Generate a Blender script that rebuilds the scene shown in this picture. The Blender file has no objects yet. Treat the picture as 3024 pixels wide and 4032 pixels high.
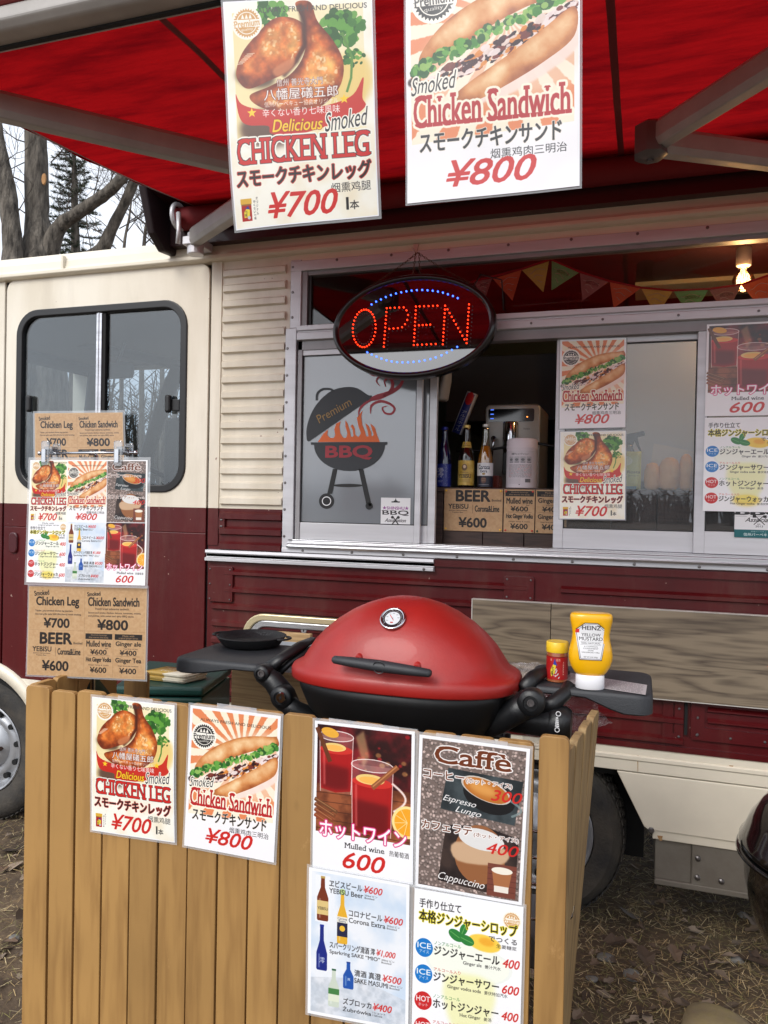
import bpy, bmesh, math, random
import numpy as np
from math import sin, cos, radians, pi, sqrt, atan2
from mathutils import Vector, Matrix
random.seed(7); RNG = np.random.default_rng(7)
SC = bpy.context.scene
COL = SC.collection
# ------------------------------------------------------------------ camera
PH, PIT, ROL, FPX, CAMH = radians(18.3), radians(.7), radians(1.1), 3028.0, 1.6
F = Vector((-sin(PH)*cos(PIT), cos(PH)*cos(PIT), -sin(PIT)))
R0 = Vector((cos(PH), sin(PH), 0)); U0 = R0.cross(F)
RV = cos(ROL)*R0 + sin(ROL)*U0; UV_ = RV.cross(F)
cd = bpy.data.cameras.new('camera'); cam = bpy.data.objects.new('camera', cd); COL.objects.link(cam)
cd.sensor_fit = 'VERTICAL'; cd.sensor_height = 36; cd.lens = FPX/4032*36; cd.clip_start = .05; cd.clip_end = 400
M = Matrix((RV, UV_, -F)).transposed().to_4x4(); M.translation = (0, 0, CAMH); cam.matrix_world = M
SC.camera = cam
# ------------------------------------------------------------------ daylight (overcast)
W = bpy.data.worlds.new('World'); SC.world = W; W.use_nodes = True
nt = W.node_tree; nt.nodes.clear()
so = nt.nodes.new('ShaderNodeOutputWorld'); bg = nt.nodes.new('ShaderNodeBackground')
sky = nt.nodes.new('ShaderNodeTexSky'); sky.sky_type = 'NISHITA'; sky.sun_disc = False
sky.sun_elevation = radians(38); sky.sun_rotation = radians(200); sky.air_density = 1.0; sky.dust_density = 4.0
hs = nt.nodes.new('ShaderNodeHueSaturation'); hs.inputs['Saturation'].default_value = .32
# thin cloud deck: evens the clear-sky gradient out
mx = nt.nodes.new('ShaderNodeMix'); mx.data_type = 'RGBA'; mx.inputs[0].default_value = .62
tc = nt.nodes.new('ShaderNodeTexCoord'); nz = nt.nodes.new('ShaderNodeTexNoise'); nz.inputs['Scale'].default_value = 1.6; nz.inputs['Detail'].default_value = 5
cr = nt.nodes.new('ShaderNodeValToRGB'); cr.color_ramp.elements[0].color = (9.6, 10.6, 12.4, 1); cr.color_ramp.elements[1].color = (13.2, 13.8, 14.8, 1)
cr.color_ramp.elements[0].position = .3; cr.color_ramp.elements[1].position = .7
nt.links.new(tc.outputs['Generated'], nz.inputs['Vector']); nt.links.new(nz.outputs['Fac'], cr.inputs[0])
nt.links.new(sky.outputs[0], hs.inputs['Color']); nt.links.new(hs.outputs[0], mx.inputs[6]); nt.links.new(cr.outputs[0], mx.inputs[7])
nt.links.new(mx.outputs[2], bg.inputs['Color']); bg.inputs['Strength'].default_value = .094
nt.links.new(bg.outputs[0], so.inputs[0])
sl = bpy.data.lights.new('sun', 'SUN'); sl.energy = 1.35; sl.angle = radians(25); sl.color = (1, .97, .92)
sun = bpy.data.objects.new('sun', sl); COL.objects.link(sun)
el, az = radians(38), radians(200)          # azimuth clockwise from +Y: behind the camera, a little to its left
sd = Vector((sin(az)*cos(el), cos(az)*cos(el), sin(el))); sun.rotation_euler = sd.to_track_quat('Z', 'Y').to_euler()
sun.location = sd*30
vs = SC.view_settings; vs.view_transform = 'Standard'; vs.look = 'None'; vs.exposure = .5; vs.gamma = 1; vs.use_curve_mapping = False
SC.cycles.max_bounces = 8; SC.cycles.transparent_max_bounces = 12; SC.cycles.use_denoising = True
# ------------------------------------------------------------------ place from the photograph
def ray(x, y): x, y = float(x), float(y); return (x-1512)/FPX*RV - (y-2016)/FPX*UV_ + F
def at(x, y, Y=2.96):
    d = ray(x, y); return Vector((0, 0, CAMH)) + d*(float(Y)/d.y)
def atz(x, y, z):
    d = ray(x, y); return Vector((0, 0, CAMH)) + d*((z-CAMH)/d.z)
def X_(x, y, Y=2.96): return at(x, y, Y).x
def Z_(x, y, Y=2.96): return at(x, y, Y).z
# ------------------------------------------------------------------ materials
def lin(c):
    c = [v/255 for v in c[:3]]
    return tuple(v/12.92 if v <= .04045 else ((v+.055)/1.055)**2.4 for v in c) + (1,)
MATS = {}
def mat(name, c, rough=.5, metal=0, var=0, vscale=6, bump=0, bscale=60, coat=0, spec=.5, c2=None, stretch=(1, 1, 1), coord='Object', detail=5, bdist=.01):
    if name in MATS: return MATS[name]
    m = bpy.data.materials.new(name); m.use_nodes = True; n = m.node_tree; b = n.nodes['Principled BSDF']
    b.inputs['Roughness'].default_value = rough; b.inputs['Metallic'].default_value = metal
    b.inputs['Specular IOR Level'].default_value = spec; b.inputs['Coat Weight'].default_value = coat; b.inputs['Coat Roughness'].default_value = .08
    col = lin(c); b.inputs['Base Color'].default_value = col
    if var or bump or c2:
        t = n.nodes.new('ShaderNodeTexCoord'); mp = n.nodes.new('ShaderNodeMapping'); mp.inputs['Scale'].default_value = stretch
        n.links.new(t.outputs[coord], mp.inputs[0])
    if var or c2:
        z = n.nodes.new('ShaderNodeTexNoise'); z.inputs['Scale'].default_value = vscale; z.inputs['Detail'].default_value = detail; z.inputs['Roughness'].default_value = .6
        n.links.new(mp.outputs[0], z.inputs['Vector'])
        r = n.nodes.new('ShaderNodeValToRGB'); r.color_ramp.elements[0].position = .3; r.color_ramp.elements[1].position = .7
        a2 = lin(c2) if c2 else tuple(min(1, v*(1+var)) for v in col[:3])+(1,)
        a1 = col if c2 else tuple(v*(1-var) for v in col[:3])+(1,)
        r.color_ramp.elements[0].color = a1; r.color_ramp.elements[1].color = a2
        n.links.new(z.outputs['Fac'], r.inputs[0]); n.links.new(r.outputs[0], b.inputs['Base Color'])
    if bump:
        z2 = n.nodes.new('ShaderNodeTexNoise'); z2.inputs['Scale'].default_value = bscale; z2.inputs['Detail'].default_value = 4
        n.links.new(mp.outputs[0], z2.inputs['Vector'])
        bp = n.nodes.new('ShaderNodeBump'); bp.inputs['Strength'].default_value = bump; bp.inputs['Distance'].default_value = bdist
        n.links.new(z2.outputs['Fac'], bp.inputs['Height']); n.links.new(bp.outputs[0], b.inputs['Normal'])
    MATS[name] = m; return m
def glass(name, tint=(.8, .85, .87), refl=.10, rough=0.0, haze=0, hazec=(.5, .52, .55, 1)):
    if name in MATS: return MATS[name]
    m = bpy.data.materials.new(name); m.use_nodes = True; n = m.node_tree; n.nodes.clear()
    o = n.nodes.new('ShaderNodeOutputMaterial'); tr = n.nodes.new('ShaderNodeBsdfTransparent'); tr.inputs[0].default_value = (*tint, 1)
    g = n.nodes.new('ShaderNodeBsdfGlossy'); g.inputs['Roughness'].default_value = rough
    fr = n.nodes.new('ShaderNodeLayerWeight'); fr.inputs['Blend'].default_value = .25
    ad = n.nodes.new('ShaderNodeMath'); ad.operation = 'MULTIPLY_ADD'; ad.inputs[1].default_value = .8; ad.inputs[2].default_value = refl; ad.use_clamp = True
    mi = n.nodes.new('ShaderNodeMixShader')
    n.links.new(fr.outputs['Fresnel'], ad.inputs[0]); n.links.new(ad.outputs[0], mi.inputs[0]); n.links.new(tr.outputs[0], mi.inputs[1]); n.links.new(g.outputs[0], mi.inputs[2])
    last = mi
    if haze:
        df = n.nodes.new('ShaderNodeBsdfDiffuse'); df.inputs[0].default_value = hazec
        m2 = n.nodes.new('ShaderNodeMixShader'); m2.inputs[0].default_value = haze
        n.links.new(mi.outputs[0], m2.inputs[1]); n.links.new(df.outputs[0], m2.inputs[2]); last = m2
    n.links.new(last.outputs[0], o.inputs[0]); MATS[name] = m; return m
def emis(name, c, s):
    if name in MATS: return MATS[name]
    m = bpy.data.materials.new(name); m.use_nodes = True; b = m.node_tree.nodes['Principled BSDF']
    b.inputs['Base Color'].default_value = lin(c); b.inputs['Emission Color'].default_value = lin(c); b.inputs['Emission Strength'].default_value = s
    MATS[name] = m; return m
def wood(name, c1, c2, scale=1.0, axis='Z', rough=.6, dist=3.0, bump=.25, rand=True):
    """long-grained wood: stretched noise rings, offset per object"""
    if name in MATS: return MATS[name]
    m = bpy.data.materials.new(name); m.use_nodes = True; n = m.node_tree; b = n.nodes['Principled BSDF']; b.inputs['Roughness'].default_value = rough
    t = n.nodes.new('ShaderNodeTexCoord'); mp = n.nodes.new('ShaderNodeMapping')
    s = {'Z': (14, 14, 1.1), 'X': (1.1, 14, 14)}[axis]; mp.inputs['Scale'].default_value = [v*scale for v in s]
    oi = n.nodes.new('ShaderNodeObjectInfo'); ml = n.nodes.new('ShaderNodeMath'); ml.operation = 'MULTIPLY'; ml.inputs[1].default_value = 37 if rand else 0
    cb = n.nodes.new('ShaderNodeCombineXYZ'); va = n.nodes.new('ShaderNodeVectorMath'); va.operation = 'ADD'
    n.links.new(oi.outputs['Random'], ml.inputs[0]); [n.links.new(ml.outputs[0], cb.inputs[i]) for i in range(3)]
    n.links.new(t.outputs['Object'], mp.inputs[0]); n.links.new(mp.outputs[0], va.inputs[0]); n.links.new(cb.outputs[0], va.inputs[1])
    z = n.nodes.new('ShaderNodeTexNoise'); z.inputs['Scale'].default_value = 1.2; z.inputs['Detail'].default_value = 3; z.inputs['Distortion'].default_value = .4
    n.links.new(va.outputs[0], z.inputs['Vector'])
    mu = n.nodes.new('ShaderNodeMath'); mu.operation = 'MULTIPLY'; mu.inputs[1].default_value = dist*6
    pp = n.nodes.new('ShaderNodeMath'); pp.operation = 'PINGPONG'; pp.inputs[1].default_value = 1
    n.links.new(z.outputs['Fac'], mu.inputs[0]); n.links.new(mu.outputs[0], pp.inputs[0])
    z2 = n.nodes.new('ShaderNodeTexNoise'); z2.inputs['Scale'].default_value = 9; z2.inputs['Detail'].default_value = 4; n.links.new(va.outputs[0], z2.inputs['Vector'])
    a = n.nodes.new('ShaderNodeMath'); a.operation = 'MULTIPLY_ADD'; a.inputs[1].default_value = .45
    n.links.new(pp.outputs[0], a.inputs[0]); sc = n.nodes.new('ShaderNodeMath'); sc.operation = 'MULTIPLY'; sc.inputs[1].default_value = .55
    n.links.new(z2.outputs['Fac'], sc.inputs[0]); n.links.new(sc.outputs[0], a.inputs[2])
    r = n.nodes.new('ShaderNodeValToRGB'); r.color_ramp.elements[0].color = lin(c2); r.color_ramp.elements[1].color = lin(c1)
    r.color_ramp.elements[0].position = .15; r.color_ramp.elements[1].position = .62
    n.links.new(a.outputs[0], r.inputs[0])
    # large blotches and a per-board tone
    z3 = n.nodes.new('ShaderNodeTexNoise'); z3.inputs['Scale'].default_value = 3.5; z3.inputs['Detail'].default_value = 4; n.links.new(t.outputs['Object'], z3.inputs['Vector'])
    h = n.nodes.new('ShaderNodeHueSaturation'); mm = n.nodes.new('ShaderNodeMath'); mm.operation = 'MULTIPLY_ADD'; mm.inputs[1].default_value = .45; mm.inputs[2].default_value = .66
    n.links.new(z3.outputs['Fac'], mm.inputs[0]); m4 = n.nodes.new('ShaderNodeMath'); m4.operation = 'MULTIPLY_ADD'; m4.inputs[1].default_value = .26
    n.links.new(oi.outputs['Random'], m4.inputs[0]); n.links.new(mm.outputs[0], m4.inputs[2]); n.links.new(m4.outputs[0], h.inputs['Value'])
    n.links.new(r.outputs[0], h.inputs['Color'])
    # knots and rubbed pale marks
    m5 = n.nodes.new('ShaderNodeMapping'); m5.inputs['Scale'].default_value = (6, 6, 3.4) if axis == 'Z' else (2, 6, 6); n.links.new(t.outputs['Object'], m5.inputs[0]); v5 = n.nodes.new('ShaderNodeVectorMath'); v5.operation = 'ADD'; n.links.new(m5.outputs[0], v5.inputs[0]); n.links.new(cb.outputs[0], v5.inputs[1])
    vo = n.nodes.new('ShaderNodeTexVoronoi'); vo.inputs['Scale'].default_value = 1; n.links.new(v5.outputs[0], vo.inputs['Vector'])
    kr = n.nodes.new('ShaderNodeValToRGB'); kr.color_ramp.elements[0].position = .035; kr.color_ramp.elements[0].color = (.75, .75, .75, 1); kr.color_ramp.elements[1].position = .10; kr.color_ramp.elements[1].color = (0, 0, 0, 1); n.links.new(vo.outputs['Distance'], kr.inputs[0])
    km = n.nodes.new('ShaderNodeMix'); km.data_type = 'RGBA'; km.inputs[7].default_value = tuple(v*.35 for v in lin(c2)[:3])+(1,); n.links.new(kr.outputs[0], km.inputs[0]); n.links.new(h.outputs[0], km.inputs[6])
    n6 = n.nodes.new('ShaderNodeTexNoise'); n6.inputs['Scale'].default_value = 11; n6.inputs['Detail'].default_value = 8; n6.inputs['Roughness'].default_value = .75; n.links.new(v5.outputs[0], n6.inputs['Vector']); n6.inputs['Scale'].default_value = 2.2
    k2 = n.nodes.new('ShaderNodeValToRGB'); k2.color_ramp.elements[0].position = .66; k2.color_ramp.elements[0].color = (0, 0, 0, 1); k2.color_ramp.elements[1].position = .78; k2.color_ramp.elements[1].color = (.5, .5, .5, 1); n.links.new(n6.outputs['Fac'], k2.inputs[0])
    k3 = n.nodes.new('ShaderNodeMix'); k3.data_type = 'RGBA'; k3.inputs[7].default_value = tuple(min(1, v*1.5+.04) for v in lin(c1)[:3])+(1,); n.links.new(k2.outputs[0], k3.inputs[0]); n.links.new(km.outputs[2], k3.inputs[6]); n.links.new(k3.outputs[2], b.inputs['Base Color'])
    bp = n.nodes.new('ShaderNodeBump'); bp.inputs['Strength'].default_value = bump; bp.inputs['Distance'].default_value = .002
    n.links.new(a.outputs[0], bp.inputs['Height']); n.links.new(bp.outputs[0], b.inputs['Normal'])
    MATS[name] = m; return m
# ------------------------------------------------------------------ mesh building
class MB:
    def __init__(s): s.v = []; s.f = []; s.uv = None
    def add(s, vs, fs):
        o = len(s.v); s.v += [tuple(v) for v in vs]; s.f += [tuple(i+o for i in f) for f in fs]; return s
    def box(s, x0, x1, y0, y1, z0, z1):
        x0, x1 = sorted((x0, x1)); y0, y1 = sorted((y0, y1)); z0, z1 = sorted((z0, z1))
        return s.add([(x0,y0,z0),(x1,y0,z0),(x1,y1,z0),(x0,y1,z0),(x0,y0,z1),(x1,y0,z1),(x1,y1,z1),(x0,y1,z1)],
                     [(0,3,2,1),(4,5,6,7),(0,1,5,4),(1,2,6,5),(2,3,7,6),(3,0,4,7)])
    def rbox(s, x0, x1, y0, y1, z0, z1, r=.005, n=3):
        """box rounded in the xz outline, chamfered front"""
        P = rrect(x0, z0, x1, z1, r, n); return s.prism([(p[0], p[1]) for p in P], y0, y1, ch=min(r, abs(y1-y0)*.4)*.5)
    def prism(s, P, y0, y1, axis='Y', ch=0):
        """outline P (a,b) extruded along axis from y0 to y1"""
        def m(a, b, c): return {'Y': (a, c, b), 'X': (c, a, b), 'Z': (a, b, c)}[axis]
        n = len(P)
        ar = sum(P[i][0]*P[(i+1) % n][1]-P[(i+1) % n][0]*P[i][1] for i in range(n))
        if ar < 0: P = P[::-1]
        rings = []
        if ch:
            cx = sum(p[0] for p in P)/n; cy = sum(p[1] for p in P)/n
            w = max(p[0] for p in P)-min(p[0] for p in P); h = max(p[1] for p in P)-min(p[1] for p in P)
            sx = 1-2*ch/max(w, 1e-6); sy = 1-2*ch/max(h, 1e-6)
            Q = [(cx+(p[0]-cx)*sx, cy+(p[1]-cy)*sy) for p in P]; d = ch if y1 > y0 else -ch
            rings = [(Q, y0), (P, y0+d), (P, y1-d), (Q, y1)]
        else: rings = [(P, y0), (P, y1)]
        vs = []; fs = []
        for q, c in rings: vs += [m(a, b, c) for a, b in q]
        for k in range(len(rings)-1):
            for i in range(n):
                j = (i+1) % n; fs.append((k*n+i, k*n+j, (k+1)*n+j, (k+1)*n+i))
        fs.append(tuple(range(n))[::-1]); fs.append(tuple(range((len(rings)-1)*n, len(rings)*n)))
        return s.add(vs, fs)
    def tube(s, pts, r, n=8, cap=True, flat=1.0):
        pts = [Vector(p) for p in pts]; rs = r if isinstance(r, (list, tuple)) else [r]*len(pts)
        vs = []; fs = []; prev = None
        for i, p in enumerate(pts):
            d = (pts[min(i+1, len(pts)-1)]-pts[max(i-1, 0)]).normalized()
            if prev is None:
                a = Vector((0, 0, 1)) if abs(d.z) < .9 else Vector((1, 0, 0)); u = d.cross(a).normalized()
            else: u = (prev-d*prev.dot(d)).normalized()
            prev = u; w = d.cross(u)
            for k in range(n):
                t = 2*pi*k/n; vs.append(p+(u*cos(t)+w*sin(t)*flat)*rs[i])
        for i in range(len(pts)-1):
            for k in range(n):
                j = (k+1) % n; fs.append((i*n+k, i*n+j, (i+1)*n+j, (i+1)*n+k))
        if cap: fs.append(tuple(range(n))[::-1]); fs.append(tuple(range((len(pts)-1)*n, len(pts)*n)))
        return s.add(vs, fs)
    def lathe(s, prof, n=24, c=(0, 0, 0), axis='Z', sx=1, sy=1, cap=True):
        """prof (radius, height)"""
        vs = []; fs = []
        for r, h in prof:
            for k in range(n):
                t = 2*pi*k/n; a, b = r*cos(t)*sx, r*sin(t)*sy
                v = {'Z': (a, b, h), 'Y': (a, h, b), 'X': (h, a, b)}[axis]; vs.append((v[0]+c[0], v[1]+c[1], v[2]+c[2]))
        for i in range(len(prof)-1):
            for k in range(n):
                j = (k+1) % n; fs.append((i*n+k, i*n+j, (i+1)*n+j, (i+1)*n+k))
        if cap: fs.append(tuple(range(n))[::-1]); fs.append(tuple(range((len(prof)-1)*n, len(prof)*n)))
        return s.add(vs, fs)
    def screw(s, x, y, z, r=.005):
        return s.lathe([(r, 0), (r, -.001), (r*.8, -.0028), (r*.3, -.0032)], 8, (x, y, z), 'Y')
    def build(s, name, m, parent=None, smooth=False, auto=None, bevel=0, seg=2, loc=None, kind=None, label=None):
        me = bpy.data.meshes.new(name); me.from_pydata([tuple(float(q) for q in v) for v in s.v], [], s.f); me.update()
        o = bpy.data.objects.new(name, me); COL.objects.link(o)
        me.materials.append(m)
        b = bmesh.new(); b.from_mesh(me); bmesh.ops.recalc_face_normals(b, faces=b.faces); b.to_mesh(me); b.free()
        if loc is not None:
            me.transform(Matrix.Translation(-Vector(loc))); o.location = loc
        if parent: 
            o.parent = parent; o.location = Vector(o.location)-parent_world(parent)
        if smooth or auto:
            for p in me.polygons: p.use_smooth = True
            if auto:
                try: me.set_sharp_from_angle(angle=radians(auto))
                except Exception: pass
        if bevel:
            bv = o.modifiers.new('bevel', 'BEVEL'); bv.width = bevel; bv.segments = seg; bv.limit_method = 'ANGLE'; bv.angle_limit = radians(35)
        if kind: o['kind'] = kind
        if label: o['label'] = label
        return o
def parent_world(p):
    v = Vector((0, 0, 0))
    while p: v = v+Vector(p.location); p = p.parent
    return v
def rrect(x0, z0, x1, z1, r, n=5):
    x0, x1 = min(x0, x1), max(x0, x1); z0, z1 = min(z0, z1), max(z0, z1); P = []
    for cx, cz, a0 in ((x1-r, z0+r, -90), (x1-r, z1-r, 0), (x0+r, z1-r, 90), (x0+r, z0+r, 180)):
        for k in range(n+1):
            a = radians(a0+90*k/n); P.append((cx+r*cos(a), cz+r*sin(a)))
    return P
def ring(P, Q):
    """faces bridging outline P (outer) to Q (inner) - same count"""
    n = len(P); return [(i, (i+1) % n, n+(i+1) % n, n+i) for i in range(n)]
def frame_mb(mb, P, Q, y0, y1):
    """hollow frame: outer outline P, inner outline Q, between y0 (front) and y1"""
    n = len(P); vs = [(a, y0, b) for a, b in P]+[(a, y0, b) for a, b in Q]+[(a, y1, b) for a, b in P]+[(a, y1, b) for a, b in Q]; fs = []
    for i in range(n):
        j = (i+1) % n
        fs += [(i, j, n+j, n+i), (2*n+i, 2*n+j, 3*n+j, 3*n+i), (i, j, 2*n+j, 2*n+i), (n+i, n+j, 3*n+j, 3*n+i)]
    return mb.add(vs, fs)
def tag(o, label, cat, group=None, kind=None):
    if label: o['label'] = label
    if cat: o['category'] = cat
    if group: o['group'] = group
    if kind: o['kind'] = kind
    return o
def empty(name, loc, label, cat, group=None, rz=0):
    o = bpy.data.objects.new(name, None); COL.objects.link(o); o.location = loc; o.empty_display_size = .05; o.rotation_euler.z = rz
    return tag(o, label, cat, group)
def structure(o): o['kind'] = 'structure'; return o
# ------------------------------------------------------------------ flat print: a small rasteriser for posters and labels
TXT = {}
def glyphs(s, bold=0):
    k = (s, bold)
    if k not in TXT:
        c = bpy.data.curves.new('lettering', 'FONT'); c.body = s; c.resolution_u = 3; c.offset = bold
        o = bpy.data.objects.new('lettering', c); me = o.to_mesh(); me.calc_loop_triangles()
        v = np.array([p.co[:2] for p in me.vertices]).reshape(-1, 2); t = np.array([x.vertices[:] for x in me.loop_triangles])
        o.to_mesh_clear(); bpy.data.objects.remove(o); bpy.data.curves.remove(c)
        TXT[k] = (v, t)
    return TXT[k]
def vnoise(h, w, n, oct=4, seed=0):
    r = np.random.default_rng(seed); out = np.zeros((h, w)); a = 1; tot = 0
    for o in range(oct):
        m = n*2**o; gy, gx = max(2, int(m*h/w)+2), m+2; g = r.random((gy, gx))
        y = np.linspace(0, gy-1.001, h); x = np.linspace(0, gx-1.001, w); yi = y.astype(int); xi = x.astype(int)
        fy = (y-yi)[:, None]; fx = (x-xi)[None]; fy = fy*fy*(3-2*fy); fx = fx*fx*(3-2*fx)
        out += a*((g[yi][:, xi]*(1-fx)+g[yi][:, xi+1]*fx)*(1-fy)+(g[yi+1][:, xi]*(1-fx)+g[yi+1][:, xi+1]*fx)*fy); tot += a; a *= .5
    return out/tot
def blur(m, s):
    k = int(3*s)+1; x = np.arange(-k, k+1); g = np.exp(-x*x/(2*s*s)); g /= g.sum()
    if k*2+1 >= min(m.shape): k = (min(m.shape)-2)//2; g = g[len(g)//2-k:len(g)//2+k+1]; g /= g.sum()
    for ax in (0, 1):
        p = [(0, 0), (0, 0)]; p[ax] = (k, k); q = np.pad(m, p, mode='edge')
        out = np.zeros_like(m)
        for i, wt in enumerate(g): out += wt*(q[i:i+m.shape[0]] if ax == 0 else q[:, i:i+m.shape[1]])
        m = out
    return m
def smooth_poly(P, n=6, closed=True):
    P = np.array(P, float); L = len(P); out = []
    for i in range(L if closed else L-1):
        if closed: a, b, c, d = P[i-1], P[i], P[(i+1) % L], P[(i+2) % L]
        else: a, b, c, d = P[max(i-1, 0)], P[i], P[i+1], P[min(i+2, L-1)]
        for k in range(n):
            t = k/n; out.append(.5*((2*b)+(c-a)*t+(2*a-5*b+4*c-d)*t*t+(3*b-a-3*c+d)*t**3))
    if not closed: out.append(P[-1])
    return np.array(out)
SS = 3
def fdil(m, r):
    def d(m, k):
        out = m
        if k == 0: return m
        for q in range(12):
            a = 2*pi*q/12; out = np.maximum(out, np.roll(np.roll(m, int(round(k*sin(a))), 0), int(round(k*cos(a))), 1))
        return out
    k = int(r); f = r-k; return d(m, k)*(1-f)+d(m, k+1)*f
class CV:
    """canvas; coordinates are u 0..1 across and v 0..1 down"""
    def __init__(s, w, asp, bgc=(255, 255, 255)):
        s.w = w; s.h = int(round(w*asp)); s.a = np.empty((s.h, s.w, 3)); s.a[:] = bgc; s.asp = asp
        s.yy, s.xx = np.mgrid[0:s.h, 0:s.w]; s.u = (s.xx+.5)/s.w; s.v = (s.yy+.5)/s.h
    def raster(s, P, Q):
        H, Wd = s.h, s.w
        x0, y0, x1, y1 = P[:, 0], P[:, 1]*SS, Q[:, 0], Q[:, 1]*SS
        bx0 = int(max(0, np.floor(min(x0.min(), x1.min())))); bx1 = int(min(Wd, np.ceil(max(x0.max(), x1.max()))+1))
        by0 = int(max(0, np.floor(min(y0.min(), y1.min())/SS))); by1 = int(min(H, np.ceil(max(y0.max(), y1.max())/SS)+1))
        m = np.zeros((H, Wd))
        if bx1 <= bx0 or by1 <= by0: return m
        sg = np.where(y1 > y0, 1., -1.); ya = np.minimum(y0, y1); yb = np.maximum(y0, y1)
        k0 = np.clip(np.ceil(ya-.5), by0*SS, by1*SS).astype(int); k1 = np.clip(np.ceil(yb-.5), by0*SS, by1*SS).astype(int)
        n = k1-k0; ok = n > 0; 
        if not ok.any(): return m
        n = n[ok]; idx = np.repeat(np.nonzero(ok)[0], n); off = np.arange(n.sum())-np.repeat(np.cumsum(n)-n, n)
        rows = k0[idx]+off; yc = rows+.5
        x = x0[idx]+(x1-x0)[idx]*(yc-y0[idx])/(y1-y0)[idx]
        x = np.clip(x, bx0, bx1-1e-6)-bx0; xi = x.astype(int); fr = x-xi; bw = bx1-bx0+2; bh = (by1-by0)*SS; rr = rows-by0*SS
        buf = np.bincount(rr*bw+xi, sg[idx]*(1-fr), bh*bw)+np.bincount(rr*bw+xi+1, sg[idx]*fr, bh*bw)
        c = np.clip(np.abs(np.cumsum(buf.reshape(bh, bw), 1)[:, :bx1-bx0]), 0, 1).reshape(by1-by0, SS, -1).mean(1)
        m[by0:by1, bx0:bx1] = c; return m
    def pm(s, P, smooth=0):
        """mask of one polygon in u,v"""
        P = smooth_poly(P, smooth) if smooth else np.array(P, float)
        P = P*[s.w, s.h]; return s.raster(P, np.roll(P, -1, 0))
    def comp(s, m, c, al=1.0):
        ry = np.nonzero(m.max(1) > .002)[0]
        if len(ry) == 0: return s
        y0, y1 = ry[0], ry[-1]+1; rx = np.nonzero(m[y0:y1].max(0) > .002)[0]; x0, x1 = rx[0], rx[-1]+1
        q = (m[y0:y1, x0:x1]*al)[..., None]; s.a[y0:y1, x0:x1] = s.a[y0:y1, x0:x1]*(1-q)+np.asarray(c, float)*q; return s
    def poly(s, P, c, al=1.0, smooth=0, soft=0):
        m = s.pm(P, smooth)
        if soft: m = blur(m, soft*s.w)
        return s.comp(m, c, al)
    def rect(s, u0, v0, u1, v1, c, al=1.0): return s.poly([(u0, v0), (u1, v0), (u1, v1), (u0, v1)], c, al)
    def ell(s, u, v, r, c, al=1.0, asp=1.0, rot=0, soft=0, n=28):
        """circle of radius r (in widths); asp squashes it vertically"""
        P = []
        for k in range(n):
            t = 2*pi*k/n; x, y = r*cos(t), r*asp*sin(t); P.append((u+x*cos(rot)-y*sin(rot), v+(x*sin(rot)+y*cos(rot))/s.asp))
        return s.poly(P, c, al, 0, soft)
    def line(s, P, r, c, al=1.0, soft=0):
        P = np.array(P, float)*[1, s.asp]; m = np.zeros((s.h, s.w))
        for a, b in zip(P[:-1], P[1:]):
            d = b-a; L = np.hypot(*d); 
            if L < 1e-9: continue
            nn = np.array([-d[1], d[0]])/L*r; e = d/L*r*.5; q = np.array([a-e+nn, b+e+nn, b+e-nn, a-e-nn])/[1, s.asp]*[s.w, s.h]
            m = np.maximum(m, s.raster(q, np.roll(q, -1, 0)))
        if soft: m = blur(m, soft*s.w)
        return s.comp(m, c, al)
    def tmask(s, st, box, shear=0, rot=0, bold=0, keep=None, serif=0, skew=0):
        v, t = glyphs(st)
        if len(t) == 0: return np.zeros((s.h, s.w))
        v = v.copy(); v[:, 0] += shear*v[:, 1]
        mn, mxx = v.min(0), v.max(0); v = (v-mn)/np.maximum(mxx-mn, 1e-6); v[:, 1] = 1-v[:, 1]
        u0, v0, u1, v1 = box; bw, bh = (u1-u0)*s.w, (v1-v0)*s.h
        if keep:                                      # keep the glyphs' own proportions: height decides, keep = l / c / r
            nat = (mxx-mn)[0]/(mxx-mn)[1]*bh
            if nat < bw: u0 += {'l': 0, 'c': .5, 'r': 1}[keep]*(bw-nat)/s.w; bw = nat
        x = v[:, 0]*bw; y = v[:, 1]*bh+skew*x
        if rot: cx, cy = bw/2, bh/2; x, y = cx+(x-cx)*cos(rot)-(y-cy)*sin(rot), cy+(x-cx)*sin(rot)+(y-cy)*cos(rot)
        p = np.stack([x+u0*s.w, y+v0*s.h], 1)
        A = p[t]; m = s.raster(A.reshape(-1, 2), np.roll(A, -1, 1).reshape(-1, 2))
        if bold:
            r = bold*bh*(.55 if not serif else .4); y0, y1 = max(0, int(p[:, 1].min()-r-2)), min(s.h, int(p[:, 1].max()+r+3)); x0, x1 = max(0, int(p[:, 0].min()-r-2)), min(s.w, int(p[:, 0].max()+r+3))
            if y1 > y0 and x1 > x0: m[y0:y1, x0:x1] = fdil(m[y0:y1, x0:x1], r)
        if serif:                                     # slab feet and heads
            k = max(1, int(round(serif*bh))); y0 = int(v0*s.h); y1 = int(round(v1*s.h)); th = max(1, int(round(.13*bh)))
            d = m.copy()
            for q in range(1, k+1): d = np.maximum(d, np.maximum(np.roll(m, q, 1), np.roll(m, -q, 1)))
            for lo, hi in ((y0-1, y0+th), (y1-th, y1+2)): m[max(lo, 0):hi] = d[max(lo, 0):hi]
        return m
    def dil(s, m, r):
        r = r*s.w; out = m.copy()
        for q in range(16):
            a = 2*pi*q/16
            for f in (1, .5) if r > 1.5 else (1,):
                dx, dy = int(round(r*f*cos(a))), int(round(r*f*sin(a))); out = np.maximum(out, np.roll(np.roll(m, dy, 0), dx, 1))
        return out
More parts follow.
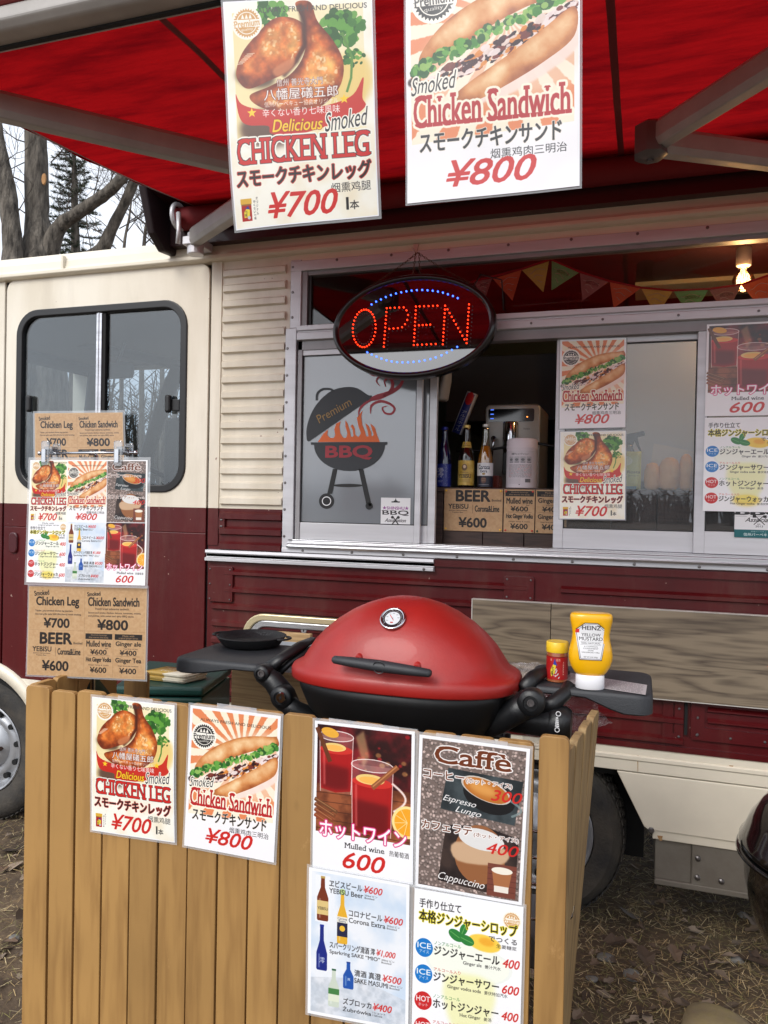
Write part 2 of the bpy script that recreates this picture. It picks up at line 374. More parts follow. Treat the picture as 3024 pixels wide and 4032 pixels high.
    def text(s, st, box, c, out=None, outr=.004, out2=None, out2r=.008, fat=0, al=1.0, **k):
        m = s.tmask(st, box, **k)
        if fat: m = s.dil(m, fat)
        if out2: s.comp(s.dil(m, out2r), out2, al)
        if out: s.comp(s.dil(m, outr), out, al)
        return s.comp(m, c, al)
    def tex(s, m, c1, c2, n, seed=0, oct=4, lo=.3, hi=.7, al=1.0):
        z = np.clip((vnoise(s.h, s.w, n, oct, seed)-lo)/(hi-lo), 0, 1)[..., None]
        col = np.array(c1)*(1-z)+np.array(c2)*z; mm = (m*al)[..., None]; s.a = s.a*(1-mm)+col*mm; return s
    def paste(s, o, u0, v0, u1, v1):
        x0, x1, y0, y1 = int(u0*s.w), int(u1*s.w), int(v0*s.h), int(v1*s.h)
        fy = o.h/(y1-y0); fx = o.w/(x1-x0); acc = 0
        for i in range(3):
            for j in range(3):
                yi = np.clip(((np.arange(y1-y0)+(i+.5)/3)*fy).astype(int), 0, o.h-1); xi = np.clip(((np.arange(x1-x0)+(j+.5)/3)*fx).astype(int), 0, o.w-1)
                acc = acc+o.a[yi][:, xi]
        s.a[y0:y1, x0:x1] = acc/9; return s
    def grad(s, c1, c2):
        g = s.v[..., None]; s.a = np.array(c1)*(1-g)+np.array(c2)*g; return s
    def image(s, name):
        im = bpy.data.images.new(name, s.w, s.h, alpha=False); b = np.ones((s.h, s.w, 4), np.float32); b[..., :3] = np.clip(s.a[::-1]/255, 0, 1)
        im.pixels.foreach_set(b.ravel()); im.update(); im.pack(); return im
def printmat(name, cv, rough=.35, coat=.0, bump=0, dim=.86, metal=0):
    m = bpy.data.materials.new(name); m.use_nodes = True; n = m.node_tree; b = n.nodes['Principled BSDF']
    t = n.nodes.new('ShaderNodeTexImage'); t.image = cv.image(name); t.extension = 'EXTEND'
    mu = n.nodes.new('ShaderNodeMix'); mu.data_type = 'RGBA'; mu.blend_type = 'MULTIPLY'; mu.inputs[0].default_value = 1; mu.inputs[7].default_value = (dim, dim, dim, 1)
    n.links.new(t.outputs[0], mu.inputs[6]); n.links.new(mu.outputs[2], b.inputs['Base Color'])
    b.inputs['Roughness'].default_value = rough; b.inputs['Coat Weight'].default_value = coat; b.inputs['Coat Roughness'].default_value = .12; b.inputs['Metallic'].default_value = metal
    if bump:
        tc = n.nodes.new('ShaderNodeTexCoord'); z = n.nodes.new('ShaderNodeTexNoise'); z.inputs['Scale'].default_value = 7; z.inputs['Detail'].default_value = 1
        n.links.new(tc.outputs['Object'], z.inputs['Vector']); bp = n.nodes.new('ShaderNodeBump'); bp.inputs['Strength'].default_value = bump; bp.inputs['Distance'].default_value = .02
        n.links.new(z.outputs['Fac'], bp.inputs['Height']); n.links.new(bp.outputs[0], b.inputs['Coat Normal']); n.links.new(bp.outputs[0], b.inputs['Normal'])
    return m
RED = (208, 38, 34); BLK = (34, 32, 34); GOLD = (214, 160, 96)
def seal(c, u, v, r, col, paper=(252, 248, 236), rot=-.12):
    P = []
    for k in range(60):
        t = 2*pi*k/60; q = r*(1.0 if k % 2 else .86); P.append((u+q*cos(t), v+q*sin(t)/c.asp))
    c.ell(u, v, r*1.12, paper); c.poly(P, col); c.ell(u, v, r*.76, paper); c.ell(u, v, r*.70, col)
    c.rect(u-r*.95, v-r*.24/c.asp, u+r*.95, v+r*.27/c.asp, paper)
    for q in (-.28, 0, .28): c.poly([(u+r*(q-.12), v-r*.3/c.asp), (u+r*q, v-r*.62/c.asp), (u+r*(q+.12), v-r*.3/c.asp)], paper)
    c.text('Premium', (u-r*.92, v-r*.22/c.asp, u+r*.92, v+r*.24/c.asp), col, bold=.03, rot=rot*.6)
    c.text('quality', (u-r*.45, v+r*.32/c.asp, u+r*.45, v+r*.56/c.asp), paper, rot=rot*.6)
def star(c, u, v, r, col):
    P = [(u+(r if k % 2 == 0 else r*.42)*sin(pi*k/5), v-(r if k % 2 == 0 else r*.42)*cos(pi*k/5)/c.asp) for k in range(10)]; c.poly(P, col)
def lamina(c, col=(248, 249, 253), k=.008):
    c.rect(0, 0, k, 1, col); c.rect(1-k, 0, 1, 1, col); c.rect(0, 0, 1, k*.7, col); c.rect(0, 1-k*.7, 1, 1, col); return c
def yen(c, s, box, col=RED, **k):
    c.text(s, box, col, shear=.28, bold=.035, **k)
def leafy(c, u, v, r, n, seed, cols=((58, 120, 44), (96, 160, 60), (36, 88, 34))):
    rr = random.Random(seed)
    for k in range(n):
        a = rr.random()*6.28; d = r*sqrt(rr.random()); c.ell(u+d*cos(a), v+d*sin(a)*.8/c.asp, r*rr.uniform(.16, .36), cols[k % 3], .95, rr.uniform(.5, 1), rr.random()*3, n=9)
def can(c, u0, v0, u1, v1):
    h = v1-v0; c.rect(u0, v0+h*.08, u1, v1, (176, 34, 30)); c.rect(u0-.004, v0, u1+.004, v0+h*.24, (224, 176, 60)); c.rect(u0, v0+h*.24, u1, v0+h*.3, (150, 110, 50))
    m = (u0+u1)/2; c.poly([(m-.02, v1-h*.15), (m+.02, v1-h*.2), (m+.025, v0+h*.5), (m, v0+h*.42), (m-.02, v0+h*.6)], (236, 214, 60)); c.poly([(m-.01, v0+h*.44), (m+.012, v0+h*.32), (m+.024, v0+h*.48)], (40, 60, 150))
    c.ell(m+.015, v1-h*.15, .012, (200, 200, 205)); c.text('七', (m-.013, v0+h*.5, m+.008, v0+h*.64), BLK); c.text('味', (m-.016, v0+h*.66, m+.004, v0+h*.8), BLK)
def chicken_leg(w=560):
    c = CV(w, 1.5, (252, 247, 228)); c.tex(np.ones((c.h, c.w)), (253, 250, 238), (246, 234, 208), 5, 3, lo=.45, hi=.8)
    ph = c.pm([(.06, .05), (.94, .03), (.94, .62), (.06, .62)])
    g = np.clip((c.u-.2)*1.1, 0, 1)[..., None]; col = np.array((244, 226, 172))*(1-g)+np.array((250, 240, 206))*g
    c.a = c.a*(1-ph[..., None])+col*ph[..., None]
    c.ell(.84, .38, .15, (236, 204, 120), .9, 1.4, .3, soft=.02); c.ell(.3, .56, .22, (86, 58, 48), .9, .6, soft=.02)   # plate and shade under the meat
    leafy(c, .32, .065, .11, 46, 3); leafy(c, .80, .14, .13, 70, 5); leafy(c, .87, .27, .07, 26, 6)
    c.line([(.80, .16), (.86, .27), (.85, .36), (.82, .42)], .008, (92, 140, 60))
    def meat(P, seed, c1=(120, 44, 16), c2=(206, 104, 40), c3=(244, 178, 96)):
        m = c.pm(P, 6); e = blur(m, .055*c.w); sh = np.clip((e-.45)*2.1, 0, 1)
        lit = np.clip(blur(np.roll(np.roll(m, -int(.03*c.w), 0), int(.0*c.w), 1), .04*c.w)-.2, 0, 1)
        n = vnoise(c.h, c.w, 9, 4, seed); n2 = vnoise(c.h, c.w, 40, 2, seed+1)
        t = np.clip(sh*.80*lit+(n-.5)*1.1+.10, 0, 1)[..., None]
        col = np.where(t < .5, np.array(c1)*(1-t*2)+np.array(c2)*t*2, np.array(c2)*(2-2*t)+np.array(c3)*(2*t-1))
        sp = np.clip((n2-.56)*7, 0, 1)*np.clip((sh-.35)*3, 0, 1)*np.clip((n-.42)*6, 0, 1)
        n3 = vnoise(c.h, c.w, 26, 3, seed+7); col = col*(.78+.44*n3[..., None])
        col = col*(1-sp[..., None]*.8)+np.array((255, 226, 176))*sp[..., None]*.8
        c.a = c.a*(1-m[..., None])+col*m[..., None]
    c.ell(.2, .33, .14, (54, 30, 22), .8, .5, .2, soft=.015)
    meat([(.07, .30), (.12, .22), (.22, .15), (.34, .085), (.46, .08), (.56, .12), (.57, .19), (.52, .25), (.44, .31), (.30, .35), (.16, .38), (.09, .35)], 11)
    meat([(.50, .02), (.60, .02), (.64, .10), (.74, .19), (.80, .28), (.79, .37), (.72, .44), (.60, .49), (.40, .50), (.22, .46), (.16, .41), (.30, .375), (.44, .33), (.53, .26), (.565, .17), (.54, .09)], 21)
    c.line([(.53, .03), (.55, .12), (.55, .2), (.49, .27), (.40, .33)], .016, (62, 22, 12), .85, soft=.007)
    c.poly([(.33, .30), (.47, .255), (.46, .30), (.36, .335)], (214, 132, 84), .8, 4, soft=.006)
    for k in range(8): c.line([(.08+.01*k, .27-.006*k), (.12+.012*k, .268-.006*k)], .0022, (255, 240, 220), .8)
    rb = [(.06, .40), (.10, .445), (.24, .475), (.50, .485), (.72, .47), (.86, .435), (.93, .36), (.92, .45), (.94, .49), (.86, .53), (.70, .565), (.45, .60), (.30, .585), (.28, .55), (.14, .54), (.08, .50)]
    c.poly(rb, (202, 40, 30), .96, 5)
    for q in ((.17, .487), (.80, .452)): star(c, *q, .034, (250, 206, 40))
    wht = (250, 244, 240)
    c.text('信州 善光寺大門', (.35, .345, .66, .378), wht, out=(120, 50, 30), outr=.002)
    c.text('八幡屋礒五郎', (.26, .387, .76, .437), wht, out=(120, 50, 30), outr=.003, bold=.012)
    c.text('信州バーベキュー協会オリジナル', (.26, .443, .76, .467), wht); c.text('辛くない香り七味風味', (.245, .474, .77, .511), wht, bold=.008)
    c.text('Delicious', (.31, .525, .65, .580), (250, 206, 40), shear=.25, bold=.03, out=(150, 40, 20), outr=.003)
    c.text('CHICKEN LEG', (.055, .600, .95, .715), RED, out=BLK, outr=.004, out2=(252, 248, 236), out2r=.014, bold=.03, serif=.07)
    c.text('Smoked', (.66, .50, .96, .585), BLK, shear=.45, out=(252, 248, 236), outr=.008, rot=-.1)
    c.text('スモークチキンレッグ', (.04, .735, .96, .815), BLK, out=(200, 60, 50), outr=.005, bold=.035)
    c.text('烟熏鸡腿', (.69, .828, .955, .873), BLK)
    yen(c, '¥700', (.25, .850, .73, .965)); c.text('1', (.76, .90, .80, .955), BLK, bold=.06, keep='r'); c.text('本', (.81, .915, .87, .957), BLK, bold=.02)
    can(c, .055, .865, .13, .965)
    for k, s_ in enumerate('オリジナル'): c.text(s_, (.165, .86+.017*k, .18, .873+.017*k), BLK)
    for k, s_ in enumerate('辛くない七味'): c.text(s_, (.145, .875+.015*k, .16, .887+.015*k), BLK)
    seal(c, .16, .095, .095, GOLD)
    c.text('ALWAYS FRESH AND DELICIOUS', (.24, .033, .965, .056), (60, 56, 60), bold=.01)
    return lamina(c)
def sandwich(w=560):
    c = CV(w, 1.47, (250, 247, 250)); cx, cy = .6*c.w, .30*c.h
    an = np.arctan2(c.yy-cy, c.xx-cx); n = vnoise(c.h, c.w, 60, 2, 5)
    ray_ = ((np.sin(an*22)+(n-.5)*.5) > .05).astype(float); ray_ = blur(ray_, 1)*.96
    area = c.pm([(.03, .02), (.97, .02), (.97, .735), (.03, .765)])
    col = np.array((250, 240, 216))*(1-ray_[..., None])+np.array((232, 134, 84))*ray_[..., None]; c.a = c.a*(1-area[..., None])+col*area[..., None]
    c.poly([(.10, .42), (.5, .18), (.97, .16), (.97, .56), (.45, .62), (.1, .56)], (250, 236, 214), .55, 5, soft=.03)
    c.poly([(.42, .60), (.97, .34), (.97, .46), (.62, .60)], (250, 226, 214), .95, 4, soft=.006)            # paper under the roll
    def bread(P, seed):
        m = c.pm(P, 6); e = np.clip((blur(m, .035*c.w)-.4)*2, 0, 1); n = vnoise(c.h, c.w, 10, 5, seed)
        lit = np.clip(blur(np.roll(m, int(-.035*c.w), 0), .03*c.w), 0, 1)
        t = np.clip(e*.55*lit+n*.85-.22, 0, 1)[..., None]; col = np.where(t < .5, np.array((156, 78, 34))*(1-2*t)+np.array((220, 148, 88))*2*t, np.array((220, 148, 88))*(2-2*t)+np.array((252, 218, 170))*(2*t-1))
        c.a = c.a*(1-m[..., None])+col*m[..., None]
    bread([(.08, .44), (.16, .35), (.30, .27), (.5, .20), (.68, .165), (.90, .15), (.97, .15), (.97, .22), (.7, .27), (.45, .35), (.2, .45)], 3)
    rr = random.Random(4)
    for k in range(190):                                                                                         # lettuce, dressing and meat spread along the split
        t = rr.random(); u = .05+.92*t; v = .50-.27*t+rr.uniform(-.025, .018)
        c.ell(u, v-.012, rr.uniform(.012, .034), ((64, 132, 50), (104, 168, 70), (38, 92, 38), (150, 190, 96))[k % 4], .95, rr.uniform(.5, 1), rr.random()*3, n=8)
    for k in range(300):
        t = rr.random(); u = .08+.90*t; v = .54-.265*t+rr.uniform(-.014, .052)
        c.ell(u, v, rr.uniform(.012, .040), ((68, 30, 34), (238, 216, 206), (46, 20, 24), (226, 140, 60), (120, 50, 40), (244, 226, 222))[k % 6], .95, rr.uniform(.3, .7), -.5+rr.uniform(-.3, .3), n=8)
    bread([(.28, .60), (.36, .55), (.60, .45), (.80, .36), (.97, .285), (.97, .40), (.80, .49), (.58, .57), (.42, .615), (.3, .625)], 8)
    c.ell(.05, .52, .04, (40, 24, 22), .9, .7, soft=.004)
    seal(c, .17, .205, .125, BLK)
    c.text('ALWAYS FRESH AND DELICIOUS', (.12, .080, .90, .100), (70, 56, 50), bold=.012)
    c.text('Smoked', (.025, .495, .31, .565), BLK, shear=.45, out=(252, 246, 232), outr=.010, rot=-.1)
    c.text('Chicken Sandwich', (.045, .575, .945, .700), (186, 34, 38), out=(252, 246, 224), outr=.014, bold=.04, serif=.05)
    c.text('スモークチキンサンド', (.08, .722, .90, .800), BLK, bold=.035, out=(250, 240, 226), outr=.003)
    c.text('烟熏鸡肉三明治', (.50, .812, .93, .852), BLK); yen(c, '¥800', (.24, .845, .76, .95))
    return lamina(c)
def mug(c, u0, v0, u1, v1, ell=.05):
    w = u1-u0; h = v1-v0; m = (u0+u1)/2; a = ell
    c.poly([(u0, v0), (u1, v0), (u1-.02, v1), (u0+.02, v1)], (216, 150, 140), .30)
    c.ell(m, v0, w/2, (240, 200, 190), .35, .28)
    lq = [(u0+.005, v0+h*.22), (m, v0+h*.28), (u1-.005, v0+h*.22), (u1-.02, v1-.02), (m, v1), (u0+.02, v1-.02)]
    c.poly(lq, (176, 18, 22), .92); c.poly([(u0+.03, v0+h*.5), (u1-.04, v0+h*.55), (u1-.04, v1-.03), (m, v1-.015), (u0+.03, v1-.03)], (86, 6, 14), .7, soft=.02)
    c.ell(m, v0+h*.24, w*.48, (214, 52, 44), .9, .26); c.ell(m-.02, v0+h*.2, w*.34, (246, 214, 130), .95, .34); c.ell(m-.02, v0+h*.21, w*.26, (250, 180, 80), .8, .3)
    for q in (0, 1): c.line([(u0+.004+q*(w-.008), v0), (u0+.02+q*(w-.04), v1)], .004, (250, 226, 220), .75)
    P = [(m+w/2*cos(t*.3), v0+w*.14*sin(t*.3)/c.asp) for t in range(22)]; c.line(P, .004, (255, 240, 236), .9)
    c.line([(u0+.05, v0+h*.3), (u0+.06, v1-.05)], .010, (255, 130, 120), .5, soft=.006)
def mulled(w=480):
    c = CV(w, 1.41, (250, 249, 252)); ph = c.pm([(.03, .02), (.97, .02), (.97, .745), (.03, .745)])
    c.tex(ph, (44, 12, 16), (128, 26, 34), 5, 2, lo=.35, hi=.7)
    for k in range(26): 
        rr = random.Random(k); c.ell(rr.uniform(.4, .95), rr.uniform(.04, .3), rr.uniform(.01, .03), ((190, 30, 40), (70, 20, 20), (170, 120, 70))[k % 3], .7, .8, soft=.004, n=10)
    c.tex(c.pm([(.03, .42), (.97, .40), (.97, .745), (.03, .745)]), (88, 42, 26), (156, 86, 52), 8, 6)
    for k in range(5): c.line([(.03, .48+.06*k), (.97, .47+.065*k)], .003, (60, 26, 18), .8)
    c.poly([(.42, .08), (.5, .03), (.56, .2), (.5, .28)], (196, 160, 110), .6, soft=.01)
    mug(c, .05, .09, .40, .47); c.line([(.03, .05), (.16, .26)], .022, (104, 54, 30), .95); c.ell(.16, .07, .09, (244, 180, 60), .95, .5, .2)
    mug(c, .38, .26, .80, .72)
    P = [(.79+.13*sin(t*.2), .36+.19*t/15.7) for t in range(16)]; c.line(P, .012, (236, 200, 190), .8); c.line(P, .004, (255, 246, 240), .9)
    c.line([(.60, .40), (.83, .25)], .024, (150, 86, 50)); c.line([(.60, .395), (.83, .243)], .006, (206, 140, 90), .8)
    for k in range(4): c.line([(.02, .53+.035*k), (.24-.02*k, .60+.03*k)], .018, (110+12*k, 66, 40)); c.line([(.02, .525+.035*k), (.23-.02*k, .593+.03*k)], .004, (180, 126, 84), .8)
    c.ell(.94, .60, .15, (250, 226, 150)); c.ell(.94, .60, .125, (246, 168, 40)); [c.line([(.94, .60), (.94+.12*cos(a), .60+.12*sin(a)/1.41)], .003, (255, 220, 150)) for a in (1.8, 2.4, 3, 3.6, 4.2)]
    c.rect(.97, .02, 1, .745, (250, 249, 252)); c.rect(0, .745, 1, 1, (250, 249, 252))
    c.text('ホットワイン', (.07, .665, .93, .775), (255, 250, 252), out=(222, 60, 130), outr=.010, bold=.03)
    c.text('Mulled wine', (.33, .795, .72, .830), BLK, bold=.02, serif=.08); c.text('热葡萄酒', (.77, .80, .96, .838), BLK)
    c.text('600', (.31, .855, .73, .965), RED, shear=.25, bold=.035)
    return lamina(c)
def caffe(w=480):
    c = CV(w, 1.41, (250, 249, 252)); c.rect(.03, .02, .97, .98, (120, 104, 98)); rr = random.Random(2)
    nu, nv = 26, 36
    for i in range(nu):
        for j in range(nv):
            u = .03+.94*(i+rr.random())/nu; v = .02+.96*(j+rr.random())/nv; a = rr.random()*3.14; g = rr.uniform(.75, 1.25)
            c.ell_fast(u, v, .021, (190*g, 168*g, 160*g), .68, a)
    c.rect(0, 0, 1, .02, (250, 249, 252)); c.rect(0, .98, 1, 1, (250, 249, 252)); c.rect(0, 0, .03, 1, (250, 249, 252)); c.rect(.97, 0, 1, 1, (250, 249, 252))
    q = [(.28, .19), (.96, .215), (.90, .50), (.22, .46)]; c.tex(c.pm(q), (34, 42, 46), (66, 76, 80), 6, 3)
    c.ell(.66, .34, .24, (18, 20, 24), 1, .62, .25); c.ell(.63, .30, .235, (206, 196, 186), 1, .42, .28); c.ell(.63, .302, .215, (186, 112, 44), 1, .42, .28); c.ell(.60, .295, .13, (226, 160, 84), .9, .4, .28, soft=.02)
    P = [(.86+.09*sin(t*.2), .35+.1*t/15.7) for t in range(16)]; c.line(P, .010, (140, 160, 160), .7)
    q = [(.28, .56), (.62, .53), (.94, .58), (.94, .97), (.22, .93)]; c.tex(c.pm(q), (30, 24, 26), (64, 50, 46), 6, 4)
    c.ell(.60, .72, .235, (150, 96, 60), 1, 1.15); c.poly([(.37, .66), (.83, .66), (.80, .76), (.40, .78)], (206, 170, 136), 1, 4, soft=.006); c.ell(.61, .62, .21, (226, 224, 222), 1, .45, .1)
    c.rect(.68, .76, .94, .97, (122, 66, 54)); [c.rect(.68, .79+.035*k, .94, .793+.035*k, (84, 40, 36)) for k in range(5)]
    c.poly([(.72, .80), (.90, .80), (.87, .94), (.75, .94)], (172, 110, 70)); c.ell(.81, .80, .095, (244, 236, 220), 1, .34); c.rect(.745, .90, .875, .94, (240, 230, 218))
    br = (110, 52, 26); wt = (250, 246, 244)
    c.text('Caffè', (.15, .055, .84, .165), br, out=wt, outr=.010, bold=.05, serif=.08); c.text('コーヒー', (.05, .215, .43, .27), br, out=wt, outr=.008, bold=.03)
    c.text('(ホット・アイス)', (.45, .24, .86, .275), br, out=wt, outr=.006, bold=.01)
    c.text('300', (.68, .29, .955, .36), RED, shear=.25, out=None, bold=.02)
    c.text('Espresso', (.24, .375, .55, .425), wt, shear=.4, rot=.1); c.text('Lungo', (.36, .435, .60, .485), wt, shear=.4, rot=.1)
    c.text('カフェラテ', (.05, .55, .52, .605), br, out=wt, outr=.008, bold=.03); c.text('(ホット・アイス)', (.54, .58, .94, .612), br, out=wt, outr=.006, bold=.01)
    c.text('400', (.66, .63, .95, .70), RED, shear=.25, bold=.02); c.text('Cappuccino', (.22, .88, .66, .945), wt, shear=.4, rot=.06)
    return lamina(c)
def _ell_fast(s, u, v, r, c, asp, rot):
    x, y = u*s.w, v*s.h; R = r*s.w; x0, x1, y0, y1 = int(max(0, x-R-1)), int(min(s.w, x+R+2)), int(max(0, y-R-1)), int(min(s.h, y+R+2))
    if x1 <= x0 or y1 <= y0: return
    dx = s.xx[y0:y1, x0:x1]-x; dy = s.yy[y0:y1, x0:x1]-y; a = dx*cos(rot)+dy*sin(rot); b = (-dx*sin(rot)+dy*cos(rot))/asp
    d = np.hypot(a, b)/R; m = np.clip((1-d)*R, 0, 1)[..., None]; sh = (1-.55*d*d+.25*(-dy/R))[..., None]; cr_ = np.clip(1-np.abs(b)*1.2, 0, 1)[..., None]*.55
    s.a[y0:y1, x0:x1] = s.a[y0:y1, x0:x1]*(1-m)+np.array(c)*sh*(1-cr_)*m
CV.ell_fast = _ell_fast
def ginger(w=480, tea='Hot Ginger', en=False):
    c = CV(w, 1.41, (250, 250, 252)); c.ell(.52, .42, .40, (214, 226, 190), .25, .45); c.ell(.52, .42, .37, (248, 250, 236), .8, .45)
    c.poly([(.30, .52), (.76, .52), (.66, .86), (.40, .86)], (240, 238, 150), .6, 3, soft=.02); c.ell(.54, .88, .17, (238, 206, 80), .8, .5, soft=.02); c.ell(.54, .86, .15, (246, 228, 120), .8, .35)
    c.ell(.66, .27, .15, (248, 206, 70), .95, .5, .1, soft=.004); c.ell(.68, .26, .07, (240, 170, 50), .9, .5, .1, soft=.008)
    for u, v, r, a in ((.40, .25, .075, .5), (.47, .205, .055, -1.2), (.50, .27, .07, .3)): c.ell(u, v, r, (44, 128, 60), 1, .62, a); c.line([(u-r*.8*cos(a), v-r*.8*sin(a)/1.41), (u+r*.8*cos(a), v+r*.8*sin(a)/1.41)], .003, (110, 180, 100))
    seal(c, .90, .10, .075, GOLD)
    if en: c.text('Made with', (.36, .03, .66, .05), BLK); c.text('original ginger syrup.', (.25, .06, .80, .085), BLK)
    c.text('手作り仕立て', (.05, .095 if en else .055, .44, .145 if en else .11), BLK, bold=.02)
    c.text('本格ジンジャーシロップ', (.05, .155 if en else .125, .95, .215 if en else .20), BLK, out=(240, 226, 60), outr=.006, bold=.03)
    c.text('でつくる', (.70, .215, .95, .25), BLK, bold=.02); c.text('生姜糖浆', (.77, .26, .95, .285), BLK)
    rows = [('ICE', 'アイス', 'ノンアルコール', 'ジンジャーエール', 'Ginger ale', '姜汁汽水', '400', .295), ('ICE', 'アイス', 'アルコール入り', 'ジンジャーサワー', 'Ginger vodca soda', '姜伏特加汽水', '600', .46),
            ('HOT', 'ホット', 'ノンアルコール', 'ホットジンジャー', tea, '姜汤', '400', .63), ('HOT', 'ホット', 'アルコール入り', 'ジンジャーウォッカ', 'Hot Ginger vodca', '姜汤伏特加', '600', .795)]
    for k, (a, b, g, j, e, z, p, v) in enumerate(rows):
        c.ell(.105, v+.065, .083, (20, 120, 200) if k < 2 else (204, 40, 44)); c.text(a, (.04, v+.035, .17, v+.070), (250, 250, 250), bold=.03); c.text(b, (.06, v+.080, .15, v+.10), (250, 250, 250))
        c.text(g, (.20, v+.012, .45, v+.034), (60, 130, 70) if k % 2 == 0 else (200, 60, 50)); c.text(j, (.20, v+.042, .80, v+.10), BLK, bold=.035)
        c.text(e, (.26, v+.108, .64, v+.135), BLK, bold=.015, keep='r', serif=.06); c.text(z, (.67, v+.108, .88, v+.132), BLK, keep='l'); c.text(p, (.83, v+.05, .98, v+.105), RED, shear=.25, bold=.03)
    return lamina(c)
def bottle2(c, u, v0, v1, r, body, neck=.36, lab=None, cap=None):
    h = v1-v0; c.poly([(u-r*.33, v0), (u+r*.33, v0), (u+r*.38, v0+h*neck*.7), (u+r, v0+h*(neck+.12)), (u+r, v1-.01), (u+r*.85, v1), (u-r*.85, v1), (u-r, v1-.01), (u-r, v0+h*(neck+.12)), (u-r*.38, v0+h*neck*.7)], body)
    c.line([(u-r*.5, v0+h*(neck+.15)), (u-r*.5, v1-.02)], r*.12, (255, 255, 255), .35, soft=.003)
    if cap: c.rect(u-r*.38, v0, u+r*.38, v0+h*.05, cap)
    if lab: c.rect(u-r, v0+h*.55, u+r, v0+h*.86, lab)
def beers(w=480):
    c = CV(w, 1.41, (214, 226, 240)); c.tex(np.ones((c.h, c.w)), (206, 222, 240), (240, 243, 248), 4, 9); c.tex(c.pm([(0, .75), (.5, .7), (1, .8), (1, 1), (0, 1)]), (180, 186, 194), (222, 224, 230), 20, 4, al=.6)
    c.rect(.07, .04, .22, .36, (244, 246, 250))
    bottle2(c, .145, .045, .35, .058, (120, 52, 30), lab=(224, 196, 130), cap=(190, 160, 90)); c.text('YEBISU', (.092, .255, .198, .275), BLK)
    bottle2(c, .345, .13, .485, .052, (232, 176, 50), lab=(36, 40, 70), cap=(230, 236, 240)); c.ell(.345, .13, .03, (190, 214, 140)); c.rect(.293, .30, .397, .34, (240, 236, 220)); c.text('Corona', (.298, .305, .392, .32), (30, 40, 90)); c.text('Extra', (.31, .322, .38, .336), (30, 40, 90)); c.ell(.345, .38, .028, (240, 190, 60))
    bottle2(c, .14, .375, .69, .055, (26, 42, 130), .5, cap=(30, 50, 150)); c.text('澪', (.115, .60, .17, .64), (220, 226, 240))
    bottle2(c, .41, .60, .785, .052, (30, 84, 170), .4, cap=(30, 60, 140)); c.text('真', (.40, .71, .43, .73), (230, 236, 244)); bottle2(c, .265, .665, .925, .055, (206, 216, 200), .38, lab=(226, 232, 210), cap=(30, 90, 60)); c.rect(.21, .80, .32, .84, (70, 130, 70))
    R = [('ヱビスビール', 'YEBISU Beer', '¥600', '334ml ビン', .21, .06), ('コロナビール', 'Corona Extra', '¥600', '355ml ビン', .41, .24), ('スパークリング清酒 澪', 'Sparkring SAKE “MIO”', '¥1,000', '300ml ビン', .22, .48), ('清酒 真澄', 'SAKE MASUMI', '¥500', '180ml ビン', .47, .645), ('ズブロッカ', 'Żubrówka', '¥400', '1ショット', .36, .85)]
    for j, e, p, z, u, v in R:
        w1 = {.21: .33, .41: .33, .22: .45, .47: .26, .36: .28}[u]; c.text(j, (u, v, u+w1, v+.045), BLK, bold=.02); c.text(p, (u+w1+.015, v+.0, u+w1+.20, v+.048), RED, shear=.25, bold=.025)
        w2 = {.21: .34, .41: .36, .22: .50, .47: .33, .36: .28}[u]; c.text(e, (u, v+.056, u+w2, v+.090), BLK, bold=.015); c.text(z, (u+w2+.015, v+.058, u+w2+.14, v+.072), BLK); c.text('Bottled' if u != .36 else '1Shot', (u+w2+.015, v+.077, u+w2+.11, v+.089), BLK)
    c.rect(0, 0, 1, .02, (250, 250, 252)); c.rect(0, .98, 1, 1, (250, 250, 252)); c.rect(0, 0, .03, 1, (250, 250, 252)); c.rect(.97, 0, 1, 1, (250, 250, 252))
    return lamina(c)
KR = (196, 158, 116); INK = (38, 34, 34)
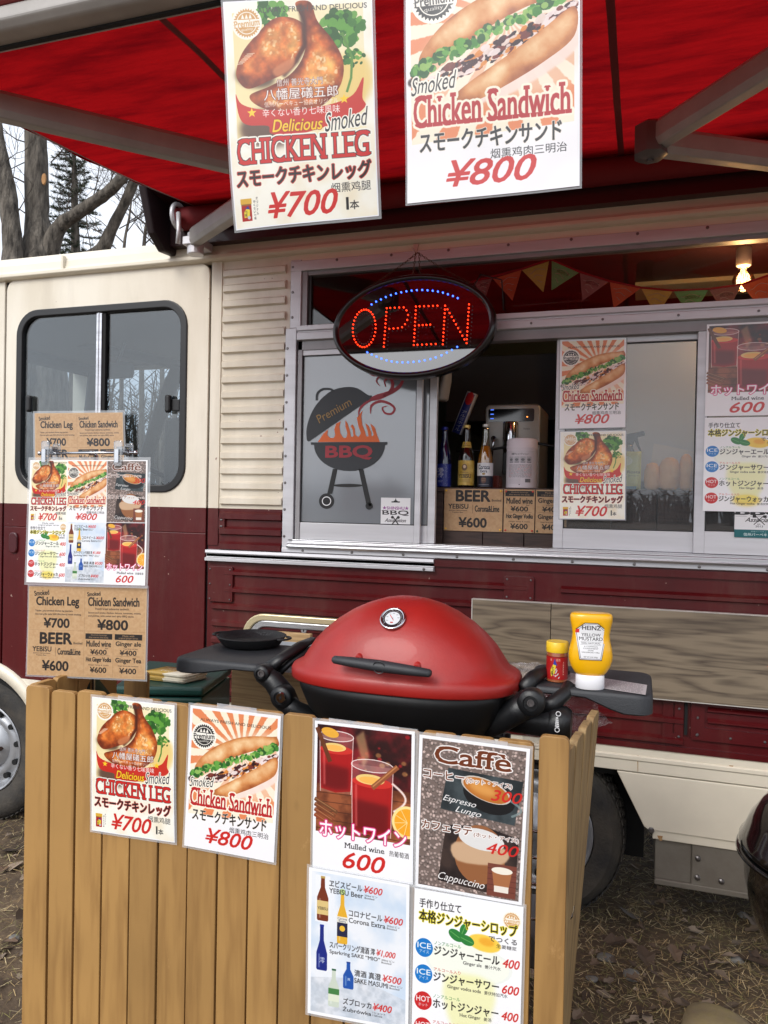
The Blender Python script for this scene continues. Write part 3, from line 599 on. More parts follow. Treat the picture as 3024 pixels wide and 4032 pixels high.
def kraft(w=800):
    c = CV(w, .80, KR); c.tex(np.ones((c.h, c.w)), (192, 153, 111), (202, 165, 124), 60, 5)
    t = lambda s_, b, **k: c.text(s_, b, INK, **{**dict(bold=.045), **k, **({'bold': k['bold']*1.7+.012} if 'bold' in k else {})})
    t('Smoked', (.05, .045, .18, .10), rot=-.1); t('Chicken Leg', (.07, .115, .44, .24), bold=.02)
    t('Tender, juicy smoked chicken leg quarters.', (.06, .262, .39, .287), bold=.005); t('Charcoal grills make SAKURA(cherry) wood smoking.', (.06, .30, .46, .325), bold=.005); t('¥700', (.14, .355, .36, .46), bold=.03)
    t('Smoked', (.51, .055, .62, .10), rot=-.08); t('Chicken Sandwich', (.52, .115, .94, .21), bold=.02)
    t('French bread submarine sandwich.', (.58, .23, .86, .253), bold=.005); t('Savory and smoky chicken, lettuce, tomatoes, onions,', (.52, .275, .955, .30), bold=.005); t('and pickles, with sweet and spicy BBQ sauce.', (.52, .31, .90, .335), bold=.005); t('¥800', (.60, .36, .85, .47), bold=.03)
    t('BEER', (.11, .52, .385, .64), bold=.045); t('Bottled', (.40, .615, .475, .64), bold=.005); t('YEBISU', (.045, .675, .21, .73)); t('Japanese representative', (.05, .742, .20, .758), bold=0); t('Premium Beer', (.08, .764, .17, .778), bold=0)
    c.rect(.245, .68, .247, .78, INK); t('Corona&Lime', (.265, .69, .46, .76)); t('¥600', (.135, .83, .36, .94), bold=.03)
    for u, v0, h1, h2, a, b, p, s2, s3 in ((.50, .515, 'Alcoholic beverage', 'that warms the body.', 'Mulled wine', 'Hot Ginger Vodka', '¥600', 'Red', 'Ginger Syrup & Vodca'), (.745, .515, 'Made with', 'original ginger syrup.', 'Ginger ale', 'Ginger Tea', '¥400', 'Ginger Syrup with Soda', 'Ginger Syrup with HotWater')):
        c.rect(u, v0, u+.225, v0+.062, INK); c.text(h1, (u+.03, v0+.008, u+.195, v0+.028), KR, bold=.01, keep='c'); c.text(h2, (u+.02, v0+.033, u+.205, v0+.055), KR, bold=.01, keep='c')
        t(a, (u+.01, .595, u+.215, .66), keep='c'); t(s2, (u+.04, .668, u+.19, .682), bold=0, keep='r'); t(p, (u+.045, .69, u+.18, .745), bold=.025); c.rect(u+.02, .755, u+.21, .757, INK)
        t(b, (u+.01, .775, u+.22, .84), keep='c' if u > .7 else None); t(s3, (u+.03, .855, u+.2, .87), bold=0); t(p, (u+.045, .885, u+.18, .945), bold=.025)
    for k in range(120):
        q = k/120; c.rect(.488, q, .490, q+.004, (120, 90, 60)); c.rect(q, .488, q+.004, .4905, (120, 90, 60))
        if q > .5: c.rect(.733, q, .735, q+.004, (120, 90, 60))
    return lamina(c, (206, 176, 142), .008)
def crop(o, u0, v0, u1, v1):
    x0, x1, y0, y1 = [int(q) for q in (u0*o.w, u1*o.w, v0*o.h, v1*o.h)]; c = CV(x1-x0, (y1-y0)/(x1-x0)); c.h = y1-y0; c.a = o.a[y0:y1, x0:x1].copy(); return c
PC = {}
PC['leg'] = chicken_leg(); PC['sand'] = sandwich(); PC['wine'] = mulled(); PC['caffe'] = caffe(); PC['ginger'] = ginger(); PC['beer'] = beers(); PC['kraft'] = kraft()
_m = CV(900, 1.03); _g2 = ginger(300, 'Ginger Tea', True)
for (k, o) in enumerate((PC['leg'], PC['sand'], PC['caffe'], _g2, PC['beer'], PC['wine'])):
    us = (0, .325, .66, .985); vv = (.0, .495, .985); _m.paste(crop(o, .02, .015, .98, .985), .008+us[k % 3]*.998, .006+vv[k//3], .008+us[k % 3+1]*.998, .006+vv[k//3+1])
PC['multi'] = _m
# ------------------------------------------------------------------ the food truck
YF = 2.96
def truck_paint():
    m = bpy.data.materials.new('truck_paint'); m.use_nodes = True; n = m.node_tree; b = n.nodes['Principled BSDF']; L = n.links
    g = n.nodes.new('ShaderNodeNewGeometry'); sx = n.nodes.new('ShaderNodeSeparateXYZ'); L.new(g.outputs['Position'], sx.inputs[0])
    def step(v):
        q = n.nodes.new('ShaderNodeMath'); q.operation = 'GREATER_THAN'; q.inputs[1].default_value = v; L.new(sx.outputs['Z'], q.inputs[0]); return q
    hi, lo = step(1.562), step(.722)
    nz = n.nodes.new('ShaderNodeTexNoise'); nz.inputs['Scale'].default_value = 2.2; nz.inputs['Detail'].default_value = 6
    tc = n.nodes.new('ShaderNodeTexCoord'); mp = n.nodes.new('ShaderNodeMapping'); mp.inputs['Scale'].default_value = (3, 3, .6); L.new(tc.outputs['Object'], mp.inputs[0]); L.new(mp.outputs[0], nz.inputs[0])
    def two(c1, c2):
        r = n.nodes.new('ShaderNodeValToRGB'); r.color_ramp.elements[0].position = .35; r.color_ramp.elements[1].position = .65; r.color_ramp.elements[0].color = lin(c1); r.color_ramp.elements[1].color = lin(c2); L.new(nz.outputs['Fac'], r.inputs[0]); return r
    cream = two((214, 204, 185), (229, 221, 205)); mar = two((74, 9, 14), (84, 13, 17))
    m1 = n.nodes.new('ShaderNodeMix'); m1.data_type = 'RGBA'; L.new(lo.outputs[0], m1.inputs[0]); L.new(cream.outputs[0], m1.inputs[6]); L.new(mar.outputs[0], m1.inputs[7])
    m2 = n.nodes.new('ShaderNodeMix'); m2.data_type = 'RGBA'; L.new(hi.outputs[0], m2.inputs[0]); L.new(m1.outputs[2], m2.inputs[6]); L.new(cream.outputs[0], m2.inputs[7])
    # chips and specks
    n2 = n.nodes.new('ShaderNodeTexNoise'); n2.inputs['Scale'].default_value = 38; n2.inputs['Detail'].default_value = 2; L.new(tc.outputs['Object'], n2.inputs[0])
    st = n.nodes.new('ShaderNodeMath'); st.operation = 'GREATER_THAN'; st.inputs[1].default_value = .765; L.new(n2.outputs['Fac'], st.inputs[0])
    m3 = n.nodes.new('ShaderNodeMix'); m3.data_type = 'RGBA'; m3.inputs[7].default_value = lin((150, 120, 110)); L.new(st.outputs[0], m3.inputs[0]); L.new(m2.outputs[2], m3.inputs[6])
    n7 = n.nodes.new('ShaderNodeTexNoise'); n7.inputs['Scale'].default_value = 1.6; n7.inputs['Detail'].default_value = 10; n7.inputs['Roughness'].default_value = .7
    mp7 = n.nodes.new('ShaderNodeMapping'); mp7.inputs['Scale'].default_value = (5, 5, .9); L.new(tc.outputs['Object'], mp7.inputs[0]); L.new(mp7.outputs[0], n7.inputs[0])
    r7 = n.nodes.new('ShaderNodeValToRGB'); r7.color_ramp.elements[0].position = .50; r7.color_ramp.elements[0].color = (0, 0, 0, 1); r7.color_ramp.elements[1].position = .74; r7.color_ramp.elements[1].color = (.15, .15, .15, 1); L.new(n7.outputs['Fac'], r7.inputs[0])
    m7 = n.nodes.new('ShaderNodeMix'); m7.data_type = 'RGBA'; m7.inputs[7].default_value = lin((126, 112, 96)); L.new(r7.outputs[0], m7.inputs[0]); L.new(m3.outputs[2], m7.inputs[6])
    L.new(m7.outputs[2], b.inputs['Base Color']); b.inputs['Roughness'].default_value = .38; b.inputs['Coat Weight'].default_value = .25; b.inputs['Coat Roughness'].default_value = .12; b.inputs['Specular IOR Level'].default_value = .35
    n3 = n.nodes.new('ShaderNodeTexNoise'); n3.inputs['Scale'].default_value = 9; n3.inputs['Detail'].default_value = 6; L.new(tc.outputs['Object'], n3.inputs[0])
    bp = n.nodes.new('ShaderNodeBump'); bp.inputs['Strength'].default_value = .12; bp.inputs['Distance'].default_value = .02; L.new(n3.outputs['Fac'], bp.inputs['Height']); L.new(bp.outputs[0], b.inputs['Normal'])
    return m
PAINT = truck_paint()
CREAM = mat('cream_paint', (224, 215, 196), .42, var=.05, vscale=5, coat=.3, bump=.05, bscale=12)
ALU = mat('aluminium', (204, 204, 208), .42, metal=.35, var=.12, vscale=3, stretch=(.4, 1, 6), bump=.03, bscale=30)
ALUB = mat('brushed_aluminium_trim', (206, 207, 212), .28, metal=.85, var=.2, vscale=2, stretch=(.3, 6, 18))
RUB = mat('black_rubber', (24, 24, 26), .42); DARK = mat('black_gap', (8, 8, 9), .8)
GLS = glass('window_glass', (.92, .94, .95), .045, haze=.04, hazec=(.55, .58, .60, 1)); GLC = glass('cab_glass', (.66, .72, .75), .08)
GLF = glass('frosted_film_glass', (.62, .66, .70), .22, .12, haze=.36, hazec=(.46, .50, .54, 1))
SCR = mat('screw_steel', (120, 116, 116), .4, metal=.9)
PLW = mat('interior_panel', (150, 150, 152), .6, var=.15, vscale=3)
truck = empty('food_truck', (-1.0, 3.9, 0), 'cream and maroon food truck with ribbed side panels and a long aluminium service window', 'food truck')
# cab door ----------------------------------------------------------
dx0, dx1, dz1 = -2.915, -1.800, 2.635
wi = (-2.842, 1.632, -1.912, 2.478)
mb = MB(); P = rrect(dx0, 1.45, dx1, dz1, .05, 8); P = [(a, 1.45) if b < 1.51 and (abs(a-dx0) < .06 or abs(a-dx1) < .06) and False else (a, b) for a, b in P]
def squarebot(P, z0, x0, x1):
    out = []
    for a, b in P:
        if b < z0+.051: out.append((x0 if a < (x0+x1)/2 else x1, z0))
        else: out.append((a, b))
    return out
Po = squarebot(rrect(dx0, 1.45, dx1, dz1, .05, 8), 1.45, dx0, dx1); Pi = rrect(wi[0], wi[1], wi[2], wi[3], .115, 8)
frame_mb(mb, Po, Pi, YF-.004, YF+.035)
CX, CZ = -3.06, .345
arc = [(CX+.455*cos(radians(a)), CZ+.455*sin(radians(a))) for a in range(12, 75, 6)]
arc = [p for p in arc if p[0] > dx0]
low = [(dx0, 1.45), (dx1, 1.45), (dx1, .40), (arc[0][0], .40)]+arc+[(dx0, CZ+sqrt(.455**2-(dx0-CX)**2))]
door = mb.build('cab_door', PAINT, truck, bevel=.004)
mb = MB(); mb.prism(low, YF-.004, YF+.035); mb.build('lower_door_skin', PAINT, door, bevel=.003)
mb = MB(); frame_mb(mb, rrect(wi[0]-.006, wi[1]-.006, wi[2]+.006, wi[3]+.006, .12, 8), rrect(wi[0]+.028, wi[1]+.028, wi[2]-.028, wi[3]-.028, .09, 8), YF-.012, YF+.02)
mb.build('window_seal', RUB, door, bevel=.005)
mb = MB(); mb.prism(rrect(wi[0]+.02, wi[1]+.02, -2.345, wi[3]-.02, .08, 6), YF+.006, YF+.010); mb.build('window_pane', GLC, door)
mb = MB(); mb.prism(rrect(-2.37, wi[1]+.02, wi[2]-.02, wi[3]-.02, .08, 6), YF+.014, YF+.018); mb.build('window_pane', GLC, door)
xs = X_(392, 1500); mb = MB(); mb.box(xs-.018, xs+.012, YF-.006, YF+.013, wi[1]+.03, wi[3]-.03); mb.box(xs-.008, xs-.002, YF-.010, YF-.005, wi[1]+.03, wi[3]-.03); mb.build('window_divider', ALUB, door, bevel=.002)
mb = MB(); mb.box(xs+.014, xs+.030, YF-.001, YF+.02, wi[1]+.03, wi[3]-.03); mb.build('divider_seal', DARK, door)
for px, w in ((122, .028), (669, .05)):
    p = at(px, 1582); mb = MB(); mb.prism(rrect(p.x-.016, p.z-.05, p.x+.012, p.z+.03, .011, 4), YF-.022, YF+.004, ch=.006); mb.box(p.x, p.x+(.05 if px > 300 else -.03), YF-.004, YF+.006, p.z-.04, p.z+.01); mb.build('window_latch', RUB, door, smooth=False, bevel=.002)
p = at(62, 2120); mb = MB(); mb.prism(rrect(p.x-.045, p.z-.10, p.x+.035, p.z+.06, .035, 5), YF-.002, YF+.01, ch=.002); mb.prism(rrect(p.x-.03, p.z-.07, p.x+.02, p.z+.03, .02, 5), YF-.016, YF-.002, ch=.004); mb.build('door_handle', mat('maroon_paint', (70, 13, 22), .35, coat=.4), door, bevel=.002)
p = at(20, 1530)
# front cab corner beside the door, wheel arches
mb = MB(); P = [(-3.95, 2.60), (-2.928, 2.635), (-2.928, CZ+sqrt(.455**2-(-2.928-CX)**2))]+[(CX+.455*cos(radians(a)), CZ+.455*sin(radians(a))) for a in range(76, 169, 8)]+[(-3.506, .40), (-4.1, .40), (-4.1, 1.3)]
mb.prism(P, YF-.002, YF+.03); mb.build('cab_corner_panel', PAINT, truck, bevel=.004)
mb = MB(); vs = []; fs = []
ang = list(range(8, 176, 6))
for k, a in enumerate(ang):
    for r, y in ((.46, YF-.004), (.455, YF-.020), (.405, YF-.024), (.40, YF+.02)): vs.append((CX+r*cos(radians(a)), y, CZ+r*sin(radians(a))))
for k in range(len(ang)-1):
    for j in range(3): fs.append((k*4+j, k*4+j+1, (k+1)*4+j+1, (k+1)*4+j))
mb.add(vs, fs); mb.build('wheel_arch_trim', CREAM, truck, smooth=True)
# gap behind door edge, door pillar
mb = MB(); mb.box(-2.935, -1.775, YF+.028, YF+.05, 1.0, 1.6); mb.box(-1.80, -1.79, YF+.01, YF+.06, .5, 2.64); mb.box(-2.93, -2.90, YF+.01, YF+.06, .9, 2.64); mb.build('door_jamb', DARK, truck)
# side panel with pressed ribs --------------------------------------------------
def ribs(mb, x0, x1, zs, h=.036, d=.014, y=YF):
    d = d*1.7 if d < .012 else d*1.1
    for z in zs:
        mb.prism([(y+.001, z-h/2), (y-d, z-h/2+.006), (y-d, z+h/2-.011), (y+.001, z+h/2)], x0, x1, 'X')
mb = MB()
mb.box(-1.788, -1.413, YF, YF+.03, 1.385, 2.64); ribs(mb, -1.728, -1.432, [1.400+.0655*k for k in range(19)][0:], .040)
mb.box(-1.788, -1.738, YF-.006, YF, 1.40, 2.64)
mb.build('upper_side_panel', PAINT, truck, auto=40)
mb = MB(); mb.box(-1.788, 1.9, YF, YF+.03, .722, 1.385)
zz = [1.285-.0745*k for k in range(8)]
ribs(mb, -1.70, -.395, zz[:2], .030, .009); ribs(mb, -.27, 1.9, zz[:2], .030, .009)
ribs(mb, -1.76, .17, zz[2:], .032, .009); ribs(mb, .17, 1.9, zz[2:3], .032, .009)
mb.box(-1.788, 1.9, YF-.012, YF, 1.352, 1.378); mb.box(-1.788, 1.9, YF-.010, YF, .722, .742)
mb.build('lower_side_panel', PAINT, truck, auto=40)
def plate(px0, py0, px1, py1, name='cover_plate', scr=6, r=.008):
    a, b = at(px0, py1), at(px1, py0); m_ = MB(); m_.prism(rrect(a.x, a.z, b.x, b.z, r, 3), YF-.013, YF, ch=.001); o = m_.build(name, PAINT, truck, bevel=.001)
    m_ = MB()
    for i in range(2):
        for j in range(max(2, scr//2)): m_.screw(a.x+.012+i*(b.x-a.x-.024), YF-.013, a.z+.012+j*(b.z-a.z-.024)/(max(2, scr//2)-1), .004)
    m_.build('screws', SCR, o, kind='stuff'); return o
plate(822, 2232, 922, 2365, scr=6); plate(1985, 2272, 2105, 2360, scr=4); plate(865, 2036, 890, 2082, 'hinge', 4, .003)
# access hatch on the right: recessed ribs in a raised frame
mb = MB(); hx0, hx1, hz0, hz1 = .195, 1.5, .775, 1.02
frame_mb(mb, rrect(hx0, hz0, hx1, hz1, .008, 2), rrect(hx0+.045, hz0+.045, hx1-.05, hz1-.03, .004, 2), YF-.012, YF); ribs(mb, hx0+.055, hx1-.06, [.845, .885, .925, .965], .022, .007)
hatch = mb.build('access_hatch', PAINT, truck, auto=40)
mb = MB(); [mb.screw(hx0+.022, YF-.012, hz0+.02+.06*k, .005) for k in range(4)]; [mb.screw(hx0+.02+.11*k, YF-.012, hz0+.018, .005) for k in range(10)]; mb.build('screws', SCR, hatch, kind='stuff')
mb = MB(); mb.box(.173, .183, YF-.014, YF-.004, .79, .95); mb.build('seam_gap', DARK, truck)
mb = MB(); frame_mb(mb, rrect(.10, .755, .170, 1.02, .004, 2), rrect(.135, .79, .14, .98, .001, 2), YF-.008, YF); o = mb.build('panel_edge_strip', PAINT, truck); mb = MB(); [mb.screw(.155, YF-.009, .78+.05*k, .005) for k in range(5)]; mb.build('screws', SCR, o, kind='stuff')
# storage hatch framed in chrome behind the grill
hp = [at(962, 2640), at(1100, 2422)]; mb = MB(); o_ = rrect(-1.60, .70, -.70, 1.118, .10, 7); i_ = rrect(-1.572, .728, -.728, 1.090, .078, 7)
frame_mb(mb, o_, i_, YF-.028, YF); lf = mb.build('locker_frame', mat('cream_trim', (200, 186, 150), .3, metal=.4), truck, bevel=.005)
mb = MB(); frame_mb(mb, rrect(-1.572, .728, -.728, 1.09, .078, 7), rrect(-1.545, .755, -.755, 1.063, .055, 7), YF-.022, YF); mb.build('locker_inner_trim', ALUB, lf, bevel=.004)
mb = MB(); mb.prism(rrect(-1.545, .755, -.755, 1.063, .05, 6), YF-.008, YF, ch=.002); ld = mb.build('locker_door', PAINT, truck)
p = at(1202, 2480); mb = MB(); mb.prism(rrect(p.x-.013, p.z-.012, p.x+.013, p.z+.014, .010, 4), YF-.018, YF-.008, ch=.002); mb.build('lock', ALUB, ld)
mb = MB(); mb.box(p.x-.002, p.x+.002, YF-.0195, YF-.017, p.z-.005, p.z+.007); mb.build('keyhole', DARK, ld)
# aluminium rail under the window
mb = MB(); x0, x1 = -1.79, -.762; mb.prism([(YF+.0, 1.382), (YF-.022, 1.380), (YF-.024, 1.368), (YF-.012, 1.364), (YF-.012, 1.350), (YF-.026, 1.346), (YF-.026, 1.333), (YF, 1.330)], x0, x1, 'X'); rl = mb.build('window_drip_rail', ALU, truck, bevel=.001)
mb = MB(); mb.screw(-.80, YF-.0265, 1.34, .006); mb.build('screw', SCR, rl)
# skirt and underbody
mb = MB(); mb.box(-2.2, 1.9, YF-.004, YF+.03, .632, .722); mb.prism([(YF-.004, .672), (YF-.010, .676), (YF-.010, .690), (YF-.004, .694)], -2.2, 1.9, 'X'); mb.build('lower_skirt', CREAM, truck, bevel=.002)
mb = MB(); mb.prism([(-.055, .628), (1.9, .628), (1.9, .425), (.06, .425), (.045, .435)], YF-.002, YF+.02, ch=.0); so_ = mb.build('skirt_panel', CREAM, truck, bevel=.004)
b_ = at(2564, 3267); mb = MB(); mb.lathe([(.012, 0), (.012, -.004), (.007, -.005), (.007, -.009)], 6, (b_.x, YF-.004, b_.z), 'Y'); mb.build('bolt', SCR, so_)
mb = MB(); mb.box(.075, 1.9, YF+.004, YF+.02, .393, .426); mb.build('skirt_lip', CREAM, truck, bevel=.003)
STEEL = mat('weathered_steel', (128, 122, 112), .65, metal=.3, var=.25, vscale=7, bump=.15, bscale=40, c2=(112, 104, 94))
mb = MB(); mb.box(.085, .21, YF+.02, YF+.4, .245, .42); mb.box(.21, 1.6, YF+.012, YF+.4, .235, .42); mb.box(.085, 1.6, YF+.010, YF+.03, .225, .247); ub = mb.build('underbody_locker', STEEL, truck, bevel=.004)
mb = MB()
for px, py in ((2748, 3380), (2746, 3455), (2840, 3470)):
    p = at(px, py, YF+.01); mb.lathe([(.010, 0), (.010, -.006), (.004, -.009)], 8, (p.x, YF+.012, p.z), 'Y')
mb.build('bolts', SCR, ub, kind='stuff')
mb = MB(); mb.box(-2.3, 1.9, YF+.35, YF+.5, .42, .62); mb.box(-2.3, 1.9, YF+1.3, YF+1.45, .42, .62); mb.box(-4.1, 2, YF+.04, YF+1.9, .60, .72); mb.build('chassis', DARK, truck)
RUST = mat('rust_stain', (150, 104, 56), .8, c2=(196, 164, 120), vscale=40)
for px, y0_, y1_, w_ in ((2512, 2975, 3040, 5), (2600, 3292, 3312, 22), (2340, 2962, 2972, 14), (2880, 3015, 3026, 16)):
    A_, B_ = at(px, y0_, YF-.0055), at(px, y1_, YF-.0055); ww = w_*.0005
    yy_ = YF-.0046 if y0_ > 3200 else YF-.0106 if False else YF-.0048
    mb = MB(); pts_ = [(A_.x-ww, A_.z), (A_.x+ww*.8, A_.z+.001), (A_.x+ww*.5, (A_.z+B_.z)/2), (A_.x+ww*.7, B_.z+.004), (A_.x, B_.z), (A_.x-ww*.6, (A_.z+B_.z)/2)]; mb.prism(pts_, yy_-.0004, yy_); mb.build('rust_streak', RUST, truck)
# wheels --------------------------------------------------------------------
TYRE = mat('tyre_rubber', (38, 38, 39), .8, c2=(74, 68, 60), vscale=9, bump=.3, bscale=90)
RIM = mat('silver_wheel_paint', (168, 170, 174), .36, metal=.55, var=.12, vscale=9)
def wheel(cx, cy, cz, R=.36, r=.225, w=.20):
    ty = MB(); prof = [(r-.004, .03), (r+.004, .004), (r+.03, -.006), (r+.07, -.012), (R-.035, -.006), (R-.010, .012), (R, .03), (R, w-.03), (R-.03, w), (r, w-.02)]
    ty.lathe(prof, 64, (cx, cy, cz), 'Y', cap=False)
    for k in range(64):                                         # tread blocks, in steps round the shoulder
        a = 2*pi*k/64; u = Vector((cos(a), 0, sin(a))); t = Vector((-sin(a), 0, cos(a)))
        for off, y0, y1 in ((0, .010, .055), (.5, .065, .105), (0, .115, .16)):
            c0 = Vector((cx, cy, cz))+u*(R-.002); q = 2*pi*off/64*R
            pts = []
            for s_ in (-.010, .009):
                for yy in (y0, y1):
                    for h in (0, .010): pts.append(c0+t*(s_+q)+u*(h-(.006 if yy == .010 and h else 0))+Vector((0, yy, 0)))
            ty.add(pts, [(0, 2, 3, 1), (4, 5, 7, 6), (0, 1, 5, 4), (2, 6, 7, 3), (1, 3, 7, 5), (0, 4, 6, 2)])
    tyre = ty.build('wheel', TYRE, truck, auto=45)
    rm = MB(); rm.lathe([(r, .004), (r-.004, .0), (r-.012, .004), (r-.018, .022), (r-.028, .045), (r-.05, .052), (r-.065, .040), (r-.085, .034), (r-.11, .050), (r-.135, .020), (.055, .012), (.045, -.004), (.001, -.006)], 48, (cx, cy, cz), 'Y', cap=False)
    rim = rm.build('rim', RIM, tyre, auto=60)
    hm = MB()
    for k in range(12):
        a = 2*pi*(k+.3)/12; hm.lathe([(.014, 0), (.014, .03)], 12, (cx+(r-.052)*cos(a), cy+.028, cz+(r-.052)*sin(a)), 'Y')
    hm.build('vent_holes', DARK, tyre)
    nm = MB()
    for k in range(6):
        a = 2*pi*k/6; nm.lathe([(.012, .04), (.012, .008), (.009, .0)], 6, (cx+.085*cos(a), cy, cz+.085*sin(a)), 'Y')
    nm.build('wheel_nuts', mat('rusty_nut', (70, 50, 42), .6, metal=.5), tyre)
    return tyre
wheel(CX, YF+.035, CZ); wheel(-.370, YF+.045, .345, R=.345, r=.235)
mb = MB(); mb.box(-.9, .05, YF+.28, YF+.32, .2, .7); mb.build('wheel_well', DARK, truck); mb = MB(); mb.box(-3.6, -2.5, YF+.28, YF+.32, .2, .75); mb.build('wheel_well', DARK, truck)
# roof edge ------------------------------------------------------------------
mb = MB(); mb.prism([(YF+.02, 2.628), (YF-.022, 2.634), (YF-.034, 2.642), (YF-.034, 2.658), (YF-.020, 2.660), (YF-.016, 2.672), (YF-.012, 2.70), (YF+.02, 2.745), (YF+.10, 2.775), (YF+2.0, 2.80), (YF+2.0, 2.76), (YF+.06, 2.74)], -3.9, 1.9, 'X'); mb.build('roof_gutter', CREAM, truck, bevel=.003)
g = at(245, 1050, YF-.03); mb = MB(); mb.box(g.x-.006, g.x+.004, YF-.030, YF-.008, 2.648, 2.72); mb.build('gutter_joint', CREAM, truck)
mb = MB(); mb.box(-1.42, 1.9, YF-.004, YF+.03, 2.606, 2.632); mb.build('roof_fascia', CREAM, truck)
# rest of the body --------------------------------------------------------
mb = MB(); yb = YF+1.85
mb.box(-1.79, 1.9, yb, yb+.03, .72, 2.72); mb.box(-4.1, -1.79, yb, yb+.03, .72, 1.55); mb.box(-4.1, -3.9, yb, yb+.03, 1.5, 2.7); mb.box(-1.95, -1.79, yb, yb+.03, 1.5, 2.7); mb.box(-4.1, -1.79, yb, yb+.03, 2.545, 2.72); mb.box(1.87, 1.9, YF, yb, .72, 2.72)
mb.box(-4.12, -4.06, YF+.03, yb, .6, 1.40); mb.box(-4.1, -3.95, YF+.03, yb, 2.545, 2.72); mb.build('outer_shell', PAINT, truck)
INT = mat('cab_lining', (92, 96, 100), .7, var=.1, vscale=4)
mb = MB(); mb.box(-3.95, -1.80, YF+.04, yb-.01, 2.57, 2.60); mb.box(-1.84, -1.80, YF+.04, yb-.01, .8, 2.6); mb.box(-3.95, -1.84, YF+.04, yb-.01, 1.0, 1.02); cl = mb.build('cab_lining', INT, truck)
mb = MB(); mb.tube([(-3.98, yb-.05, 1.35), (-3.93, yb-.08, 1.7), (-3.86, yb-.10, 2.1), (-3.80, yb-.12, 2.5)], .05, 8); mb.tube([(-4.05, YF+.10, 1.38), (-3.95, YF+.12, 1.9), (-3.85, YF+.14, 2.5)], .05, 8); mb.tube([(-2.62, yb-.03, 1.5), (-2.60, yb-.03, 2.45)], .035, 6); mb.tube([(-3.95, YF+.05, 2.55), (-3.9, yb, 2.54)], .05, 8); mb.tube([at(705, 1440, 4.1), at(640, 1600, 4.15), at(560, 1850, 4.2)], .045, 8); mb.tube([at(705, 1440, 4.1), at(560, 1405, 4.1), at(405, 1375, 4.1), at(250, 1330, 4.1), at(120, 1270, 4.1)], .03, 8); mb.build('cab_pillars', mat('pillar_grey', (48, 54, 60), .6), truck, smooth=True)
mb = MB(); mb.prism([(-4.0, 1.02), (-3.55, 1.02), (-3.45, 1.30), (-3.6, 1.45), (-4.0, 1.48)], YF+.06, yb-.06, ch=.0); mb.build('dashboard', RUB, truck, bevel=.02)
def torus(mb, c, R, r, nrm, n=28, m=8):
    nrm = Vector(nrm).normalized(); u = nrm.orthogonal().normalized(); w = nrm.cross(u); pts = [Vector(c)+(u*cos(2*pi*k/n)+w*sin(2*pi*k/n))*R for k in range(n+1)]; return mb.tube(pts, r, m, cap=False)
sc_ = at(650, 1880, 3.45); mb = MB(); torus(mb, (sc_.x-.05, 3.45, sc_.z-.04), .20, .014, (.55, 0, .83)); mb.tube([(sc_.x-.05, 3.45, sc_.z-.04), (sc_.x-.18, 3.45, sc_.z-.26)], .03, 8); mb.tube([(sc_.x-.14, 3.30, sc_.z-.02), (sc_.x-.05, 3.45, sc_.z-.06), (sc_.x+.06, 3.58, sc_.z-.06)], .016, 6); mb.build('steering_wheel', RUB, truck, smooth=True)
mp_ = at(463, 1460, 3.7); mb = MB(); mb.prism(rrect(mp_.x-.11, mp_.z-.045, mp_.x+.11, mp_.z+.045, .03, 4), 3.68, 3.71, ch=.006); mb.tube([(mp_.x, 3.70, mp_.z+.04), (mp_.x+.05, 3.7, mp_.z+.16)], .008, 6); mb.build('rear_view_mirror', mat('mirror_grey', (170, 176, 182), .35, metal=.2), truck)
mb = MB(); mb.box(-2.4, -1.9, YF+.12, YF+.65, 1.02, 1.45); mb.box(-2.12, -1.92, YF+.12, YF+.65, 1.45, 1.98); mb.build('seat', mat('seat_cloth', (44, 46, 50), .9), truck, bevel=.04, seg=3)
# awning ------------------------------------------------------------------
def awn_mat():
    m = bpy.data.materials.new('red_awning_fabric'); m.use_nodes = True; n = m.node_tree; n.nodes.clear(); L = n.links
    o = n.nodes.new('ShaderNodeOutputMaterial'); d = n.nodes.new('ShaderNodeBsdfDiffuse'); t = n.nodes.new('ShaderNodeBsdfTranslucent'); mi = n.nodes.new('ShaderNodeMixShader'); mi.inputs[0].default_value = .44
    tc = n.nodes.new('ShaderNodeTexCoord'); mp = n.nodes.new('ShaderNodeMapping'); mp.inputs['Scale'].default_value = (1.2, 5, 1); z = n.nodes.new('ShaderNodeTexNoise'); z.inputs['Scale'].default_value = 2.5; z.inputs['Detail'].default_value = 8; z.inputs['Roughness'].default_value = .65
    r = n.nodes.new('ShaderNodeValToRGB'); r.color_ramp.elements[0].position = .32; r.color_ramp.elements[0].color = lin((116, 11, 17)); r.color_ramp.elements[1].position = .58; r.color_ramp.elements[1].color = lin((162, 17, 21))
    L.new(tc.outputs['Object'], mp.inputs[0]); L.new(mp.outputs[0], z.inputs[0]); L.new(z.outputs['Fac'], r.inputs[0]); L.new(r.outputs[0], d.inputs[0]); L.new(r.outputs[0], t.inputs[0])
    z2 = n.nodes.new('ShaderNodeTexNoise'); z2.inputs['Scale'].default_value = 9; z2.inputs['Detail'].default_value = 6; L.new(mp.outputs[0], z2.inputs[0]); bp = n.nodes.new('ShaderNodeBump'); bp.inputs['Strength'].default_value = .35; bp.inputs['Distance'].default_value = .02; L.new(z2.outputs['Fac'], bp.inputs['Height']); L.new(bp.outputs[0], d.inputs['Normal']); L.new(bp.outputs[0], t.inputs['Normal'])
    L.new(d.outputs[0], mi.inputs[1]); L.new(t.outputs[0], mi.inputs[2]); L.new(mi.outputs[0], o.inputs[0]); return m
AW = awn_mat(); AWH = mat('awning_hem', (110, 20, 24), .8); ARM = mat('awning_arm_grey', (156, 152, 148), .5, metal=.15, var=.12, vscale=8, bump=.05)
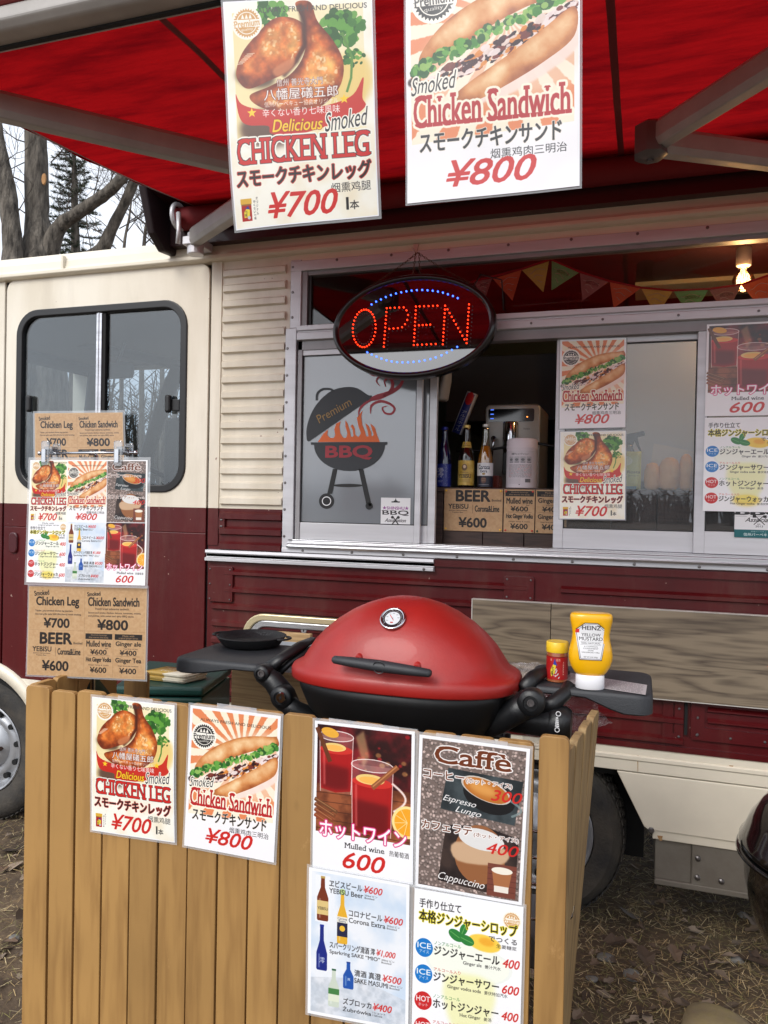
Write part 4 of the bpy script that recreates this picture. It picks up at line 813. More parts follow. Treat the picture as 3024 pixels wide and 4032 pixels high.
ya, yc, ax0, ax1 = 1.47, 2.86, -1.835, 2.1
def zaw(y, x=0): return 2.712+(y-ya)/(yc-ya)*.135
aw = empty('awning', (-.2, 2.86, 2.84), None, None); aw.parent = truck; aw.location = Vector((-.2, 2.86, 2.84))-Vector(truck.location); del_keys = [k for k in ('label', 'category') if k in aw.keys()]
for k in del_keys: del aw[k]
mb = MB(); nx, ny = 60, 28; vs = []; fs = []
for j in range(ny+1):
    for i in range(nx+1):
        x = ax0+(ax1-ax0)*i/nx; y = ya+(yc-ya)*j/ny; s_ = sin(pi*j/ny); z = zaw(y)-.018*s_*(1+.4*sin(x*3.1))+.003*sin(x*17+y*5)*s_+.004*sin(y*21+x*2)*s_+.006*s_*abs(sin((x+1.075)*3.2))
        vs.append((x, y, z))
for j in range(ny):
    for i in range(nx): a = j*(nx+1)+i; fs.append((a, a+1, a+nx+2, a+nx+1))
mb.add(vs, fs); mb.build('awning_fabric', AW, aw, smooth=True)
for xm in (-1.075, -.085, .91, 1.7):
    mb = MB(); P = []; vs = []; fs = []
    for j in range(29):
        y = ya+(yc-ya)*j/28; s_ = sin(pi*j/28); z = zaw(y)-.018*s_*(1+.4*sin(xm*3.1))+.003*sin(xm*17+y*5)*s_+.004*sin(y*21+xm*2)*s_-.003; vs += [(xm-.010, y, z), (xm+.010, y, z)]
    fs = [(2*j, 2*j+1, 2*j+3, 2*j+2) for j in range(28)]; mb.add(vs, fs); mb.build('awning_seam', AWH, aw)
mb = MB(); vs = []
for j in range(15):
    y = ya+(yc-ya)*j/14; s_ = sin(pi*j/14); z = zaw(y)-.018*s_*(1+.4*sin(ax0*3.1)); vs += [(ax0-.004, y, z+.004), (ax0+.028, y, z-.006)]
mb.add(vs, [(2*j, 2*j+1, 2*j+3, 2*j+2) for j in range(14)]); mb.build('side_hem', mat('faded_hem', (120, 78, 76), .8), aw)
# front bar: aluminium profile with a red lip
mb = MB(); mb.prism([(ya-.045, 2.678), (ya+.014, 2.670), (ya+.022, 2.682), (ya+.01, 2.715), (ya-.03, 2.736), (ya-.06, 2.728), (ya-.062, 2.695)], ax0-.03, ax1, 'X'); fbar = mb.build('front_bar', ARM, aw, bevel=.006, seg=3)
mb = MB(); mb.box(ax0, ax1, ya-.008, ya+.004, 2.668, 2.673); mb.build('bar_groove', DARK, fbar)
mb = MB(); mb.prism([(ya-.058, 2.728), (ya-.03, 2.738), (ya-.035, 2.765), (ya-.055, 2.785), (ya-.085, 2.775), (ya-.08, 2.745)], ax0-.03, ax1, 'X'); mb.build('valance_roll', mat('faded_red_cloth', (150, 62, 62), .7, var=.15, vscale=6), aw, bevel=.008, seg=3)
# case and roller on the truck
CASE = mat('maroon_awning_case', (46, 8, 14), .45, coat=.2)
mb = MB(); mb.prism([(2.80, 2.925), (2.74, 2.915), (2.725, 2.89), (2.76, 2.885), (2.90, 2.87), (2.965, 2.78), (2.965, 2.70), (3.02, 2.70), (3.05, 2.90), (2.98, 2.95)], -1.97, 2.1, 'X'); mb.build('awning_case', CASE, aw, bevel=.006, seg=2)
mb = MB(); mb.prism([(2.78, 2.935), (2.71, 2.90), (2.78, 2.72), (2.86, 2.665), (3.04, 2.68), (3.05, 2.95)], -2.0, -1.965, 'X'); mb.build('case_end_cap', mat('end_cap', (30, 14, 18), .5), aw, bevel=.008)
mb = MB(); mb.lathe([(.048, -1.90), (.048, 2.1)], 24, (0, 2.87, 2.80), 'X'); mb.build('fabric_roller', mat('rolled_red_fabric', (112, 12, 20), .75), aw, auto=40)
mb = MB(); mb.box(-1.97, 2.1, 2.90, 2.95, 2.700, 2.84); mb.build('case_back', CASE, aw)
mb = MB(); torus(mb, (-1.885, 2.84, 2.80), .05, .010, (1, 0, 0)); mb.tube([(-1.86, 2.80, 2.80), (-1.85, 2.79, 2.72), (-1.86, 2.80, 2.67)], .010, 6); mb.build('crank_eye', ALU, aw, smooth=True)
def arm(P, Q, h=.038, w=.026, name='awning_arm'):
    P, Q = Vector(P), Vector(Q); d = (Q-P).normalized(); s_ = d.cross(Vector((0, 0, 1))).normalized(); u = s_.cross(d); vs = []
    prof = [(-w, -h*.5), (-w*.7, -h), (w*.7, -h), (w, -h*.5), (w, h*.6), (w*.6, h), (-w*.6, h), (-w, h*.6)]
    for c in (P, Q): vs += [c+s_*a+u*b for a, b in prof]
    m_ = MB(); fs = [(i, (i+1) % 8, 8+(i+1) % 8, 8+i) for i in range(8)]+[tuple(range(8))[::-1], tuple(range(8, 16))]; m_.add(vs, fs); return m_.build(name, ARM, aw, bevel=.004)
eL, eR = Vector((-1.105, 2.22, 2.645)), Vector((.030, 2.32, 2.655)) 
arm(eL, (-1.80, 1.52, 2.655)); arm(eL+Vector((0, .02, -.01)), (-1.79, 2.82, 2.70))
arm(eR, (.70, 1.52, 2.66)); arm(eR+Vector((0.01, .02, -.012)), (.72, 2.82, 2.68))
for e in (eL, eR):
    mb = MB(); mb.lathe([(.034, e.z-.06), (.048, e.z-.05), (.048, e.z+.03), (.03, e.z+.042)], 7, (e.x-.02, e.y+.01, 0)); el_ = mb.build('arm_elbow', mat('elbow_cast', (100, 96, 94), .4, metal=.5), aw, auto=40); mb = MB(); mb.lathe([(.010, e.z-.066), (.010, e.z-.060)], 6, (e.x-.02, e.y+.01, 0)); mb.build('bolt', SCR, el_)
mb = MB(); mb.lathe([(.035, 2.63), (.035, 2.72)], 16, (-1.80, 2.84, 0)); mb.box(-1.84, -1.77, 2.80, 2.93, 2.665, 2.70); mb.build('arm_mount', ALU, aw, bevel=.004)
# ------------------------------------------------------------------ service window
win = empty('service_window', (-.4, YF, 1.4), None, None); win.parent = truck; win.location = Vector((-.4, YF, 1.4))-Vector(truck.location)
for k in ('label', 'category'):
    if k in win.keys(): del win[k]
def zb(px, py, y=YF): return Z_(px, py, y)
mb = MB()
x1 = 1.9; yf = YF-.010
mb.box(-1.428, -1.378, yf, YF+.03, 1.384, 2.325); mb.box(-1.408, -1.360, yf, YF+.03, 2.325, 2.61)         # left flange, stepped
mb.box(-1.408, x1, yf-.002, YF+.03, 2.562, 2.604)                                                         # head
mb.box(-1.428, x1, yf-.003, YF+.03, 1.384, 1.402)                                                         # sill flange
mb.build('window_flange', ALU, win, bevel=.002)
mb = MB(); mb.prism([(YF-.008, 1.402), (YF-.026, 1.402), (YF-.030, 1.410), (YF-.018, 1.414), (YF-.018, 1.426), (YF-.010, 1.430), (YF-.010, 1.438), (YF+.06, 1.440), (YF+.06, 1.402)], -1.40, x1, 'X'); mb.build('sill_track', ALUB, win, bevel=.001)
mb = MB(); mb.prism([(YF-.010, 2.270), (YF-.024, 2.272), (YF-.024, 2.300), (YF-.016, 2.303), (YF-.016, 2.308), (YF-.026, 2.311), (YF-.026, 2.330), (YF-.010, 2.334), (YF+.05, 2.334), (YF+.05, 2.270)], -1.37, x1, 'X'); mb.build('middle_rail', ALU, win, bevel=.001)
mb = MB(); mb.box(-1.37, x1, YF-.004, YF+.05, 2.232, 2.270); mb.box(-1.37, -1.352, YF-.004, YF+.05, 1.44, 2.27); mb.box(-1.36, -1.335, YF-.002, YF+.05, 2.334, 2.562); mb.box(-1.335, x1, YF+.002, YF+.05, 2.545, 2.562); mb.build('inner_track', mat('weathered_aluminium', (150, 148, 150), .5, metal=.5, var=.15, vscale=4), win, bevel=.001)
mb = MB(); [mb.screw(-1.418, yf, 1.45+.113*k, .006) for k in range(8)]; [mb.screw(-1.398, yf, 2.37+.105*k, .006) for k in range(3)]; [mb.screw(-1.33+.22*k, yf-.003, 1.393, .006) for k in range(14)]; [mb.screw(-1.20+.235*k, yf-.002, 2.595, .006) for k in range(12)]; [mb.screw(-.40+.26*k, YF-.024, 2.288, .005) for k in range(7)]
mb.build('screws', SCR, win, kind='stuff')
def sash(x0, x1, y, name='window_sash', stile=.032, bot=.070, gl=GLS, z0=1.44, z1=2.232, top=.022, st2=None):
    st2 = st2 or stile
    m_ = MB(); m_.box(x0, x0+stile, y, y+.022, z0, z1); m_.box(x1-st2, x1, y, y+.022, z0, z1); m_.box(x0+stile, x1-st2, y+.001, y+.021, z0, z0+bot); m_.box(x0+stile, x1-st2, y+.001, y+.021, z1-top, z1)
    o = m_.build(name, ALU, win, bevel=.0015)
    m_ = MB(); m_.box(x0+stile, x1-st2, y+.010, y+.014, z0+bot, z1-top); m_.build('pane', gl, o)
    m_ = MB(); frame_mb(m_, [(x0+stile, z0+bot), (x1-st2, z0+bot), (x1-st2, z1-top), (x0+stile, z1-top)], [(x0+stile+.004, z0+bot+.004), (x1-st2-.004, z0+bot+.004), (x1-st2-.004, z1-top-.004), (x0+stile+.004, z1-top-.004)], y+.006, y+.018); m_.build('glazing_strip', RUB, o)
    return o
s1 = sash(X_(1166, 1800), X_(1658, 1800), YF+.000, gl=GLF, stile=.020, st2=.024)
s2 = sash(X_(1232, 1800, 3.0), X_(1720, 1800, 3.0), YF+.026, gl=GLF, stile=.024, st2=.030)
xp0, xp1 = X_(2185, 1800, 3.0), X_(2760, 1800, 3.0); s3 = sash(xp0, xp1, YF+.026, stile=.036, bot=.075, st2=.02)
s4 = sash(X_(2738, 1800, 2.96), 1.30, YF+.0, stile=.036, bot=.080); sash(1.26, 1.88, YF+.026)
mb = MB(); [mb.box(xp0+.05+.04*k, xp0+.065+.04*k, YF+.0245, YF+.027, 2.215, 2.222) for k in (3, 4)]; mb.build('rail_marks', RUB, s3)
# transom panes
mb = MB(); mb.box(-1.335, x1, YF+.02, YF+.024, 2.334, 2.548); mb.build('transom_pane', glass('transom_glass', (.86, .86, .87), .03), win)
mb = MB(); mb.box(-1.335, -1.322, YF+.010, YF+.022, 2.334, 2.548); mb.build('transom_bead', RUB, win)
# ------------------------------------------------------------------ inside of the van
BODY = mat('kitchen_wall_green', (112, 122, 110), .7, var=.12, vscale=3); BRN = wood('dark_counter_board', (70, 52, 46), (44, 33, 30), axis='X', bump=.15)
mb = MB(); mb.box(-1.78, 1.86, yb-.04, yb-.01, .8, 2.6); mb.box(-1.79, -1.77, YF+.06, yb-.03, .8, 2.6); mb.box(1.84, 1.86, YF+.06, yb-.03, .8, 2.6); mb.build('kitchen_wall', BODY, truck)
mb = MB(); mb.box(-1.78, 1.86, YF+.06, yb-.02, 2.60, 2.62); mb.build('kitchen_ceiling', mat('kitchen_ceiling', (70, 30, 34), .6), truck)
mb = MB(); mb.box(-1.78, 1.86, YF+.06, yb-.02, .74, .78); mb.build('kitchen_floor', mat('kitchen_floor', (60, 58, 56), .7), truck)
yk = 3.10
bx = [-1.30]+[-1.10+.0+.145*k*1.15 for k in range(17)]
for i in range(len(bx)-1):
    mb = MB(); mb.box(bx[i]+.001, bx[i+1]-.002, yk+.002*(i % 2), yk+.02, 1.30, 1.648); mb.build('counter_board', BRN, truck, bevel=.0015)
mb = MB(); mb.box(-1.30, 1.7, yk-.004, yk+.50, 1.650, 1.668); ctop = mb.build('counter_shelf', BRN, truck, bevel=.002)
mb = MB(); mb.box(-1.2, 1.7, yk+.52, yb-.05, 1.30, 1.62); mb.build('back_worktop', mat('worktop_steel', (104, 104, 108), .35, metal=.6), truck)
# extractor hood, wall cupboards and the pale duct seen through the right-hand sash
mb = MB(); mb.box(-.95, -.32, 3.85, yb-.05, 2.02, 2.35); mb.build('wall_cupboard', mat('cupboard_dark', (58, 60, 64), .5), truck, bevel=.004)
mb = MB(); mb.tube([(-.31, 3.75, 2.60), (-.31, 3.75, 2.15), (-.30, 3.72, 1.75)], .035, 10); mb.build('black_pipe', RUB, truck, smooth=True)
mb = MB(); mb.box(-.08, .75, 3.75, yb-.05, 1.72, 2.40); mb.box(-.22, -.09, 3.95, yb-.05, 1.72, 2.45); mb.build('steel_cabinet', mat('cabinet_steel', (190, 194, 198), .4, metal=.1, var=.08, vscale=2), truck, bevel=.006)
q1_, q2_ = at(2500, 1128, 3.6), at(3100, 1055, 3.6); mb = MB(); mb.box(q1_.x, q2_.x, 3.6, 3.85, q1_.z, q1_.z+.095); mb.build('shelf_box', mat('cream_board', (206, 196, 168), .6), truck, bevel=.004)
mb = MB(); mb.tube([(-.50, 3.10, 2.40), (-.20, 3.10, 2.405)], .004, 5); mb.tube([(-1.1, 3.2, 2.38), (-.75, 3.2, 2.38)], .004, 5); mb.build('hook_rail', SCR, truck)
# ------------------------------------------------------------------ printed sheets
def film(name, al, c=(235, 238, 242), rough=.15):
    if name in MATS: return MATS[name]
    m = bpy.data.materials.new(name); m.use_nodes = True; b = m.node_tree.nodes['Principled BSDF']; b.inputs['Base Color'].default_value = lin(c); b.inputs['Roughness'].default_value = rough; b.inputs['Alpha'].default_value = al; MATS[name] = m; return m
LAM = film('laminate_film', .30); TAPE = film('clear_tape', .42, (226, 226, 230), .35)
def quadmesh(name, C, m, nx=8, ny=10, curl=0, uv=True, off=0.0, seed=0, parent=None):
    """sheet between corners TL,TR,BR,BL, slightly wavy"""
    TL, TR, BR, BL = [Vector(c) for c in C]; N = (TR-TL).cross(BL-TL).normalized()
    if N.y > 0: N = -N
    o0 = (TL+TR+BR+BL)/4; vs = []; fs = []; r = random.Random(seed); p1, p2, p3 = [r.uniform(0, 6) for _ in range(3)]
    for j in range(ny+1):
        for i in range(nx+1):
            u, v = i/nx, j/ny; p = TL*(1-u)*(1-v)+TR*u*(1-v)+BR*u*v+BL*(1-u)*v
            d = curl*(sin(u*4+p1)*.5+sin(v*5+p2)*.6+sin(u*3-v*4+p3)*.4)*(.25+v) if curl else 0
            vs.append(p+N*(off+d+abs(curl)*1.3)-o0)
    for j in range(ny):
        for i in range(nx): a = j*(nx+1)+i; fs.append((a, a+nx+1, a+nx+2, a+1))
    me = bpy.data.meshes.new(name); me.from_pydata([tuple(v) for v in vs], [], fs); me.update(); me.materials.append(m)
    if uv:
        l = me.uv_layers.new(name='uv')
        for k, lp in enumerate(me.loops): q = lp.vertex_index; l.data[k].uv = ((q % (nx+1))/nx, 1-(q//(nx+1))/ny)
    for p in me.polygons: p.use_smooth = True
    o = bpy.data.objects.new(name, me); COL.objects.link(o); o.location = o0
    if parent: o.parent = parent; o.location = o0-parent_world(parent)
    return o
def grow(C, k):
    c = sum((Vector(q) for q in C), Vector())/4; TL, TR, BR, BL = [Vector(q) for q in C]; ux = (TR-TL).normalized(); uz = (TL-BL).normalized()
    return [TL-ux*k+uz*k, TR+ux*k+uz*k, BR+ux*k-uz*k, BL-ux*k-uz*k]
PM = {}
def pmat(key, **k):
    kk = key+str(sorted(k.items()))
    if kk not in PM: PM[kk] = printmat('print_'+key, PC[key], **k)
    return PM[kk]
def sheet(name, key, C, label, cat, group=None, curl=.002, lam=.006, tape=None, seed=0, **k):
    o = quadmesh(name, C, pmat(key, **{**dict(rough=.32, coat=.35, bump=.12), **k}), curl=curl, seed=seed)
    sd_ = o.modifiers.new('thickness', 'SOLIDIFY'); sd_.thickness = .0006; sd_.offset = -1; sd_.use_rim = False
    tag(o, label, cat, group)
    if lam: quadmesh('laminate', grow(C, lam), LAM, curl=curl, uv=False, off=-.0012, seed=seed, parent=o)
    for (a, b) in (tape or []):
        quadmesh('tape', [b[0], b[1], b[2], b[3]], TAPE, 6, 2, uv=False, off=a, parent=o)
    return o
def px4(Y, *P): return [at(x, y, Y) for x, y in P]
def rectw(x0, z1, x1, z0, Y): return [Vector((x0, Y, z1)), Vector((x1, Y, z1)), Vector((x1, Y, z0)), Vector((x0, Y, z0))]
# hanging under the awning bar
c1 = [at(885, 15, 1.375), at(1470, -14, 1.385), at(1492, 850, 1.45), at(940, 912, 1.44)]
p = sheet('poster', 'leg', c1, 'large laminated chicken leg poster hanging from the awning bar, priced 700 yen', 'poster', curl=.007, lam=.005, seed=1)
c2 = [at(1606, -185, 1.35), at(2286, -262, 1.35), at(2283, 735, 1.40), at(1608, 805, 1.40)]
p2 = sheet('poster', 'sand', c2, 'large glossy chicken sandwich poster hanging from the awning bar, priced 800 yen', 'poster', curl=.007, lam=.004, seed=4, coat=1.0, rough=.25, bump=.35)
for cc, pp in ((c1, p), (c2, p2)):
    for t in (.15, .85):
        a = cc[0]*(1-t)+cc[1]*t; mb = MB(); mb.tube([a-Vector((0, 0, .01)), Vector((a.x, 1.40, 2.735))], .002, 5); mb.build('hanging_string', mat('string', (200, 196, 190), .8), pp)
# on the fence
FY = 1.646
def tp(x0, y0, x1, y1, Y=FY): return [at(x0, y0, Y), at(x1, y1, Y), at(x1, y1+46, Y), at(x0, y0+46, Y)]
sheet('poster', 'leg', px4(FY, (366, 2742), (690, 2776), (688, 3318), (362, 3268)), 'small chicken leg poster taped to the left part of the wooden fence', 'poster', 'menu posters taped to the fence', tape=[(.0015, tp(466, 2738, 602, 2752))], seed=2, curl=.0026)
sheet('poster', 'sand', px4(FY, (753, 2775), (1108, 2819), (1082, 3393), (730, 3325)), 'chicken sandwich poster with orange sunburst taped to the wooden fence', 'poster', 'menu posters taped to the fence', tape=[(.0015, tp(856, 2768, 1012, 2788))], seed=3, curl=.0026)
sheet('poster', 'wine', px4(FY, (1241, 2836), (1635, 2880), (1627, 3481), (1232, 3413)), 'mulled wine poster with two red glasses taped to the wooden fence', 'poster', 'menu posters taped to the fence', tape=[(.0015, [at(1296, 2826, FY), at(1572, 2862, FY), at(1570, 2915, FY), at(1293, 2876, FY)])], seed=5, curl=.002)
sheet('poster', 'caffe', px4(FY, (1653, 2891), (2088, 2948), (2055, 3562), (1634, 3490)), 'coffee poster on a background of beans taped to the wooden fence', 'poster', 'menu posters taped to the fence', tape=[(.0015, [at(1718, 2884, FY), at(2000, 2920, FY), at(1998, 2940, FY), at(1716, 2904, FY)])], seed=6, curl=.002)
sheet('poster', 'beer', px4(FY-.003, (1219, 3412), (1614, 3482), (1608, 4062), (1213, 3985)), 'pale blue bottled drinks price list taped low on the fence', 'poster', 'menu posters taped to the fence', seed=7, curl=.002)
sheet('poster', 'ginger', px4(FY-.002, (1634, 3494), (2062, 3570), (2046, 4190), (1620, 4120)), 'white ginger drinks price list taped low on the fence under the coffee poster', 'poster', 'menu posters taped to the fence', seed=8, curl=.002)
# on the window glass of the truck
sheet('poster', 'sand', px4(YF+.018, (2206, 1338), (2466, 1330), (2462, 1682), (2203, 1688)), 'faded chicken sandwich poster stuck inside the sliding window, above a chicken leg poster', 'poster', 'posters on the sliding window', curl=0, lam=.004, coat=.5, dim=.98)
sheet('poster', 'leg', px4(YF+.018, (2206, 1700), (2464, 1696), (2461, 2046), (2203, 2042)), 'chicken leg poster stuck on the sliding window, under a sandwich poster', 'poster', 'posters on the sliding window', curl=0, lam=.004, coat=.5, dim=.98)
xw = X_(2776, 1600, 2.955)
sheet('poster', 'wine', [Vector((xw, 2.955, Z_(2776, 1278, 2.955))), Vector((xw+.262, 2.955, Z_(2776, 1278, 2.955))), Vector((xw+.262, 2.955, Z_(2776, 1639, 2.955))), Vector((xw, 2.955, Z_(2776, 1639, 2.955)))], 'mulled wine poster on the right-hand window pane, cut by the edge of the photo', 'poster', 'posters on the sliding window', curl=0, lam=0, coat=.5, dim=.98)
sheet('poster', 'ginger', [Vector((xw, 2.955, Z_(2776, 1645, 2.955))), Vector((xw+.262, 2.955, Z_(2776, 1645, 2.955))), Vector((xw+.262, 2.955, Z_(2776, 2012, 2.955))), Vector((xw, 2.955, Z_(2776, 2012, 2.955)))], 'white ginger drinks price list on the right-hand window pane', 'poster', 'posters on the sliding window', curl=0, lam=0, coat=.5, dim=.98)
# kraft cards pinned to the counter front
for key, u0, v0, u1, v1, xa, xb, lb, pins in (('k1', .012, .50, .488, .985, 1749, 1979, 'brown kraft BEER price card pinned to the counter front', (240, 190, 60)), ('k2', .491, .50, .733, .985, 1984, 2105, 'brown kraft card for mulled wine and hot ginger vodka pinned to the counter', (200, 60, 50)), ('k3', .735, .50, .985, .985, 2109, 2232, 'brown kraft ginger ale card pinned to the counter, half hidden by the window frame', (50, 80, 60))):
    PC[key] = crop(PC['kraft'], u0, v0, u1, v1); X0, X1 = X_(xa, 2000, 3.094), X_(xb, 2000, 3.094); Z1, Z0 = Z_(1850, 1925, 3.094), Z_(1850, 2091, 3.094)
    o = sheet('price_card', key, rectw(X0, Z1, X1, Z0, 3.094), lb, 'price card', 'kraft price cards along the counter', curl=0, lam=0, coat=0, rough=.6, bump=0)
    for i in (0, 1):
        for j in (0, 1): mb = MB(); mb.lathe([(.004, 0), (.004, -.004), (.002, -.006)], 10, (X0+.008+i*(X1-X0-.016), 3.094, Z0+.008+j*(Z1-Z0-.016)), 'Y'); mb.build('pin', mat('pin_%d' % pins[0], pins, .4), o)
# menu boards in front of the cab
sheet('menu_board', 'kraft', px4(2.925, (136, 1627), (483, 1624), (490, 1903), (139, 1907)), 'laminated kraft paper menu on the cab window, half hidden by the clip stand', 'menu', 'laminated menus in front of the cab', curl=.0, lam=.010, seed=9)
m1 = sheet('menu_board', 'multi', px4(1.775, (122, 1812), (584, 1812), (576, 2305), (107, 2292)), 'laminated colour menu of six small posters clipped to the rod of the stand', 'menu', 'laminated menus in front of the cab', curl=.002, lam=.008, seed=10)
m2 = sheet('menu_board', 'kraft', px4(1.785, (115, 2308), (580, 2313), (573, 2676), (108, 2656)), 'laminated kraft paper menu hanging below the colour menu', 'menu', 'laminated menus in front of the cab', curl=.001, lam=.005, seed=11)
CHR = mat('chrome', (210, 212, 216), .12, metal=1); CLR = glass('clear_acrylic', (.86, .88, .9), .25, .1)
p0, p1 = at(157, 1785, 1.79), at(534, 1782, 1.79)
st = empty('menu_stand', (p0.x*.5+p1.x*.5, 1.81, 0), 'chrome menu stand holding laminated menus from a thin horizontal rod', 'menu stand')
mb = MB(); mb.tube([p0, p1], .0035, 8); [mb.lathe([(0.001, -.006), (.006, -.003), (.006, .003), (.001, .006)], 8, tuple(q), 'X') for q in (p0, p1)]; mb.build('rod', CHR, st, smooth=True)
xm = (p0.x+p1.x)/2+.012; mb = MB(); mb.tube([(xm, 1.815, .03), (xm, 1.815, p0.z-.005), (xm, 1.792, p0.z)], .007, 10); mb.build('pole', CHR, st, smooth=True)
mb = MB(); mb.lathe([(.14, 0), (.14, .012), (.12, .02), (.02, .03), (.015, .05)], 28, (xm, 1.815, 0)); mb.build('base', RUB, st, auto=40)
for px in (197, 483):
    c = at(px, 1762, 1.783); o = empty('menu_clip', (c.x, c.y, c.z), 'clear plastic clip at the %s end of the menu stand rod' % ('left' if px < 300 else 'right'), 'clip', 'clear clips on the menu rod')
    mb = MB(); mb.prism(rrect(c.x-.018, c.z-.052, c.x+.008, c.z+.018, .005, 2), 1.768, 1.773); mb.prism(rrect(c.x-.004, c.z-.045, c.x+.022, c.z+.012, .005, 2), 1.797, 1.802); mb.build('jaw', CLR, o, bevel=.001)
    mb = MB(); mb.tube([(c.x-.014, 1.785, c.z-.012), (c.x+.018, 1.785, c.z-.012)], .009, 10); mb.box(c.x-.012, c.x+.015, 1.772, 1.798, c.z-.012, c.z+.002); mb.build('hinge', CLR, o, auto=40)
    mb = MB(); mb.box(c.x-.012, c.x+.000, 1.764, 1.767, c.z-.042, c.z-.006); mb.build('spring_plate', CHR, o)
# ------------------------------------------------------------------ flat decals cut from coloured film
def flat(name, polys, m, Y, parent, conv, th=.0006):
    """cut film: a closed outline, or ('strip', left edge, right edge)"""
    from mathutils.geometry import tessellate_polygon
    vs = []; fs = []
    for P in polys:
        o0 = len(vs)
        if P[0] == 'strip':
            n_ = len(P[1]); vs += [conv(*q) for q in P[1]]+[conv(*q) for q in P[2]]; fs += [(o0+k, o0+k+1, o0+n_+k+1, o0+n_+k) for k in range(n_-1)]
        else:
            vs += [conv(*q) for q in P]; fs += [tuple(o0+i for i in t) for t in tessellate_polygon([[Vector((float(x), float(y), 0)) for x, y in P]])]
    me = bpy.data.meshes.new(name); me.from_pydata([tuple(v) for v in vs], [], fs); me.materials.append(m)
    o = bpy.data.objects.new(name, me); COL.objects.link(o)
    if parent: o.parent = parent; me.transform(Matrix.Translation(-parent_world(parent)))
    return o
def ribbon(P, ws, n=6):
    P = smooth_poly(P, n, False); k = np.linspace(0, len(ws)-1, len(P)); w = np.interp(k, range(len(ws)), ws); d = np.gradient(P, axis=0); L = np.hypot(d[:, 0], d[:, 1])[:, None]; nn = np.stack([-d[:, 1], d[:, 0]], 1)/L*w[:, None]/2
    return ('strip', list(map(tuple, P+nn)), list(map(tuple, P-nn)))
def text3d(name, s, O, xd, ud, w, h, m, parent=None, shear=0, bold=0, hang=0):
    v, t = glyphs(s, bold); v = v.copy(); v[:, 0] += shear*v[:, 1]; mn, mx_ = v.min(0), v.max(0); v = (v-mn)/(mx_-mn); O, xd, ud = Vector(O), Vector(xd).normalized(), Vector(ud).normalized()
    me = bpy.data.meshes.new(name); me.from_pydata([tuple(O+xd*a*w+ud*b*h) for a, b in v], [], [tuple(int(q) for q in f) for f in t]); me.update(); me.materials.append(m)
    o = bpy.data.objects.new(name, me); COL.objects.link(o)
    if parent: o.parent = parent; me.transform(Matrix.Translation(-parent_world(parent)))
    return o
YD = YF+.0085
D_ = lambda x, y: at(1100+x*.66305, 950+y*.66305, YD)
D2 = lambda x, y: at(1100+x*.66305, 950+y*.66305, YD-.0008)
ell = lambda cx, cy, rx, ry, n=28: [(cx+rx*cos(2*pi*k/n), cy+ry*sin(2*pi*k/n)) for k in range(n)]
dk = mat('decal_charcoal', (44, 47, 52), .5); do = mat('decal_orange', (224, 104, 44), .5); dr = mat('decal_red', (160, 44, 56), .5)
dec = empty('window_decal', tuple(D_(420, 1300)), 'barbecue grill decal with orange flames and red smoke on the left window pane', 'decal')
flat('grill_lid', [list(map(tuple, smooth_poly([(163, 1182), (162, 1110), (190, 1020), (240, 945), (310, 888), (390, 866), (460, 872), (525, 912), (548, 916), (546, 932)], 5, False)))+[(175, 1190)], ribbon([(222, 945), (226, 905), (255, 880), (300, 878), (328, 892)], [14, 14, 12])], dk, YD, dec, D_)
flm = [(228, 1192), (262, 1142), (288, 1118), (284, 1150), (300, 1168), (322, 1168), (332, 1150), (326, 1118), (338, 1082), (364, 1070), (356, 1100), (362, 1140), (380, 1168), (398, 1166), (404, 1140), (392, 1100), (392, 1062), (404, 1082), (420, 1130), (424, 1160), (440, 1160), (436, 1120), (424, 1100), (432, 1086), (446, 1106), (452, 1150), (470, 1164), (484, 1140), (470, 1100), (460, 1050), (494, 1004), (486, 1040), (492, 1090), (508, 1130), (516, 1160), (530, 1158), (522, 1120), (510, 1080), (528, 1094), (544, 1130), (548, 1160), (560, 1150), (548, 1110), (540, 1082), (566, 1104), (580, 1150), (596, 1192)]
flat('flames', [flm], do, YD, dec, D_)
flat('grill_bowl', [[(186, 1194), (642, 1192), (642, 1206), (628, 1210)]+ell(416, 1210, 210, 155, 40)[1:20]+[(206, 1210), (188, 1208)]], dk, YD, dec, D_)
flat('grill_legs', [[(318, 1352), (345, 1352), (314, 1500), (284, 1500)], [(470, 1352), (498, 1352), (548, 1572), (520, 1580)], ell(408, 1450, 90, 10), ell(280, 1543, 45, 46), ell(533, 1572, 22, 22, 18)], mat('decal_black', (18, 18, 20), .5), YD, dec, D_)
flat('wheel_ring', [ribbon([(280+25*cos(t*.35), 1543+25*sin(t*.35)) for t in range(19)], [5, 5], 2)], mat('decal_white', (225, 225, 228), .5), YD, dec, D2)
flat('smoke', [ribbon([(470, 1040), (476, 1000), (510, 960), (570, 925), (640, 905), (690, 880), (722, 850), (738, 800), (724, 768)], [3, 12, 16, 22, 26, 22, 18, 14, 5]), ribbon([(520, 950), (600, 930), (660, 890), (672, 840), (650, 812), (625, 830), (632, 866)], [3, 16, 22, 18, 14, 11, 4]), ribbon([(541, 1025), (548, 975), (600, 950), (656, 966), (684, 995), (665, 1024), (628, 1020), (612, 990), (640, 978)], [3, 14, 16, 15, 13, 13, 12, 9, 4]), ribbon([(530, 775), (555, 795), (590, 800), (576, 830), (596, 858)], [18, 12, 10, 10, 3])], dr, YD, dec, D_)
b0 = D2(238, 1082); b1 = D2(432, 972); text3d('lettering', 'Premium', b0, b1-b0, Vector((b0.z-b1.z, 0, b1.x-b0.x)).normalized()*1 if False else Vector((-(b1-b0).z, 0, (b1-b0).x)), (b1-b0).length, .036, mat('decal_gold', (150, 118, 62), .5), dec)
